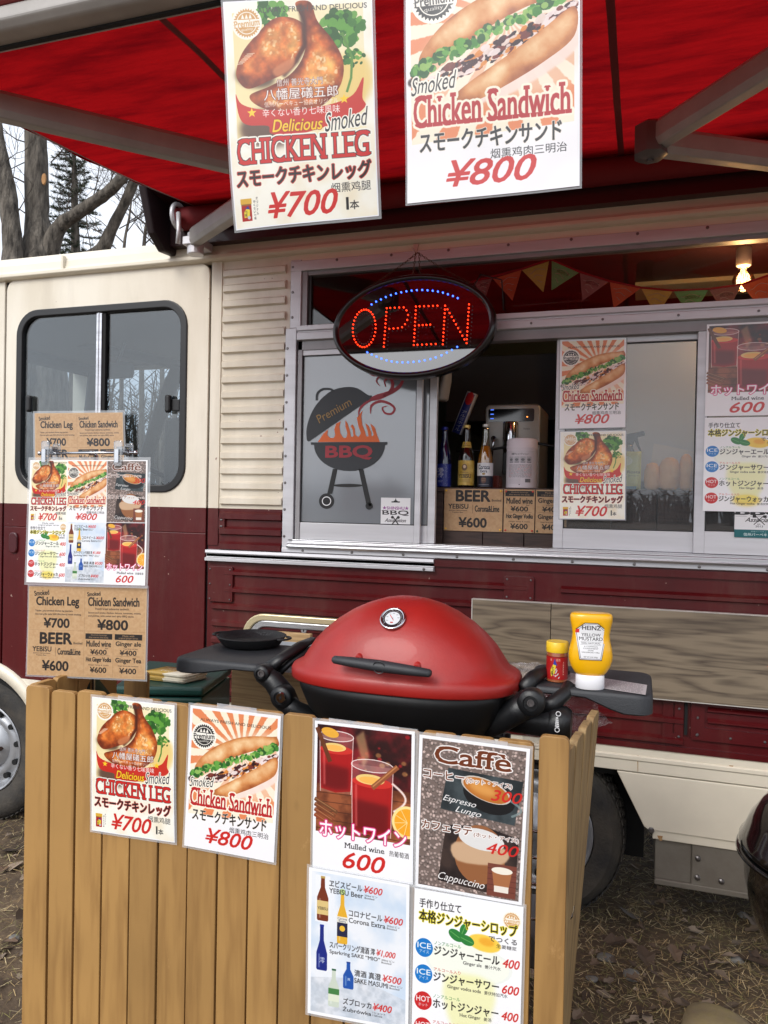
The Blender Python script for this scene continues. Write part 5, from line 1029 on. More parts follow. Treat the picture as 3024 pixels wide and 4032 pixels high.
b0, b1 = D2(272, 1292), D2(552, 1290); text3d('lettering', 'BBQ', b0-Vector((0, 0, .005)), b1-b0, (0, 0, 1), (b1-b0).length, .060, dr, dec, bold=.03)
# round association stickers
def sticker_art(w=260, teal=False):
    c = CV(w, 1.05 if not teal else .95, (246, 246, 248)); pu = (150, 70, 150)
    if teal:
        c.text('BBQ', (.05, -.10, 1.35, .18), BLK, bold=.06, serif=.1); c.rect(.0, .70, 1, 1, (16, 106, 112)); c.text('Association', (.28, .24, 1.2, .40), BLK, shear=.4, bold=.02); c.text('est.', (.60, .46, .70, .50), BLK); c.text('2013', (.56, .53, .76, .60), BLK); c.text('日本バーベキュー協会公認', (.45, .74, 1.15, .79), (240, 246, 246)); c.text('信州バーベキュー協会', (.25, .82, 1.3, .94), (240, 246, 246), bold=.03)
        for s_ in (-1, 1): c.line([(.66-.1*s_, .18), (.66+.14*s_, .5)], .012, BLK); c.rect(.66-.14*s_-.04, .14, .66-.14*s_+.05, .24, BLK)
        return c
    c.ell(.5, .12, .07, (30, 30, 34), 1, .5); c.rect(.36, .12, .64, .16, BLK); c.poly([(.47, .10), (.5, 0), (.53, .10)], BLK)
    c.text('★SHINSHU★', (.06, .28, .94, .40), pu, bold=.03); c.text('BBQ', (.06, .43, .94, .60), BLK, bold=.05, serif=.12); c.text('Association', (.14, .70, .86, .82), BLK, shear=.4, bold=.02)
    for s_ in (-1, 1): c.line([(.5-.1*s_, .62), (.5+.12*s_, .92)], .018, BLK); c.ell(.5-.1*s_, .66, .05, BLK)
    c.text('2013', (.40, .92, .60, .98), BLK); return c
PC['stk'] = sticker_art(); PC['stk2'] = sticker_art(300, True)
a, b = D_(604, 1522), D_(776, 1702)
so2 = quadmesh('sticker', rectw(a.x, a.z, b.x, b.z, YD), pmat('stk', rough=.4), 1, 1); tag(so2, 'SHINSHU BBQ association sticker at the lower right of the left window pane', 'sticker', 'association stickers on the windows')
xs_ = X_(2892, 2060, 2.955); zt, zb_ = Z_(2892, 2012, 2.955), Z_(2892, 2115, 2.955); o = quadmesh('sticker', rectw(xs_, zt, xs_+.12, zb_, 2.9555), pmat('stk2', rough=.4), 1, 1); tag(o, 'BBQ Association sticker with a teal band under the ginger price list', 'sticker', 'association stickers on the windows')
# ------------------------------------------------------------------ OPEN sign
SY = 2.80; sc0 = Vector((-.829, SY, 2.268)); SA, SB = .300, .180
osn = empty('open_sign', tuple(sc0), 'oval black sign spelling OPEN in red lit dots, hanging at the service window', 'sign')
BP = mat('glossy_black_plastic', (12, 12, 14), .28, coat=.3)
def oval(a, b, y, n=72): return [Vector((sc0.x+a*cos(2*pi*k/n), y, sc0.z+b*sin(2*pi*k/n))) for k in range(n)]
mb = MB(); n = 72; R_ = [oval(SA-.004, SB-.004, SY-.004), oval(SA+.002, SB+.002, SY-.014), oval(SA+.012, SB+.012, SY-.016), oval(SA+.020, SB+.020, SY-.006), oval(SA+.020, SB+.020, SY+.03), oval(SA-.01, SB-.01, SY+.034)]
mb.add([v for r in R_ for v in r], [(j*n+k, j*n+(k+1) % n, (j+1)*n+(k+1) % n, (j+1)*n+k) for j in range(5) for k in range(n)]+[tuple(range(5*n, 6*n))]); mb.build('sign_frame', BP, osn, smooth=True)
fm = bpy.data.materials.new('sign_face'); fm.use_nodes = True; fb = fm.node_tree.nodes['Principled BSDF']; fb.inputs['Base Color'].default_value = lin((16, 8, 12)); fb.inputs['Roughness'].default_value = .03; fb.inputs['Specular IOR Level'].default_value = 1.0; fb.inputs['Coat Weight'].default_value = 1; fb.inputs['Coat Roughness'].default_value = .01; fb.inputs['Coat IOR'].default_value = 1.9
mb = MB(); mb.add(oval(SA-.002, SB-.002, SY-.003), [tuple(range(n))]); mb.build('sign_face', fm, osn)
S_ = lambda x, y: at(1100+x*.66305, 950+y*.66305, SY-.006)
def dots(name, P, m, r):
    mb_ = MB()
    for x, y in P: c_ = S_(x, y); mb_.lathe([(r, 0.003), (r*.95, -.001), (r*.5, -.003)], 7, tuple(c_), 'Y')
    return mb_.build(name, m, osn, smooth=True, kind='stuff')
seg = lambda a, b, n: [(a[0]+(b[0]-a[0])*k/(n-1), a[1]+(b[1]-a[1])*k/(n-1)) for k in range(n)]
O_ = [(503+68*cos(2*pi*k/30)+(-8)*sin(2*pi*k/30)*.3, 517+114*sin(2*pi*k/30)) for k in range(30)]
P_ = seg((634, 395), (622, 628), 11)+seg((655, 393), (735, 390), 4)+[(752, 408), (762, 436), (758, 466), (745, 492), (728, 510)]+seg((703, 516), (652, 520), 3)
E_ = seg((808, 385), (800, 618), 11)+seg((830, 384), (936, 380), 5)+seg((828, 499), (895, 495), 4)+seg((822, 617), (930, 612), 5)
N_ = seg((982, 380), (972, 614), 11)+seg((996, 402), (1100, 585), 9)+seg((1124, 372), (1113, 607), 11)
RL = emis('red_led', (255, 50, 18), 2.6); BL_ = emis('blue_led', (50, 90, 255), 5.0)
dots('red_lights', O_+P_+E_+N_, RL, .0030)
tb_ = [(543, 372), (570, 355), (598, 341), (627, 327), (657, 315), (687, 305), (718, 298), (749, 292), (780, 288), (811, 285), (843, 284), (875, 286), (906, 289), (937, 294), (967, 301), (997, 310), (1027, 321), (1056, 334)]
bb_ = [(525, 662), (552, 676), (581, 688), (610, 700), (640, 710), (671, 717), (703, 721), (735, 723), (768, 722), (801, 720), (834, 716), (867, 710), (900, 703), (932, 693), (965, 680), (997, 665), (1027, 648), (1058, 630)]
dots('blue_lights', tb_+bb_, BL_, .0030)
un = [(x+22, y+14) for x, y in P_+E_+N_][::1]+[(503+50*cos(2*pi*k/24), 520+92*sin(2*pi*k/24)) for k in range(24)]
dots('unlit_lights', un, mat('unlit_led', (90, 84, 88), .3), .0022)
hk = at(1638, 985, 2.82)
def chain(a, b, sag, parent, name='chain'):
    mb_ = MB(); a, b = Vector(a), Vector(b); n_ = max(4, int((b-a).length/.011)); 
    for k in range(n_):
        t = (k+.5)/n_; p_ = a.lerp(b, t)+Vector((0, 0, -sag*4*t*(1-t))); d_ = (b-a).normalized(); s__ = d_.cross(Vector((0, 1, 0))).normalized() if k % 2 else Vector((0, 1, 0))
        pts = [p_+d_*.0075*cos(2*pi*q/8)+s__*.0035*sin(2*pi*q/8) for q in range(9)]; mb_.tube(pts, .0011, 4, cap=False)
    return mb_.build(name, mat('bronze_chain', (112, 92, 78), .4, metal=.8), parent)
chain(hk, at(1437, 1133, SY), .006, osn); chain(hk, at(1855, 1112, SY), .006, osn); chain(hk+Vector((-.008, 0, 0)), at(1622, 1078, SY), 0, osn); chain(hk+Vector((.006, 0, 0)), at(1648, 1076, SY), 0, osn)
mb = MB(); q_ = at(1631, 965, 2.93); mb.prism([(q_.x-.010, q_.z+.02), (q_.x+.012, q_.z+.02), (q_.x+.004, q_.z-.016), (q_.x-.003, q_.z-.016)], 2.92, 2.928); mb.tube([(q_.x, 2.925, q_.z-.012), (q_.x+.004, 2.86, q_.z-.02), tuple(hk+Vector((0, 0, .004)))], .002, 6); mb.build('hook', mat('cream_hook', (214, 186, 176), .5), osn)
mb = MB(); mb.tube([tuple(sc0+Vector((.22, .03, .14))), (-.60, 2.93, 2.50), (-.52, 2.95, 2.48), (-.51, 2.95, 2.36)], .003, 6); mb.build('power_cord', RUB, osn, smooth=True)
osn.rotation_euler.x = radians(-4.4)
# ------------------------------------------------------------------ folding counter board
BW = wood('grey_walnut_laminate', (132, 118, 98), (72, 60, 50), scale=.7, axis='X', rough=.45, dist=2.6, bump=.05, rand=True)
cb = empty('folded_counter', (.4, 2.93, .9), None, None); cb.parent = truck; cb.location = Vector((.4, 2.93, .9))-Vector(truck.location)
for k in ('label', 'category'):
    if k in cb.keys(): del cb[k]
mb = MB(); mb.box(-.598, -.302, 2.916, 2.940, .918, 1.234); mb.build('counter_leaf', BW, cb, bevel=.002, loc=(-.45, 2.93, 1.07))
mb = MB(); mb.box(-.300, 1.9, 2.915, 2.940, .918, 1.234); mb.build('counter_leaf', BW, cb, bevel=.002, loc=(.8, 2.93, 1.07))
mb = MB(); mb.box(-.600, 1.9, 2.9155, 2.941, 1.2345, 1.237); mb.box(-.602, -.5985, 2.9155, 2.941, .918, 1.237); mb.box(-.602, 1.9, 2.9155, 2.94, .9145, .9175); mb.build('edge_banding', mat('edge_band', (196, 190, 182), .4), cb)
# ------------------------------------------------------------------ wooden fence round the grill
PW = wood('cedar_plank', (160, 122, 70), (138, 102, 56), scale=.8, axis='Z', rough=.55, dist=1.6, bump=.08)
PWG = wood('weathered_plank', (150, 124, 84), (112, 88, 56), scale=1.0, axis='Z', rough=.7, dist=2.0, bump=.4)
fen = empty('wooden_fence', (-.87, 1.83, 0), 'low three-sided fence of upright cedar planks standing around the grill, hung with posters', 'fence')
def plank_mesh(w, h, d=.018, seed=0):
    r = random.Random(seed); pr_ = rrect(-w/2, 0, w/2, h, .012, 3); pr_ = [(a, b if b > .03 else (0 if abs(a) > 0 else b)) for a, b in pr_]
    m_ = MB(); m_.prism(pr_, 0, d, ch=.0); return m_
def plank(x, y, w, h, rz=0, lean=0, m=None, seed=0, tilt=0):
    m_ = plank_mesh(w, h, seed=seed); o = m_.build('plank', m or PW, None, bevel=.0025); o.parent = fen
    o.rotation_euler = (tilt, lean, rz); o.location = Vector((x, y, 0))-Vector(fen.location); return o
rr = random.Random(12)
for k in range(16):
    plank(-1.547+.0845*k+.0395, 1.650+rr.uniform(-.0008, .0025), .0800-(.004 if k < 2 else 0), 1.092+rr.uniform(-.004, .005), rr.uniform(-.012, .012), 0, seed=k)
plank(-.158, 1.650, .062, 1.113, 0, 0, seed=40)
for k in range(4): plank(-.147-.0043*k, 1.70+.085*k, .084, 1.078+.006*k, radians(84), 0, m=PWG, seed=50+k, tilt=radians(1.2+.9*k))
for k in range(4): plank(-1.527, 1.70+.088*k, .084, 1.094, radians(90), 0, m=PW, seed=60+k)
for k in range(4): plank(-1.50+.092*k, 2.06, .084, 1.05, 0, 0, m=PW, seed=70+k) if k == 0 else None
for z in (.25, .85): mb = MB(); mb.box(-1.53, -.205, 1.671, 1.69, z, z+.06); mb.build('crossbar', PWG, fen, bevel=.002)
# ------------------------------------------------------------------ the red grill
GC = Vector((-.592, 2.00, 0)); GA, GB = .312, .20
REDL = mat('red_lid_enamel', (142, 25, 21), .46, c2=(166, 32, 26), vscale=5, detail=8, coat=.1, bump=.05, bscale=160)
BLKP = mat('black_bowl', (14, 14, 15), .45, var=.2, vscale=12); NYL = mat('grey_nylon', (44, 46, 50), .55, bump=.12, bscale=260); BLN = mat('black_nylon', (20, 21, 23), .42, bump=.08, bscale=240)
def loft(mb, rows, c, a, b, ex=2.6, n=56):
    vs = []; fs = []
    for h, sx, sy in rows:
        for k in range(n):
            t = 2*pi*k/n; ct, st_ = cos(t), sin(t); x = a*sx*abs(ct)**(2/ex)*(1 if ct >= 0 else -1); y = b*sy*abs(st_)**(2/ex)*(1 if st_ >= 0 else -1); vs.append((c.x+x, c.y+y, h))
    for i in range(len(rows)-1):
        for k in range(n): j = (k+1) % n; fs.append((i*n+k, i*n+j, (i+1)*n+j, (i+1)*n+k))
    fs.append(tuple(range(n))[::-1]); fs.append(tuple(range((len(rows)-1)*n, len(rows)*n))); return mb.add(vs, fs)
grill = empty('gas_grill', (GC.x, GC.y, 0), 'portable gas grill with a closed red domed lid and black folding side tables', 'grill')
zr = 1.153; mb = MB()
loft(mb, [(zr-0.030, 0.985, 0.985), (zr-0.026, 1, 1), (zr-0.004, 1, 1), (zr+0.004, 0.985, 0.985), (zr+0.009, 0.955, 0.965), (zr+0.018, 0.9, 0.945), (zr+0.040, 0.855, 0.91), (zr+0.070, 0.79, 0.86), (zr+0.100, 0.7, 0.79), (zr+0.130, 0.585, 0.69), (zr+0.155, 0.46, 0.57), (zr+0.174, 0.33, 0.44), (zr+0.187, 0.2, 0.28), (zr+0.193, 0.1, 0.14), (zr+0.195, 0.02, 0.02)], GC, GA, GB)
lid = mb.build('lid', REDL, grill, smooth=True)
mb = MB(); loft(mb, [(zr-.02, .965, .965), (zr-.06, .93, .92), (zr-.11, .86, .84), (zr-.16, .72, .70), (zr-.195, .52, .50), (zr-.21, .2, .2)], GC, GA, GB, 2.4); mb.build('bowl', BLKP, grill, smooth=True)
# lid handle
h0, h1 = at(1310, 2596, 1.785), at(1698, 2652, 1.785); mb = MB()
mb.tube([h0.lerp(h1, t) for t in (0, .02, .2, .5, .8, .98, 1)], [.008, .0125, .016, .019, .016, .0125, .008], 12, flat=.8); hd = mb.build('lid_handle', NYL, lid, smooth=True)
hc = h0.lerp(h1, .5); mb = MB(); torus(mb, (hc.x, 1.7695, hc.z), .015, .0014, (0, 1, .1), 24, 5); mb.build('handle_emblem', BLN, hd)
for t in (.22, .82): q = h0.lerp(h1, t); mb = MB(); mb.tube([(q.x, 1.785, q.z), (q.x, 1.85, q.z+.010)], .007, 8); mb.tube([(q.x, 1.81, q.z+.003), (q.x, 1.86, q.z+.010)], [.008, .012], 12); mb.build('handle_mount', REDL, hd, smooth=True)
# thermometer
def dial():
    c = CV(200, 1, (60, 62, 66)); c.ell(.5, .5, .49, (40, 42, 46)); c.ell(.5, .5, .33, (222, 226, 230)); 
    for k in range(28): a = radians(140+k*9.6); c.line([(.5+.36*cos(a), .5+.36*sin(a)), (.5+(.44 if k % 4 == 0 else .40)*cos(a), .5+(.44 if k % 4 == 0 else .40)*sin(a))], .006, (220, 220, 220))
    for s_, a in (('50', 150), ('100', 195), ('150', 235), ('200', 270), ('250', 312), ('300', 350)): a = radians(a); u, v = .5+.25*cos(a), .5+.25*sin(a); c.text(s_, (u-.045, v-.022, u+.045, v+.022), (70, 74, 80))
    c.line([(.56, .60), (.36, .34)], .014, (210, 40, 30)); c.ell(.5, .5, .03, (120, 120, 124)); c.rect(.44, .68, .56, .74, (190, 60, 50)); return c
PC['dial'] = dial(); from mathutils.bvhtree import BVHTree
bvh = BVHTree.FromPolygons([Vector(v.co)+parent_world(lid) for v in lid.data.vertices], [tuple(p.vertices) for p in lid.data.polygons]); hit = bvh.ray_cast(Vector((0, 0, CAMH)), ray(1548, 2441).normalized()); tq = hit[0] or at(1548, 2441, 1.9); nrm = Vector(hit[1]).normalized() if hit[1] else Vector((0, -.6, .8)); nrm = nrm if nrm.y < 0 else -nrm; up = (Vector((0, 0, 1))-nrm*nrm.z).normalized(); rt = up.cross(nrm).normalized(); 
if rt.x < 0: rt = -rt
tq = tq+nrm*.006
mb = MB(); pts = [tq+(rt*cos(2*pi*k/32)+up*sin(2*pi*k/32))*.0305 for k in range(33)]; mb.tube(pts, .0035, 8, cap=False); mb.tube([tq-nrm*.02, tq-nrm*.001], [.031, .031], 28); th = mb.build('thermometer', CHR, lid, smooth=True)
C_ = [tq+nrm*.0015-rt*.030+up*.030, tq+nrm*.0015+rt*.030+up*.030, tq+nrm*.0015+rt*.030-up*.030, tq+nrm*.0015-rt*.030-up*.030]
me = bpy.data.meshes.new('dial'); vs = [tq+nrm*.0015+(rt*cos(2*pi*k/32)+up*sin(2*pi*k/32))*.030 for k in range(32)]; me.from_pydata([tuple(v-parent_world(th)) for v in vs], [], [tuple(range(32))]); l = me.uv_layers.new(); 
for k, lp in enumerate(me.loops): l.data[k].uv = (.5+.49*cos(2*pi*lp.vertex_index/32), .5+.49*sin(2*pi*lp.vertex_index/32))
me.materials.append(pmat('dial', rough=.15, coat=1)); o = bpy.data.objects.new('dial', me); COL.objects.link(o); o.parent = th
# cradle arms with round pivots
def disc(px, py, Y, r, d=.03, m=BLN, nm='pivot', pr=None, cap=True):
    c = at(px, py, Y); mb_ = MB(); mb_.lathe([(r*.96, d), (r, d*.4), (r, 0), (r*.9, -.006), (r*.55, -.009), (r*.5, -.005), (.001, -.005)], 28, tuple(c), 'Y'); return mb_.build(nm, m, pr or grill, auto=50)
mb = MB(); A_ = [at(1105, 2745, 1.93), at(1160, 2800, 1.93), at(1255, 2835, 1.98), at(1420, 2900, 2.05)]; mb.tube(A_, [.030, .030, .028, .028], 14); mb.tube([at(1030, 2650, 1.94), at(1075, 2680, 1.94), at(1120, 2740, 1.94), at(1150, 2800, 1.95)], [.026, .030, .034, .030], 14); mb.build('cradle_arm', BLN, grill, smooth=True)
pv = disc(1030, 2652, 1.915, .024, .03); mb = MB(); c = at(1030, 2652, 1.905); mb.lathe([(.010, 0), (.010, -.004), (.006, -.004), (.005, -.001), (.001, -.001)], 14, tuple(c), 'Y'); mb.build('pivot_screw', SCR, pv)
pv = disc(1106, 2747, 1.905, .032, .03); mb = MB(); c = at(1106, 2747, 1.893); mb.lathe([(.015, .004), (.015, 0), (.013, -.003), (.001, -.003)], 22, tuple(c), 'Y'); ig = mb.build('ignition_button', CHR, pv, auto=40)
mb = MB(); z_ = [(c.x+a*.001, c.z+b*.001) for a, b in ((2, 9), (-5, -1), (-1, -1), (-3, -9), (5, 2), (1, 2))]; mb.prism(z_, 1.8885, 1.8895); mb.build('spark_symbol', DARK, ig)
mb = MB(); A_ = [at(2085, 2765, 1.93), at(2030, 2800, 1.93), at(1960, 2850, 1.95), at(1850, 2895, 1.99)]; mb.tube(A_, [.036, .033, .027, .025], 14); mb.build('cradle_arm', BLN, grill, smooth=True)
pv = disc(2090, 2768, 1.90, .034, .034); mb = MB(); c = at(2090, 2768, 1.89); mb.lathe([(.009, 0), (.009, -.004), (.006, -.004), (.005, -.001), (.001, -.001)], 14, tuple(c), 'Y'); mb.build('pivot_screw', SCR, pv)
mb = MB(); mb.tube([at(2060, 2720, 1.98), at(2100, 2668, 2.02), at(2150, 2640, 2.08), at(2230, 2650, 2.16)], [.022, .020, .015, .012], 10); mb.tube([at(2120, 2790, 1.97), at(2180, 2770, 1.98), at(2225, 2730, 2.0), at(2240, 2700, 2.03)], [.02, .020, .018, .016], 10); mb.build('table_bracket', BLN, grill, smooth=True)
mb = MB(); mb.tube([at(1060, 2630, 1.97), at(1110, 2590, 2.0), at(1180, 2545, 2.05), at(1230, 2520, 2.12)], [.026, .020, .020, .014], 10, flat=.7); mb.tube([at(1085, 2660, 1.99), at(1140, 2610, 2.02), at(1215, 2560, 2.06), at(1260, 2535, 2.13)], [.016, .014, .013, .010], 8, flat=.7); mb.build('table_bracket', BLN, grill, smooth=True)
# side tables with a turned-down lip
def table(P, z, lip, under):
    m_ = MB(); n_ = len(P); cx = sum(p[0] for p in P)/n_; cy = sum(p[1] for p in P)/n_; vs = []; fs = []
    rows = [(.90, z), (.955, z-.001), (.985, z-.004), (1.0, z-.012), (1.0, z-lip), (.96, z-lip-.004), (.93, z-lip+.004), (.92, z-.012)]
    for s_, h in rows:
        for k, p in enumerate(P): vs.append((cx+(p[0]-cx)*s_, cy+(p[1]-cy)*s_, h if h > z-.013 else h+under(p)))
    for i in range(len(rows)-1):
        for k in range(n_): j = (k+1) % n_; fs.append((i*n_+k, i*n_+j, (i+1)*n_+j, (i+1)*n_+k))
    fs.append(tuple(range(n_))); fs.append(tuple(range((len(rows)-1)*n_, len(rows)*n_))); m_.add(vs, fs); return m_
def rr4(x0, y0, x1, y1, r, sk=0): return [(a+sk*(b-y0), b) for a, b in rrect(x0, y0, x1, y1, r, 5)]
Pd = []
for a, b in rrect(-1.275, 1.925, -.985, 2.235, .03, 5): Pd.append((a, b))
def dens(P):
    out = []
    for i in range(len(P)):
        a, b = P[i], P[(i+1) % len(P)]; L = math.hypot(a[0]-b[0], a[1]-b[1]); k = max(1, int(L/.03)); out += [(a[0]+(b[0]-a[0])*q/k, a[1]+(b[1]-a[1])*q/k) for q in range(k)]
    return out
tbl = table(dens(Pd), 1.140, .040, lambda p: .022*min(1, max(0, (p[0]+1.20)/.12))).build('side_table', NYL, grill, auto=50)
Pr = dens(rrect(-.275, 1.995, .045, 2.285, .035, 5))
tbr = table(Pr, 1.138, .050, lambda p: .034*min(1, max(0, (-.03-p[0])/.09))).build('side_table', NYL, grill, auto=50)
def small_print(w=420, asp=.16):
    c = CV(w, asp, (196, 190, 192)); rr_ = random.Random(5)
    for j in range(9):
        u = .10
        while u < .96:
            L = rr_.uniform(.01, .05); c.rect(u, .08+j*.10, min(.97, u+L), .12+j*.10, (110, 104, 108), .8); u += L+.008
    return c
PC['warn'] = small_print(); z = 1.1395
quadmesh('warning_label', [atz(2155, 2635, z), atz(2548, 2697, z), atz(2542, 2736, z), atz(2122, 2672, z)], pmat('warn', rough=.4), 1, 1, parent=tbr)
# gas control knob on the right
ca, cbv = at(1935, 2815, 1.985), at(2170, 2842, 1.985); mb = MB(); mb.tube([ca, ca.lerp(cbv, .5), cbv], [.034, .038, .040], 28); kn = mb.build('regulator_housing', BLN, grill, auto=50)
ka, kb = at(2165, 2842, 1.985), at(2250, 2852, 1.985); mb = MB(); mb.tube([ka, ka.lerp(kb, .15), ka.lerp(kb, .75), kb], [.041, .044, .043, .034], 28); kb_ = mb.build('control_knob', BLN, kn, auto=50)
mb = MB(); q = at(2182, 2810, 1.94); torus(mb, (q.x+.010, 1.9415, q.z), .0055, .0011, (0, 1, 0), 16, 5); torus(mb, (q.x+.008, 1.9415, q.z-.040), .0055, .0011, (0, 1, 0), 16, 5)
for k in range(5): mb.box(q.x+.004-.0003*k, q.x+.010+.0006*k, 1.9405, 1.942, q.z-.012-.005*k, q.z-.009-.005*k)
mb.build('flame_marks', mat('white_mark', (226, 226, 228), .5), kb_, kind='stuff')
# cart under the grill
cart = empty('grill_cart', (GC.x, 2.12, 0), 'black tube cart with a wire rack under the red grill, inside the fence', 'cart')
mb = MB(); 
for sx in (-1, 1):
    for sy in (-1, 1): mb.tube([(GC.x+.24*sx, 2.12+.15*sy, .0), (GC.x+.24*sx, 2.12+.13*sy, .93)], .012, 8)
for z in (.92, .35):
    for sy in (-1, 1): mb.tube([(GC.x-.24, 2.12+.13*sy, z), (GC.x+.24, 2.12+.13*sy, z)], .010, 8)
mb.build('frame', BLN, cart, smooth=True)
for sx in (-1, 1): mb = MB(); mb.lathe([(.05, -.015), (.06, -.01), (.06, .01), (.05, .015)], 20, (GC.x+.24*sx+.02*sx, 2.25, .06), 'X'); mb.build('wheel', RUB, cart, auto=50)
for z in (.86, .80, .74, .66): mb = MB(); mb.tube([(-.36, 1.76, z), (-.14, 1.76, z), (-.125, 1.80, z), (-.125, 2.0, z)], .003, 6); mb.build('rack_wire', CHR, cart, smooth=True)
for k in range(4): mb = MB(); mb.tube([(-.33+.05*k, 1.765, .58), (-.33+.05*k, 1.765, .98)], .003, 6); mb.build('rack_wire', CHR, cart, smooth=True)
mb = MB(); mb.box(-.34, -.13, 1.80, 2.0, .52, .60); mb.build('storage_tray', mat('grey_plastic', (150, 152, 156), .5), cart, bevel=.006)
# ------------------------------------------------------------------ things on the tables
PANM = mat('cast_iron', (26, 26, 28), .6, bump=.2, bscale=200)
pc = atz(990, 2540, 1.142); pan = empty('cast_iron_dish', tuple(pc), 'round black cast iron dish with two lugs on the left side table of the grill', 'dish')
mb = MB(); mb.lathe([(.078, 1.142), (.090, 1.146), (.106, 1.168), (.110, 1.173), (.106, 1.175), (.101, 1.168), (.082, 1.152), (.01, 1.150)], 40, (pc.x, pc.y, 0)); mb.build('bowl', PANM, pan, auto=50)
for s_ in (-1, 1): mb = MB(); pts = [(pc.x+s_*(.106+.024*sin(pi*k/8)), pc.y+.032*cos(pi*k/8), 1.171) for k in range(9)]; mb.tube(pts, .0055, 6, flat=.6); mb.build('lug', PANM, pan, smooth=True)
text3d('lettering', 'MONTAGNE', (pc.x-.055, pc.y+.088, 1.157), (1, 0, 0), (0, .5, .85), .11, .013, mat('cast_letter', (58, 58, 60), .5), pan)
def jar_label():
    c = CV(360, .42, (176, 30, 30)); c.text('本', (.35, .08, .40, .20), (236, 200, 180)); c.text('名', (.50, .08, .55, .20), (236, 220, 190)); c.text('物', (.56, .08, .60, .20), (236, 220, 190))
    c.poly([(.38, .88), (.36, .60), (.44, .30), (.50, .36), (.47, .72)], (228, 206, 60)); c.poly([(.43, .34), (.465, .08), (.53, .38)], (44, 64, 160)); 
    for k in range(6): c.ell(.50+.015*k*(k % 2), .55+.07*k, .028, (200, 204, 208), 1, .4, -.8)
    c.text('七', (.395, .42, .45, .60), BLK, bold=.03); c.text('味', (.385, .62, .44, .82), BLK, bold=.03)
    for k in range(4): star(c, .44+.02*k, .80+.03*(k % 2), .012, (236, 236, 236))
    c.rect(0, 0, 1, .03, (120, 20, 20)); c.text('八幡屋', (.66, .2, .70, .8), (240, 230, 210)); return c
PC['jar'] = jar_label()
def cyl_label(name, key, c, r, z0, z1, parent, a0=-pi, a1=0.0, prof=None, n=32, **k):
    """print wrapped round a cylinder: angle measured so that u rises to the right for a viewer on -Y"""
    rows = prof or [(r, z0), (r, z1)]; nr = len(rows); vs = []; fs = []
    for rr_, z in rows:
        for i in range(n+1): t = a0+(a1-a0)*i/n; vs.append((c[0]+rr_*cos(t), c[1]+rr_*sin(t), z))
    for j in range(nr-1):
        for i in range(n): a = j*(n+1)+i; fs.append((a, a+1, a+n+2, a+n+1))
    me = bpy.data.meshes.new(name); o0 = parent_world(parent); me.from_pydata([tuple(Vector(v)-o0) for v in vs], [], fs); me.materials.append(pmat(key, **k)); l = me.uv_layers.new()
    for q, lp in enumerate(me.loops): v = lp.vertex_index; l.data[q].uv = ((v % (n+1))/n, (rows[v//(n+1)][1]-z0)/(z1-z0))
    for p_ in me.polygons: p_.use_smooth = True
    o = bpy.data.objects.new(name, me); COL.objects.link(o); o.parent = parent; return o
jc = atz(2192, 2680, 1.139); JG = glass('jar_glass', (.75, .55, .40), .10, .02)
jar = empty('spice_jar', (jc.x, jc.y, 1.139), 'small red labelled spice jar with a yellow cap on the right side table', 'jar')
mb = MB(); mb.lathe([(.024, 1.1385), (.0275, 1.141), (.0275, 1.226), (.026, 1.232)], 32, (jc.x, jc.y, 0)); mb.build('glass_body', mat('spice_through_glass', (150, 84, 52), .15, coat=.5), jar, auto=50)
cyl_label('label', 'jar', (jc.x, jc.y), .0279, 1.148, 1.217, jar, -pi-.35, .35, rough=.35)
mb = MB(); mb.lathe([(.0285, 1.228), (.029, 1.230), (.029, 1.256), (.027, 1.259), (.02, 1.2585), (.001, 1.258)], 32, (jc.x, jc.y, 0)); mb.build('cap', mat('yellow_cap', (228, 190, 40), .35), jar, auto=50)
mc = atz(2322, 2708, 1.139); mus = empty('mustard_bottle', (mc.x, mc.y, 1.139), 'upside-down yellow mustard squeeze bottle with a white cap on the side table', 'bottle')
mb = MB(); mb.lathe([(.034, 1.1385), (.036, 1.141), (.0355, 1.178), (.033, 1.181)], 36, (mc.x, mc.y, 0), sy=.72); mb.build('cap', mat('white_cap', (226, 226, 230), .35), mus, auto=50)
YEL = mat('mustard_yellow', (236, 176, 12), .3, coat=.5)
prof_m = [(.033, 1.180), (.040, 1.188), (.0485, 1.205), (.0535, 1.225), (.0545, 1.240), (.052, 1.262), (.0475, 1.285), (.0460, 1.305), (.0490, 1.325), (.0525, 1.345), (.0525, 1.358), (.050, 1.364), (.044, 1.367), (.02, 1.366), (.001, 1.366)]
mb = MB(); loft(mb, [(z, r, r*.56) for r, z in prof_m], Vector((mc.x, mc.y, 0)), 1, 1, 2.5, 40); mb.build('body', YEL, mus, smooth=True)
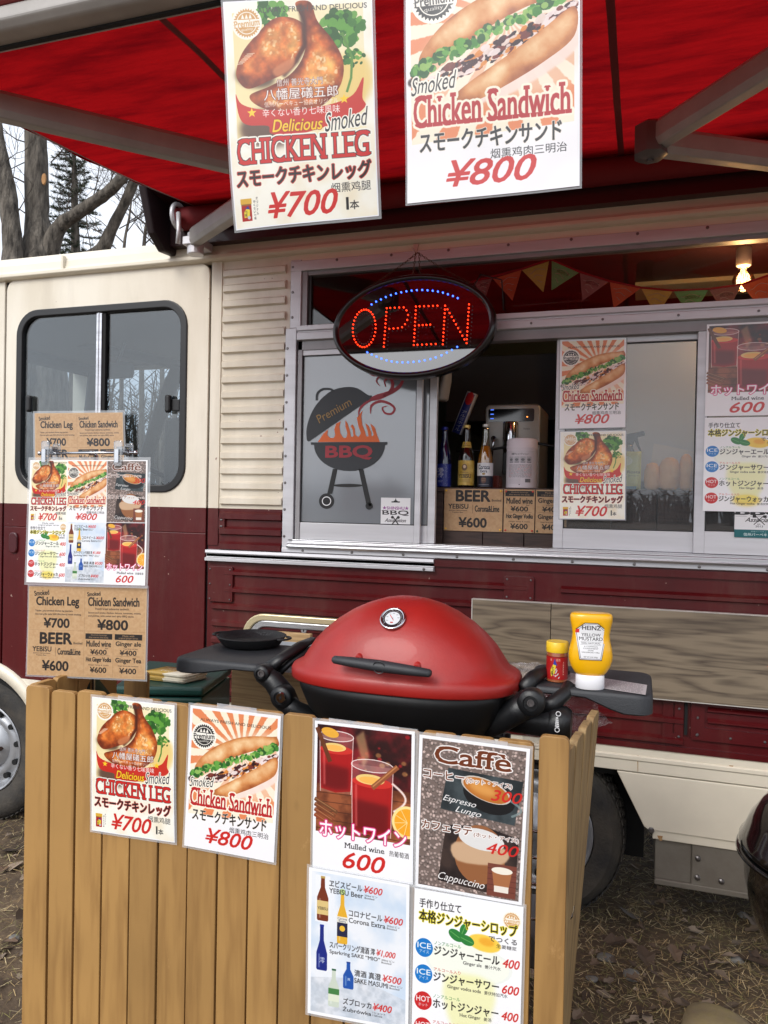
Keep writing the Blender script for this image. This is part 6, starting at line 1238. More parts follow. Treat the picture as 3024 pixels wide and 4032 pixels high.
def heinz():
    c = CV(260, 1.5, (236, 176, 12)); out = [(.12, .16), (.32, .02), (.68, .02), (.88, .16), (.98, .22), (.82, .98), (.18, .98), (.02, .22)]
    c.poly(out, (240, 240, 242)); c.line(out+[out[0]], .012, BLK); inn = [(.5+(a-.5)*.90, .5+(b-.5)*.94) for a, b in out]; c.line(inn+[inn[0]], .006, BLK)
    c.poly([(.02, .2), (.16, .18), (.16, .28), (.04, .3)], (220, 60, 60)); c.text('HEINZ', (.24, .09, .78, .20), BLK, bold=.03); c.text('YELLOW', (.22, .29, .78, .37), BLK, bold=.01); c.text('MUSTARD', (.16, .39, .84, .48), BLK, bold=.01)
    c.rect(.2, .51, .8, .515, BLK); c.text('100% NATURAL', (.22, .53, .78, .57), BLK); c.rect(.2, .59, .8, .595, BLK); c.text('A COMMON', (.3, .62, .7, .65), BLK); c.text('CONDIMENT', (.28, .67, .72, .70), BLK); c.text('DONE', (.42, .72, .58, .75), BLK); c.text('UNCOMMONLY WELL', (.24, .77, .76, .80), BLK); c.text('NET WT 9 OZ (255g)', (.3, .89, .7, .93), BLK); return c
PC['hz'] = heinz()
Yl = mc.y-.0315
lb_ = []
nx_, nz_ = 10, 12; vs = []; fs = []
def ry(z): return np.interp(z, [p[1] for p in prof_m], [p[0] for p in prof_m])
def hzc(u, v):                                                   # outline of the keystone label, mapped on the flattened body
    return u, v
for j in range(nz_+1):
    z = 1.228+(1.342-1.228)*j/nz_; R_x = ry(z); hw = np.interp(z, [1.228, 1.32, 1.342], [.027, .039, .024])
    for i in range(nx_+1):
        x = -hw+2*hw*i/nx_; yv = -R_x*.56*max(0, 1-abs(x/R_x)**2.5)**(1/2.5)-.0008; vs.append((mc.x-.002+x-mc.x, yv, z-1.139))
for j in range(nz_):
    for i in range(nx_): a = j*(nx_+1)+i; fs.append((a, a+1, a+nx_+2, a+nx_+1))
me = bpy.data.meshes.new('label'); me.from_pydata([tuple(float(q) for q in v) for v in vs], [], fs); me.materials.append(pmat('hz', rough=.35)); l = me.uv_layers.new()
for k, lp in enumerate(me.loops):
    v = lp.vertex_index; j, i = divmod(v, nx_+1); hw = float(np.interp(1.228+.114*j/nz_, [1.228, 1.32, 1.342], [.027, .039, .024])); l.data[k].uv = (.5+(-hw+2*hw*i/nx_)/.084, j/nz_)
o = bpy.data.objects.new('label', me); COL.objects.link(o); o.parent = mus
for p_ in me.polygons: p_.use_smooth = True
mus.rotation_euler.z = radians(8); mus.scale.z = .84; jar.scale.z = .87
# ------------------------------------------------------------------ inside the fence, left
zc = .95; q0, q1, q2, q3 = atz(443, 2703, zc), atz(800, 2709, zc), atz(913, 2626, zc), atz(584, 2599, zc)
GRN = mat('dark_green_metal', (20, 66, 60), .45, var=.08, vscale=6, coat=.2)
cool = empty('green_cooler', ((q0.x+q1.x)/2, (q0.y+q2.y)/2, .0), 'dark green metal cooler box with leaflets on its lid, inside the fence', 'cooler')
def slab(P, z0, z1, ins=0):
    m_ = MB(); c = sum((Vector(p) for p in P), Vector())/4; Q = [(c.x+(p.x-c.x)*(1-ins), c.y+(p.y-c.y)*(1-ins)) for p in P]; return m_.prism(Q, z0, z1, 'Z', ch=0)
Q = [q0, q1, q2, q3]; slab(Q, zc-.030, zc).build('lid', GRN, cool, bevel=.010, seg=3); slab(Q, .45, zc-.036, .02).build('body', GRN, cool, bevel=.01)
mb = MB(); mb.box(q0.x+.03, q1.x+.01, q0.y-.035, q0.y-.008, zc-.075, zc-.045); mb.build('latch_bar', mat('latch_maroon', (48, 14, 22), .3, coat=.6), cool, bevel=.006)
mb = MB(); slab(Q, 0, .45, .05).build('stand', mat('stand_dark', (40, 34, 30), .7), cool)
PC['leaf'] = CV(200, .6, (226, 218, 196)); PC['leaf'].poly([(0, 0), (.62, 0), (.5, 1), (0, 1)], (186, 150, 60)); PC['leaf'].text('TABLE', (.12, .15, .52, .35), (240, 236, 220), shear=.3); PC['leaf'].text('TOGO', (.16, .45, .5, .65), (240, 236, 220), shear=.3); PC['leaf'].text('~food~', (.66, .45, .9, .6), (60, 50, 40))
lf_c = atz(690, 2665, zc+.01)
for k in range(9):
    a = random.uniform(-.06, .06); cxx, cyy = lf_c.x+random.uniform(-.004, .004), lf_c.y+random.uniform(-.004, .004); w, h = .085, .052; z = zc+.003+.0032*k; u = Vector((cos(a), sin(a), 0)); v = Vector((-sin(a)+.25, cos(a), 0)); cc = Vector((cxx, cyy, z))
    o = quadmesh('leaflet', [cc-u*w+v*h, cc+u*w+v*h, cc+u*w-v*h, cc-u*w-v*h], pmat('leaf', rough=.3, coat=.3), 6, 2, curl=.0); s_ = o.modifiers.new('t', 'SOLIDIFY'); s_.thickness = .0026; s_.offset = 1
    tag(o, 'gold and white leaflet lying topmost on the stack on the green cooler' if k == 8 else 'folded leaflet inside the small stack on the green cooler, under the topmost one', 'leaflet', 'leaflets stacked on the green cooler')
BIR = wood('pale_plywood', (190, 160, 116), (160, 128, 88), axis='X', bump=.05)
z1 = 1.045; w0, w1 = atz(912, 2630, z1), atz(1235, 2650, z1); box = empty('wooden_box', (w0.x, w0.y, 0), 'pale plywood box holding papers behind the left side table', 'box')
bx0, bx1, by0, by1 = w0.x, w0.x+.30, w0.y, w0.y+.22
for nm, a in (('panel', (bx0, bx1, by0, by0+.012)), ('panel', (bx0, bx1, by1, by1+.012)), ('panel', (bx0, bx0+.012, by0+.012, by1)), ('panel', (bx1-.012, bx1, by0+.012, by1))):
    mb = MB(); mb.box(*a, .55, z1); mb.build(nm, BIR, box, bevel=.002)
mb = MB(); mb.box(bx0, bx1, by0, by1, 0, .55); mb.build('panel', BIR, box)
PC['mag'] = CV(160, .9, (214, 220, 226)); PC['mag'].rect(.0, .55, 1, 1, (70, 110, 150)); PC['mag'].rect(.1, .2, .8, .3, (60, 60, 70)); [PC['mag'].ell(.2+.15*k, .75, .06, (226, 226, 230)) for k in range(5)]
for k, yq in enumerate((by0+.05, by0+.10, by0+.16)): tag(quadmesh('brochure', rectw(bx0+.03+.01*k, z1+.03+.02*k, bx1-.03, .8, yq), pmat('mag', rough=.3), 2, 2), '%s printed brochure standing upright in the plywood box behind the grill' % ('frontmost', 'middle', 'rearmost and highest')[k], 'brochure', 'brochures in the plywood box')
a_, b_ = at(1035, 2483, 2.62), at(1222, 2520, 2.62); pw = empty('wooden_crate', ((a_.x+b_.x)/2, 2.62, 0), 'worn wooden crate whose top edge shows behind the black dish', 'crate')
mb = MB(); mb.box(a_.x, b_.x, 2.62, 2.64, b_.z-.02, a_.z); mb.build('slat', BIR, pw, bevel=.002); mb = MB(); mb.box(a_.x, b_.x, 2.62, 2.80, 0, b_.z-.03); mb.build('body', BIR, pw)
cg = at(330, 2700, 1.9); mb = MB(); mb.lathe([(.001, cg.z-.25), (.06, cg.z-.22), (.09, cg.z-.1), (.085, cg.z-.02), (.05, cg.z+.02), (.02, cg.z+.03)], 14, (cg.x, 1.9, 0), sy=.6); o = mb.build('cloth_bag', mat('camouflage_cloth', (52, 66, 40), .9, c2=(24, 26, 22), vscale=14, detail=1), None, smooth=True); tag(o, 'small camouflage cloth bag peeping over the fence planks at the left', 'bag')
# crumpled bubble wrap hanging behind the right table
def wrap_mesh():
    C = [at(2010, 2600, 2.33), at(2310, 2650, 2.36), at(2400, 2850, 2.12), at(2060, 2960, 2.10)]; TL, TR, BR, BL = C; nx, ny = 34, 34; nn = vnoise(ny+1, nx+1, 6, 3, 3); vs = []; fs = []
    for j in range(ny+1):
        for i in range(nx+1):
            u, v = i/nx, j/ny; p = TL*(1-u)*(1-v)+TR*u*(1-v)+BR*u*v+BL*(1-u)*v; e = (nn[j, i]-.5); vs.append(p+Vector((e*.05, -e*.14, e*.05))+Vector((0, .006*((i+j) % 2), 0)))
    for j in range(ny):
        for i in range(nx): a = j*(nx+1)+i; fs.append((a, a+1, a+nx+2, a+nx+1))
    mb = MB(); mb.add(vs, fs); return mb
o = wrap_mesh().build('bubble_wrap', film('bubble_film', .30, (222, 216, 218), .08), None, smooth=True); tag(o, 'crumpled clear bubble wrap hanging behind the right side table', 'bubble wrap')
# ------------------------------------------------------------------ kettle grill at the right edge
KB = mat('gloss_black_enamel', (8, 8, 9), .12, coat=1.0); kc = Vector((.585, 2.34, 0)); kz = .665
ket = empty('kettle_grill', tuple(kc), 'glossy black round kettle grill cut by the right edge, near the underbody locker', 'grill')
mb = MB(); mb.lathe([(.295, kz+.004), (.300, kz+.010), (.298, kz+.022), (.288, kz+.035), (.272, kz+.075), (.238, kz+.125), (.185, kz+.165), (.12, kz+.188), (.05, kz+.197), (.001, kz+.198)], 56, tuple(kc)); mb.build('lid', KB, ket, smooth=True)
mb = MB(); mb.lathe([(.292, kz), (.304, kz-.002), (.306, kz-.010), (.298, kz-.016), (.286, kz-.022), (.282, kz-.09), (.266, kz-.17), (.232, kz-.25), (.18, kz-.31), (.10, kz-.35), (.001, kz-.36)], 56, tuple(kc)); mb.build('bowl', KB, ket, smooth=True)
for a in (1.2, 3.4, 5.3): mb = MB(); mb.tube([(kc.x+.16*cos(a), kc.y+.16*sin(a), kz-.30), (kc.x+.27*cos(a), kc.y+.27*sin(a), 0)], .012, 8); mb.build('leg', mat('leg_aluminium', (96, 98, 104), .4, metal=.7), ket, smooth=True)
mb = MB(); mb.tube([(kc.x-.03, kc.y, kz+.19), (kc.x-.03, kc.y, kz+.23), (kc.x+.03, kc.y, kz+.23), (kc.x+.03, kc.y, kz+.19)], .008, 6); mb.build('handle', NYL, ket, smooth=True)
# ------------------------------------------------------------------ on the counter
SH = 1.668; BY = 3.135
def bottle(px, prof, gm, label, key, z0, z1, capc, liq=None, band=None):
    c = at(px, 1918, BY); o = empty('bottle', (c.x, BY, SH), label, 'bottle', 'drink bottles on the counter'); m_ = MB(); m_.lathe([(r, SH+h) for r, h in prof], 28, (c.x, BY, 0)); m_.build('glass_body', gm, o, smooth=True)
    cyl_label('label', key, (c.x, BY), prof[2][0]+.0005, SH+z0, SH+z1, o, -pi-.2, .2, rough=.35, prof=[(float(np.interp(z0+(z1-z0)*k/6, [p[1] for p in prof], [p[0] for p in prof]))+.0006, SH+z0+(z1-z0)*k/6) for k in range(7)])
    h = prof[-1][1]; m_ = MB(); m_.lathe([(.0145, SH+h-.010), (.0150, SH+h-.008), (.0140, SH+h+.001), (.011, SH+h+.003)], 21, (c.x, BY, 0)); m_.build('crown_cap', mat('cap_%s' % key, capc, .35, metal=.4), o, auto=40); return o, c
def l_mio():
    c = CV(300, .6, (32, 48, 150)); rr_ = random.Random(3); [c.ell(rr_.random(), rr_.random(), .006, (210, 216, 236)) for _ in range(70)]; c.text('澪', (.30, .18, .56, .62), (226, 230, 244), bold=.01); c.text('mio', (.33, .70, .52, .82), (200, 206, 230), shear=.4); c.text('松竹梅白壁蔵', (.64, .08, .67, .60), (220, 226, 240)); return c
def l_yeb():
    c = CV(300, .75, (206, 170, 70)); c.tex(np.ones((c.h, c.w)), (196, 158, 56), (226, 196, 104), 6, 2, 2); c.ell(.5, .28, .10, (90, 60, 40), .8); c.ell(.5, .25, .05, (230, 200, 170)); c.text('Premium', (.34, .44, .64, .52), (120, 90, 40), shear=.4); c.text('YEBISU', (.26, .56, .74, .70), (30, 26, 24), bold=.04, serif=.1); [c.rect(.3, .76+.05*k, .7, .775+.05*k, (140, 106, 50)) for k in range(3)]; return c
def l_cor():
    c = CV(300, .72, (236, 236, 238)); c.text('Corona', (.28, .08, .72, .26), (24, 30, 60), bold=.03, serif=.08); c.text('Extra', (.38, .29, .62, .40), (24, 30, 60), bold=.03); c.ell(.5, .46, .06, (170, 140, 70), 1, .5); c.rect(0, .54, 1, 1, (28, 30, 50)); c.ell(.5, .72, .10, (90, 50, 44)); c.text('LA CERVEZA', (.42, .64, .58, .69), (200, 170, 120)); c.text('MAS FINA', (.43, .72, .57, .77), (200, 170, 120)); c.rect(.3, .9, .7, .92, (160, 160, 170)); return c
PC['l1'], PC['l2'], PC['l3'] = l_mio(), l_yeb(), l_cor()
bottle(1746, [(.026, .0), (.0305, .004), (.0305, .10), (.029, .13), (.020, .17), (.0145, .20), (.0135, .232), (.0135, .25)], mat('blue_bottle_glass', (10, 16, 62), .06, coat=1), 'deep blue sake bottle with a blue label, leftmost on the counter', 'l1', .004, .098, (30, 36, 130))
o, c = bottle(1834, [(.029, .0), (.033, .004), (.033, .115), (.031, .135), (.020, .17), (.0145, .195), (.0132, .235), (.0135, .257)], mat('brown_bottle_glass', (26, 14, 8), .06, coat=1), 'dark brown beer bottle with a gold label between the blue and clear bottles', 'l2', .010, .112, (206, 176, 100))
cyl_label('neck_label', 'l2', (c.x, BY), .018, SH+.165, SH+.190, o, -pi-.2, .2, rough=.35, prof=[(.0215, SH+.165), (.0162, SH+.190)])
o, c = bottle(1909, [(.028, .0), (.032, .004), (.032, .112), (.030, .13), (.021, .165), (.0150, .195), (.0135, .235), (.0135, .260)], glass('clear_bottle_glass', (.82, .80, .66), .14), 'clear beer bottle with a white and navy label left of the wipes tub', 'l3', .004, .102, (190, 186, 180))
mb = MB(); mb.lathe([(.026, SH+.003), (.0295, SH+.006), (.0295, SH+.112), (.0275, SH+.13), (.019, SH+.163), (.0165, SH+.172)], 24, (c.x, BY, 0)); mb.build('beer', mat('lager', (190, 130, 40), .1), o, smooth=True)
def l_can():
    c = CV(420, .95, (222, 214, 220)); c.text('除菌ウェットティシュー', (.33, .06, .68, .12), BLK, bold=.01); 
    for k in range(4): c.rect(.27+.12*k, .16, .375+.12*k, .34, (190, 186, 192)); c.ell(.32+.12*k, .25, .035, (120, 118, 124)); c.rect(.28+.12*k, .31, .365+.12*k, .325, (80, 80, 84))
    rr_ = random.Random(6)
    for j in range(17):
        u = .26
        while u < .74: L = rr_.uniform(.01, .06); c.rect(u, .38+j*.022, min(.745, u+L), .39+j*.022, (110, 104, 112) if rr_.random() > .1 else (190, 80, 80), .8); u += L+.008
    for k in range(18): c.rect(.61+.006*k, .78, .61+.006*k+.003*(1+k % 2), .88, BLK)
    for j in range(5): c.rect(.27, .78+.03*j, .52, .785+.03*j, (140, 134, 140))
    c.ell(.5, .94, .012, BLK); return c
PC['can'] = l_can(); wc = at(2053, 1918, BY+.01); tub = empty('wipes_tub', (wc.x, BY+.01, SH), 'white round tub of wet wipes with printed instructions on the counter', 'tub')
R = .062; mb = MB(); mb.lathe([(R-.004, SH), (R, SH+.003), (R, SH+.158), (R+.001, SH+.160), (R+.001, SH+.166), (R, SH+.168), (R, SH+.192), (R-.006, SH+.200), (R-.02, SH+.203), (.001, SH+.203)], 36, (wc.x, BY+.01, 0)); mb.build('body', mat('white_tub', (222, 212, 218), .4), tub, auto=40)
cyl_label('label', 'can', (wc.x, BY+.01), R+.0004, SH+.006, SH+.150, tub, -pi-.1, .1, rough=.4)
# espresso machine and the shelf behind
EY = 3.50; ms = mat('satin_steel', (176, 172, 168), .38, metal=.45, var=.06, vscale=3); a, b = at(1907, 1860, EY), at(2128, 1590, EY)
esp = empty('espresso_machine', ((a.x+b.x)/2, EY+.15, 1.62), 'steel espresso machine with a dark display behind the wipes tub', 'coffee machine')
mb = MB(); mb.prism(rrect(a.x, 1.62, b.x, b.z, .02, 4), EY, EY+.34, ch=.004); bd_ = mb.build('body', ms, esp, auto=40)
c0, c1 = at(1923, 1661, EY), at(2105, 1608, EY); mb = MB(); mb.prism(rrect(c0.x, c0.z, c1.x, c1.z, .008, 3), EY-.004, EY); dsp = mb.build('display', mat('display_glass', (8, 8, 12), .08, coat=1), esp)
mb = MB(); [mb.box(c0.x+.01+.0*k, c0.x+.025, EY-.005, EY-.004, c0.z+.012+.02*k, c0.z+.016+.02*k) for k in range(3)]; mb.build('indicator', emis('blue_icon', (70, 110, 220), 1.2), dsp, kind='stuff')
q = at(2076, 1641, EY-.005); mb = MB(); mb.box(q.x-.003, q.x+.003, EY-.006, EY-.004, q.z-.002, q.z+.002); mb.build('indicator', emis('orange_icon', (255, 140, 60), 3), dsp)
c0 = at(2008, 1720, EY-.06); mb = MB(); mb.lathe([(.032, c0.z-.07), (.034, c0.z-.06), (.034, c0.z+.06), (.030, c0.z+.068)], 24, (c0.x, EY-.05, 0)); mb.box(c0.x-.030, c0.x+.030, EY-.05, EY, c0.z-.06, c0.z+.066); mb.build('spout', CHR, esp, auto=40)
mb = MB(); mb.box(c0.x-.028, c0.x+.028, EY-.08, EY, c0.z-.17, c0.z-.07); mb.build('coffee_outlet', RUB, esp, bevel=.004)
q = at(1943, 1725, EY-.05); mb = MB(); mb.tube([(q.x, EY, q.z), (q.x, EY-.05, q.z), (q.x, EY-.055, q.z-.02), (q.x-.004, EY-.06, q.z-.085)], [.010, .011, .006, .005], 10); mb.build('steam_wand', CHR, esp, smooth=True)
mb = MB(); mb.prism(rrect(a.x+.10, b.z, a.x+.17, b.z+.012, .004, 2), EY+.02, EY+.2); mb.build('bean_lid', RUB, esp)
text3d('lettering', 'Xelsis', (b.x-.075, EY-.0007, b.z-.115), (1, 0, 0), (0, 0, 1), .03, .009, mat('engraved', (90, 88, 88), .4), esp)
mb = MB(); mb.tube([(a.x-.10, 3.35, 1.835), (a.x+.02, 3.38, 1.84), (c0.x+.06, 3.36, 1.862), (c0.x+.14, 3.34, 1.866), (c0.x+.24, 3.30, 1.845)], .006, 8); o = mb.build('black_cable', RUB, None, smooth=True); tag(o, 'thick black cable running in front of the espresso machine', 'cable')
a, b = at(1858, 1545, 3.42), at(1795, 1705, 3.42); PC['foil'] = CV(60, 4.2, (40, 54, 140)); PC['foil'].rect(0, 0, 1, .03, (220, 222, 230)); PC['foil'].rect(0, 0, .1, 1, (220, 222, 230)); PC['foil'].rect(.9, 0, 1, 1, (220, 222, 230)); PC['foil'].ell(.5, .15, .4, (200, 40, 50), 1, 1.6)
for k, ch_ in enumerate('アルミホイル'): PC['foil'].text(ch_, (.22, .45+.085*k, .78, .515+.085*k), (226, 228, 236))
d = (b-a).normalized(); s_ = Vector((-d.z, 0, d.x)); s_ = s_ if s_.x > 0 else -s_
o = quadmesh('foil_box', [a-s_*.022, a+s_*.022, b+s_*.022, b-s_*.022], pmat('foil', rough=.4), 1, 1); sd_ = o.modifiers.new('t', 'SOLIDIFY'); sd_.thickness = .04; sd_.offset = -1; tag(o, 'tilted blue and white box of aluminium foil behind the bottles', 'box')
q = at(1752, 1470, 3.25); mb = MB(); mb.tube([(q.x+.01, 3.25, q.z+.18), (q.x+.015, 3.25, q.z+.05), (q.x+.005, 3.25, q.z-.03), (q.x-.01, 3.25, q.z-.11), (q.x-.01, 3.25, q.z-.12)], [.012, .03, .045, .05, .035], 12, flat=.5); o = mb.build('cloth', mat('white_cloth', (188, 182, 176), .9), None, smooth=True); tag(o, 'white cloth hanging inside the truck just right of the sliding sash', 'cloth')
mb = MB(); mb.box(-1.02, -.90, 3.3, 3.45, 1.67, 1.76); o = mb.build('pale_box', mat('pale_green_box', (120, 128, 96), .6), None, bevel=.004); tag(o, 'pale green box standing behind the brown beer bottle', 'box')
q = at(1980, 1900, 3.25); mb = MB(); mb.box(q.x-.10, q.x-.01, 3.21, 3.30, SH, SH+.055); o = mb.build('plastic_tub', film('red_tub', .75, (140, 60, 50), .2), None, bevel=.006); tag(o, 'low clear tub with red contents between the beer bottle and the wipes tub', 'tub')
# bread, coffee bag and spray bottle behind the right-hand sash
BR = mat('bread_crust', (228, 178, 118), .6, c2=(196, 134, 76), vscale=9, bump=.2, bscale=30)
for k, (px, w, h, nm) in enumerate(((2567, .030, .105, 'leftmost, shortest'), (2635, .040, .125, 'middle, widest'), (2700, .026, .138, 'right, tallest and narrowest'))):
    c = at(px, 1905, 3.13); mb = MB(); mb.lathe([(w*.5, SH), (w*.9, SH+.01), (w, SH+h*.4), (w*.96, SH+h*.7), (w*.7, SH+h*.92), (w*.3, SH+h), (.001, SH+h)], 20, (c.x, 3.13, 0)); mb.lathe([(w*.3, SH+h*.3), (w*.5, SH+h*.45), (w*.5, SH+h*.7), (w*.1, SH+h*.9)], 10, (c.x+w*.35, 3.13-w*.55, 0)); o = mb.build('bread_roll', BR, None, smooth=True); tag(o, 'long crusty bread roll standing in a bag, %s of the three' % nm, 'bread', 'bread rolls behind the window')
a, b = at(2560, 1905, 3.18), at(2735, 1745, 3.18); mb = MB(); mb.prism([(a.x, SH), (b.x, SH), (b.x+.01, b.z-.035), (a.x+.06, b.z-.01), (a.x+.01, b.z), (a.x, SH+.1)], 3.18, 3.184); o = mb.build('paper_bag', mat('white_paper', (206, 200, 190), .7, bump=.3, bscale=12), None); tag(o, 'white paper bread bag standing open behind the bread rolls', 'bag')
PC['cof'] = CV(160, 1.9, (214, 214, 120)); PC['cof'].ell(.3, .25, .3, (236, 236, 190), .8, .8); PC['cof'].text('LoRosta', (.1, .50, .95, .58), (60, 66, 40)); PC['cof'].text('コーヒー', (.4, .62, .9, .66), (60, 66, 40)); PC['cof'].rect(.1, .92, .8, 1, (70, 150, 170))
a, b = at(2470, 1905, 3.19), at(2526, 1782, 3.19); o = quadmesh('coffee_bag', rectw(a.x-.03, b.z, b.x, SH+.002, 3.13), pmat('cof', rough=.35), 4, 6, curl=.003); sd_ = o.modifiers.new('t', 'SOLIDIFY'); sd_.thickness = .04; sd_.offset = -1; tag(o, 'yellow green bag of coffee left of the bread rolls', 'bag')
c = at(2478, 1790, 3.26); sp = empty('spray_bottle', (c.x, 3.26, SH), 'clear spray bottle with a black trigger behind the coffee bag', 'spray bottle'); mb = MB(); mb.lathe([(.032, SH), (.034, SH+.01), (.034, SH+.13), (.014, SH+.17), (.012, SH+.19)], 20, (c.x, 3.26, 0)); mb.build('body', glass('spray_plastic', (.7, .72, .74), .15, .1), sp, smooth=True)
mb = MB(); mb.prism([(c.x-.02, SH+.185), (c.x-.02, SH+.225), (c.x+.055, SH+.24), (c.x+.058, SH+.222), (c.x+.03, SH+.215), (c.x+.038, SH+.18), (c.x+.05, SH+.15), (c.x+.036, SH+.165), (c.x+.018, SH+.20), (c.x+.015, SH+.185)], 3.25, 3.272); mb.build('trigger', RUB, sp, bevel=.003)
# bunting behind the transom
F_ = lambda x, y: at(1800+x*.73779, 900+y*.73779, 3.03)
cordp = [(40, 300), (90, 282), (345, 216), (490, 166), (503, 166), (650, 230), (810, 280), (985, 316), (1150, 331), (1340, 323), (1510, 300), (1659, 250), (1800, 190)]
bn = empty('bunting', tuple(F_(800, 280)), 'string of faded triangular cloth flags hanging behind the transom window', 'bunting')
mb = MB(); mb.tube([F_(x, y) for x, y in cordp], .004, 6); mb.build('cord', mat('red_tape', (170, 30, 40), .8), bn)
FL = {'m': (166, 116, 108), 'o': (226, 110, 70), 'y': (222, 190, 96), 'g': (112, 186, 118)}
for x0, y0, x1, y1, xt, yt, cc, tx in ((85, 284, 186, 266, 150, 375, 'm', 'BIRD CAME'), (190, 268, 344, 220, 295, 385, 'o', ''), (346, 222, 490, 174, 460, 340, 'y', ''), (505, 170, 650, 236, 503, 330, 'g', 'GROWN UP'), (656, 238, 808, 284, 668, 386, 'm', 'BIRD CAME'), (815, 286, 980, 318, 835, 425, 'o', ''), (984, 320, 1150, 335, 1062, 470, 'y', ''), (1155, 335, 1340, 327, 1250, 480, 'g', 'GROWN UP'), (1344, 326, 1512, 304, 1436, 470, 'm', 'BIRD CAME'), (1518, 302, 1700, 240, 1640, 450, 'o', '')):
    fm_ = mat('flag_'+cc, FL[cc], .9, var=.1, vscale=20); mb = MB(); A, B, C = F_(x0, y0), F_(x1, y1), F_(xt, yt); mb.add([A, B, C], [(0, 1, 2)]); mb.add([v+Vector((0, .001, 0)) for v in (A, C, B)], [(0, 1, 2)]); fo = mb.build('flag', fm_, bn)
    if tx:
        m_ = (A+B)/2; dd = (B-A); text3d('lettering', tx, A.lerp(B, .26).lerp(C, .30)+Vector((0, -.0012, 0)), dd, Vector((-dd.z, 0, dd.x)), dd.length*.42, .012, mat('flag_ink', (34, 30, 30), .8), fo)
    mb = MB(); rr_ = random.Random(x0)
    for k in range(3):
        t0 = .18+.2*k; pts = [A.lerp(B, u).lerp(C, t0+.05*sin(u*9+k))+Vector((0, -.001, 0)) for u in np.linspace(.12+.1*k, .88-.1*k, 8).tolist()]; mb.tube(pts, .0011, 3)
    mb.build('printed_branch', mat('flag_print', (196, 178, 160), .8), fo)
# bare filament lamp
c = at(2929, 1012, 3.15); lamp = empty('pendant_lamp', (c.x, 3.15, 2.60), 'lit bare filament bulb in a white socket under the truck ceiling', 'lamp')
zt_ = 2.598; mb = MB(); mb.lathe([(.024, c.z-.034), (.027, c.z-.030), (.027, c.z+.028), (.024, c.z+.034), (.01, c.z+.036)], 24, (c.x, 3.15, 0)); mb.build('socket', mat('white_socket', (214, 204, 196), .4), lamp, auto=40)
mb = MB(); mb.lathe([(.014, c.z-.033), (.020, c.z-.048), (.034, c.z-.068), (.040, c.z-.088), (.034, c.z-.112), (.018, c.z-.126), (.001, c.z-.130)], 24, (c.x, 3.15, 0)); mb.build('bulb', glass('bulb_glass', (1, .9, .7), .06), lamp, smooth=True)
mb = MB(); [mb.tube([(c.x+dx_, 3.15+dy_, c.z-.06), (c.x+dx_*.4, 3.15+dy_, c.z-.105)], .0018, 5) for dx_, dy_ in ((-.012, 0), (.012, 0), (-.004, .01), (.004, -.01))]; mb.build('filament', emis('filament', (255, 170, 80), 22), lamp)
pl = bpy.data.lights.new('lamp_light', 'POINT'); pl.energy = 2.6; pl.color = (1, .62, .3); pl.shadow_soft_size = .03; po = bpy.data.objects.new('lamp_light', pl); COL.objects.link(po); po.parent = lamp; po.location = (0, 0, c.z-.085-2.60)
# ------------------------------------------------------------------ ground, litter, trees
mb = MB(); 
def gmesh():
    n = 90; x0, x1, y0, y1 = -6.5, 3.5, .2, 8; z = vnoise(n+1, n+1, 7, 5, 9); vs = []; fs = []
    for j in range(n+1):
        for i in range(n+1):
            u, v = i/n, j/n; e = min(u, v, 1-u, 1-v)*12; vs.append((x0+(x1-x0)*u, y0+(y1-y0)*v, (float(z[j, i])-.52)*.07*min(1, e)-.005))
    for j in range(n):
        for i in range(n): a = j*(n+1)+i; fs.append((a, a+1, a+n+2, a+n+1))
    return vs, fs
EM = mat('bare_earth', (114, 95, 74), .95, c2=(62, 51, 41), vscale=4, bump=.9, bscale=28, detail=12)
vs, fs = gmesh(); mb.add(vs, fs); structure(mb.build('ground', EM, smooth=True))
B4 = [(-6.5, .2), (3.5, .2), (3.5, 8), (-6.5, 8)]; O4 = [(-150, -90), (150, -90), (150, 220), (-150, 220)]
mb = MB(); mb.add([(*p, -.005) for p in O4]+[(*p, -.005) for p in B4], [(0, 1, 5, 4), (1, 2, 6, 5), (2, 3, 7, 6), (3, 0, 4, 7)]); structure(mb.build('ground_far', EM))
def rotm(n, r): a = r.random(n)*2*pi; return np.cos(a), np.sin(a)
def scatter_region(n, r):
    k = int(n*.72); x = np.concatenate([r.uniform(-.5, 1.7, k), r.uniform(-3.6, -1.55, n-k)]); y = np.concatenate([r.uniform(1.3, 4.3, k), r.uniform(1.3, 4.2, n-k)]); return x, y
r = np.random.default_rng(5)
def mesh_np(name, V, Fc, cols, kind_label, cat):
    me = bpy.data.meshes.new(name); me.from_pydata(V.tolist(), [], Fc.tolist()); at_ = me.color_attributes.new('tone', 'FLOAT_COLOR', 'POINT')
    c4 = np.ones((len(V), 4), np.float32); c4[:, :3] = cols; at_.data.foreach_set('color', c4.ravel())
    m = bpy.data.materials.new(name); m.use_nodes = True; b = m.node_tree.nodes['Principled BSDF']; b.inputs['Roughness'].default_value = .8; a = m.node_tree.nodes.new('ShaderNodeVertexColor'); a.layer_name = 'tone'; m.node_tree.links.new(a.outputs[0], b.inputs['Base Color']); me.materials.append(m)
    o = bpy.data.objects.new(name, me); COL.objects.link(o); tag(o, kind_label, cat, kind='stuff'); return o
n = 52000; x, y = scatter_region(n, r); c, s = rotm(n, r); L = r.uniform(.010, .052, n); w = r.uniform(.0005, .0012, n); z = r.uniform(.004, .022, n); tl = r.uniform(-.35, .35, n)*L
V = np.empty((n, 4, 3)); bend = r.uniform(-.25, .25, n)*L
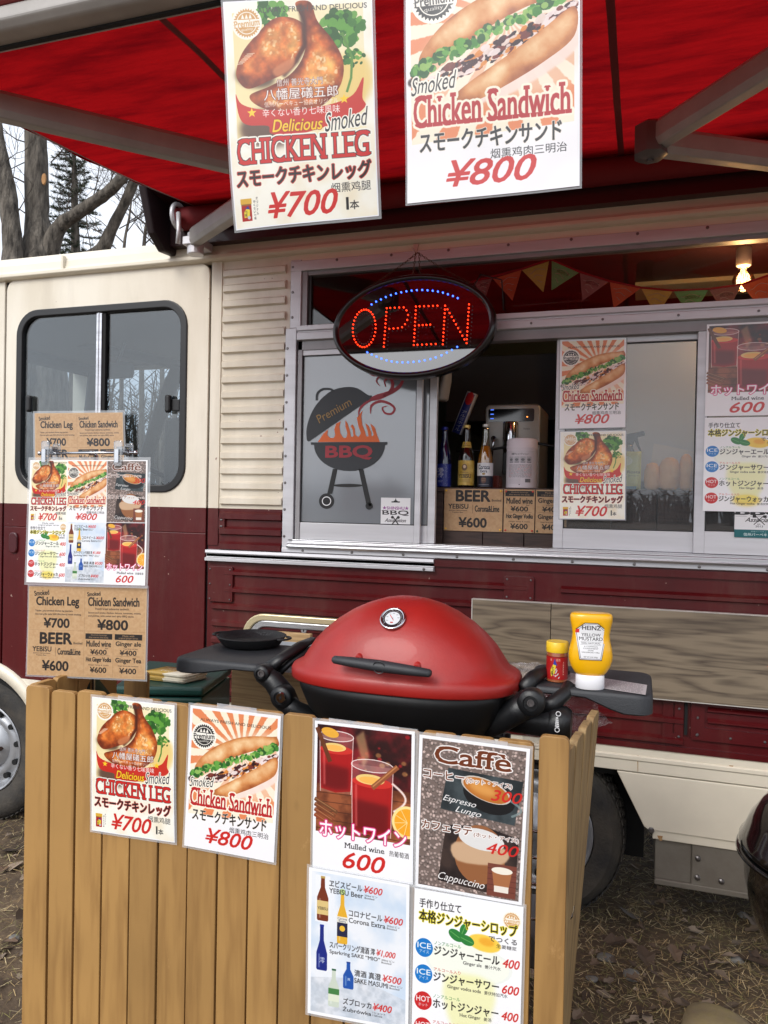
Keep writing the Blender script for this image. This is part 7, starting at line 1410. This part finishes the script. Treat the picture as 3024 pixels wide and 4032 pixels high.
V[:, 0] = np.stack([x-c*L/2-s*w, y-s*L/2+c*w, z-tl/2], 1); V[:, 1] = np.stack([x-c*L/2+s*w, y-s*L/2-c*w, z-tl/2], 1); V[:, 2] = np.stack([x+c*L/2+s*w-s*bend, y+s*L/2-c*w+c*bend, z+tl/2+.002], 1); V[:, 3] = np.stack([x+c*L/2-s*w-s*bend, y+s*L/2+c*w+c*bend, z+tl/2+.002], 1)
base = np.array([lin(q)[:3] for q in ((196, 170, 122), (166, 138, 94), (216, 196, 152), (134, 112, 76), (142, 136, 82))]); col = np.repeat(base[r.integers(0, 5, n)]*r.uniform(.35, 1.2, (n, 1)), 4, 0)
mesh_np('dry_straw', V.reshape(-1, 3), np.arange(n*4).reshape(n, 4), col, 'dry yellow grass stalks strewn over the ground beside and under the truck', 'dry grass')
n = 1500; x, y = scatter_region(n, r); m_ = 12; V = []; Fc = []; col = []; base = [lin(q)[:3] for q in ((118, 96, 78), (148, 126, 106), (96, 78, 64), (168, 148, 128))]
for k in range(n):
    R_ = r.uniform(.008, .026) if k % 9 else r.uniform(.03, .055); a0 = r.uniform(0, 6.28); z0 = r.uniform(.008, .026); lob = r.integers(3, 6); tx, ty = r.uniform(-.35, .35, 2); cu = r.uniform(.2, 1.0); o0 = len(V); V.append((x[k], y[k], z0)); cc = np.array(base[r.integers(0, 4)])*r.uniform(.35, .9)
    for q in range(m_):
        t = 2*pi*q/m_; rad = R_*(.62+.38*abs(cos(lob*t/2)))*(1 if q % 2 else .82); lx, ly = rad*1.35*cos(t), rad*.8*sin(t); X, Y = lx*cos(a0)-ly*sin(a0), lx*sin(a0)+ly*cos(a0); V.append((x[k]+X, y[k]+Y, max(.003, z0+tx*X+ty*Y+cu*ly*ly/R_*.8)))
    for q in range(m_): Fc.append((o0, o0+1+q, o0+1+(q+1) % m_)); 
    col += [cc]*(m_+1)
mesh_np('fallen_leaves', np.array(V), np.array(Fc), np.array(col), 'brown curled fallen leaves scattered over the ground round the truck', 'fallen leaves')
ST = mat('grey_stone', (122, 120, 116), .8, var=.25, vscale=9, bump=.4, bscale=30)
def stone(P, rx, ry_, rz_, lb, m=ST, nm='stone', sd=1, grp=None):
    b = bmesh.new(); bmesh.ops.create_icosphere(b, subdivisions=3, radius=1); r_ = random.Random(sd); ph = [r_.uniform(0, 6) for _ in range(4)]
    for v in b.verts:
        d = 1+.10*sin(v.co.x*3+ph[0])+.08*sin(v.co.y*4+ph[1])+.06*sin(v.co.z*5+ph[2]); v.co = Vector((v.co.x*rx*d, v.co.y*ry_*d, v.co.z*rz_*d))
    me = bpy.data.meshes.new(nm); b.to_mesh(me); b.free(); me.materials.append(m); [setattr(p_, 'use_smooth', True) for p_ in me.polygons]
    o = bpy.data.objects.new(nm, me); COL.objects.link(o); o.location = P; return tag(o, lb, 'stone', grp)
for k, (px, py, s_, lb) in enumerate(((2385, 3765, .030, 'bluish grey stone nearest the fence foot at the right'), (2485, 3835, .032, 'pale grey angular stone below the bluish one'), (2330, 3850, .020, 'small grey stone close to the fence foot'), (2900, 3775, .026, 'grey pebble to the right of the leaves'), (2925, 3600, .022, 'pebble under the kettle grill'), (60, 3690, .022, 'grey pebble left of the fence'))):
    p_ = atz(px, py, .01); stone((p_.x, p_.y, .006), s_, s_*.7, s_*.45, lb, sd=k, grp='small stones on the ground')
p_ = atz(2840, 4040, .04); stone((p_.x, p_.y, .02), .115, .09, .055, 'large flat round stone with yellowish top at the bottom right corner', mat('mossy_stone', (128, 112, 92), .85, c2=(150, 134, 80), vscale=7, bump=.4, bscale=25), 'flat_stone', 33)
# ------------------------------------------------------------------ trees behind the truck
BARK = mat('rough_bark', (38, 34, 30), .95, c2=(122, 114, 104), vscale=13, stretch=(1, 1, .3), bump=1.0, bscale=22, detail=9, bdist=.05); TWG = mat('twig_bark', (70, 62, 56), .9)
def limb(mb, pts, rs, n=14, rough=.07, seed=0):
    P = smooth_poly([list(p) for p in pts], 5, False); k = np.linspace(0, len(rs)-1, len(P)); w = np.interp(k, range(len(rs)), rs); r_ = random.Random(seed); o0 = len(mb.v); mb.tube([Vector(p) for p in P], [float(q)*(1+r_.uniform(-.05, .05)) for q in w], n)
    for i in range(o0, len(mb.v)): v = Vector(mb.v[i]); mb.v[i] = tuple(v+Vector((r_.uniform(-1, 1), r_.uniform(-1, 1), 0))*float(w[min(len(w)-1, (i-o0)//n)])*rough)
def twigs(mb, p, d, L, r0, depth, rr_):
    pts = [p]; q = Vector(p); d = Vector(d).normalized()
    for k in range(4): d = (d+Vector((rr_.uniform(-.28, .28), rr_.uniform(-.2, .2), rr_.uniform(-.16, .26)))).normalized(); q = q+d*L/4; pts.append(q.copy())
    mb.tube(pts, [r0*(1-.17*k) for k in range(5)], 4 if r0 < .02 else 6, cap=False)
    if depth > 0:
        for k in range(rr_.choice((3, 4))):
            i = rr_.randint(1, 4); nd = (d+Vector((rr_.uniform(-.95, .95), rr_.uniform(-.5, .5), rr_.uniform(-.5, .8)))).normalized(); twigs(mb, pts[i], nd, L*rr_.uniform(.5, .75), r0*.5, depth-1, rr_)
def A9(x, y, Y=9.0): return at(x, y, Y)
def tree(name, label, group, base, trunk, rs, limbs, tw, seed, tr=.03):
    o = empty(name, base, label, 'tree', group); m_ = MB(); limb(m_, trunk, rs, 18, .08, seed); m_.build('trunk', BARK, o, smooth=True)
    for k, (P, rr_) in enumerate(limbs): m_ = MB(); limb(m_, P, rr_, 12, .08, seed+k); m_.build('limb', BARK, o, smooth=True)
    m_ = MB(); rr_ = random.Random(seed)
    for p, d, L, r0, dp in tw: twigs(m_, p, d, L, r0, dp, rr_)
    m_.build('twigs', TWG, o, smooth=True, kind='stuff'); return o
def gp(x, Y): p = at(x, 2100, Y); return Vector((p.x, Y, 0))
t1 = [gp(200, 9)]+[A9(165, 1300), A9(158, 1040), A9(148, 850), A9(142, 600), A9(143, 300), A9(140, 0), A9(135, -350), A9(150, -800)]
tw = [(A9(100, 720), (-1, 0, .6), .9, .012, 2), (A9(100, 560), (-1, 0, .3), .6, .010, 1), (A9(200, 300), (1, 0, .6), 1.0, .016, 3), (A9(185, 0), (1, .1, .3), .9, .014, 3), (A9(95, 60), (-1, 0, .1), .8, .02, 3), (A9(100, 840), (-1, 0, .3), .5, .010, 2), (A9(420, 760), (.6, 0, .8), 1.0, .015, 3), (A9(340, 850), (.2, 0, -.7), .9, .010, 3), (A9(300, 860), (.6, 0, .6), .8, .010, 3), (A9(240, 900), (-.3, -.1, .9), .5, .008, 2), (A9(450, 740), (1, 0, .2), .9, .012, 3), (A9(260, 880), (.1, 0, 1), 1.0, .012, 3), (A9(360, 800), (.3, 0, 1), 1.1, .012, 3), (A9(200, 640), (1, .2, .5), 1.2, .012, 3), (A9(200, 900), (1, 0, .1), .8, .008, 3), (A9(95, 640), (-1, 0, -.2), .6, .010, 2), (A9(470, 900, 9.3), (1, 0, .5), 1.0, .010, 3), (A9(520, 740, 9.3), (1, 0, .3), .8, .010, 3)]
tree('bare_tree', 'thick bare tree trunk with rough bark and a torn branch scar behind the cab roof', 'bare trees behind the truck', tuple(gp(200, 9)), t1, [.36, .30, .27, .165, .155, .15, .14, .13, .10],
     [([A9(190, 1010), A9(230, 900), A9(320, 830), A9(420, 760), A9(490, 690), A9(560, 600, 9.2), A9(640, 470, 9.3)], [.15, .11, .085, .08, .075, .07, .05]), ([A9(200, 1060, 9.3), A9(380, 1000, 9.3), A9(440, 900, 9.3), A9(500, 780, 9.3), A9(540, 680, 9.3), A9(600, 520, 9.3)], [.14, .10, .08, .07, .065, .05])], tw, 3)
sc_p = A9(172, 705, 8.84); mb = MB(); mb.lathe([(.001, -.010), (.035, -.006), (.04, .01)], 10, tuple(sc_p), 'Y', sy=2.2); o_ = mb.build('branch_scar', mat('torn_wood', (176, 130, 84), .8, var=.2, vscale=10), None); o_.parent = [q for q in bpy.data.objects if q.name == 'bare_tree'][0]; o_.location = Vector(o_.location)-Vector(o_.parent.location)
t2 = [gp(60, 8.6)]+[A9(55, 1200, 8.6), A9(50, 1020, 8.6), A9(40, 850, 8.6), A9(20, 700, 8.6), A9(-5, 560, 8.6), A9(-30, 380, 8.6), A9(-50, 100, 8.6)]
tree('bare_tree', 'dark leaning bare trunk at the very left edge beside the thick one', 'bare trees behind the truck', tuple(gp(60, 8.6)), t2, [.30, .20, .14, .125, .11, .085, .08, .06], [], [(A9(60, 850, 8.6), (.5, 0, .8), .5, .01, 2), (A9(30, 760, 8.6), (.6, 0, .7), .6, .01, 2), (A9(20, 640, 8.6), (.7, 0, .5), .5, .01, 2)], 8)
rr0 = random.Random(5)
for k, (x0, y0, Y) in enumerate(((560, 1010, 11), (640, 1030, 12), (480, 1040, 13), (690, 1040, 10.5))):
    B = gp(x0, Y); T = at(x0+10, y0-40, Y); tree('young_bare_tree', ('thin bare sapling left of the awning end cap', 'slender bare tree right behind the awning end cap', 'thin bare tree just right of the conifer', 'small twiggy tree behind the roof gutter')[k], 'bare trees behind the truck', tuple(B), [B, B.lerp(at(x0, y0, Y), .4), B.lerp(at(x0, y0, Y), .8), at(x0+8, y0-60, Y), at(x0+30, y0-190, Y), at(x0+45, y0-330, Y)], [.05, .045, .038, .03, .022, .010], [], [(at(x0+q*9, y0-40-q*42, Y), (rr0.choice((-1, 1)), 0, .8), 1.1, .014, 4 if q % 2 else 3) for q in range(7)], 20+k)
# conifer
cb_ = gp(300, 14); con = empty('conifer', tuple(cb_), 'dark green conifer between the bare trunks', 'tree'); top = at(290, 470, 14); mb = MB(); mb.tube([cb_, at(298, 1000, 14), at(292, 700, 14), top], [.2, .10, .06, .02], 8); mb.build('trunk', BARK, con, smooth=True)
V = []; Fc = []; col = []; rc = np.random.default_rng(3); zt = top.z; zb0 = at(300, 1130, 14).z
cg_ = [np.array(lin(q)[:3]) for q in ((50, 62, 44), (74, 84, 56), (38, 48, 38))]
for b_ in range(170):
    t = rc.random()**.8; z = zt-(zt-zb0)*t; a = rc.uniform(0, 2*pi); Lb = .15+.75*t**.75; Lb *= rc.uniform(.6, 1.15); dx, dy = cos(a), sin(a); axx = cb_.x+(top.x-cb_.x)*(z/zt)
    for s__ in range(26):
        q = rc.uniform(.12, 1); px_, py_, pz_ = axx+dx*Lb*q, 14+dy*Lb*q, z-.35*Lb*q+.3*Lb*q*q
        for f_ in range(5):
            l_ = rc.uniform(.05, .13); d = rc.normal(size=3)*[1, 1, .7]+[dx*.8, dy*.8, .2]; d = d/np.linalg.norm(d)*l_; w_ = np.cross(d, rc.normal(size=3)); w_ = w_/np.linalg.norm(w_)*.007; o0 = len(V); P0 = np.array([px_, py_, pz_]); V += [P0-w_, P0+w_, P0+d]; Fc.append((o0, o0+1, o0+2)); cc = cg_[rc.integers(0, 3)]*rc.uniform(.6, 1.2); col += [cc]*3
o_ = mesh_np('needles', np.array(V), np.array(Fc), np.array(col), None, None); o_.parent = con; o_.location = -Vector(con.location)
# far wood seen through the cab and mirrored in the panes
def wood_mass(name, label, xs, ys, hs, n, seed):
    m_ = MB(); rr_ = random.Random(seed)
    for k in range(n):
        x, y = rr_.uniform(*xs), rr_.uniform(*ys); h = rr_.uniform(*hs); w = rr_.uniform(.08, .22)*(1.5 if n > 1000 else .5); m_.tube([(x, y, 0), (x+rr_.uniform(-.4, .4), y, h*.6), (x+rr_.uniform(-.6, .6), y, h)], [w, w*.6, w*.2], 5, cap=False)
        for q in range(9): z = h*rr_.uniform(.25, .95); a = rr_.choice((-1, 1)); L = rr_.uniform(.6, 1.6)*h/7; m_.tube([(x, y, z), (x+a*L*.5, y+rr_.uniform(-.5, .5), z+L*.5), (x+a*L, y+rr_.uniform(-1, 1), z+L*.9)], [w*.35, w*.2, w*.08], 3, cap=False)
    o = m_.build(name, mat('wood_mass_bark', (62, 56, 48), .95, var=.2, vscale=1), None); return tag(o, label, 'woodland', kind='stuff')
wood_mass('far_wood', 'distant bare wood seen dimly through the cab windows', (-60, -9), (26, 44), (5, 8.5), 900, 2)
wood_mass('far_wood', 'bare wood across the open ground in front of the truck, mirrored in the window panes', (-110, 110), (-92, -74), (1.9, 3.6), 1400, 4)
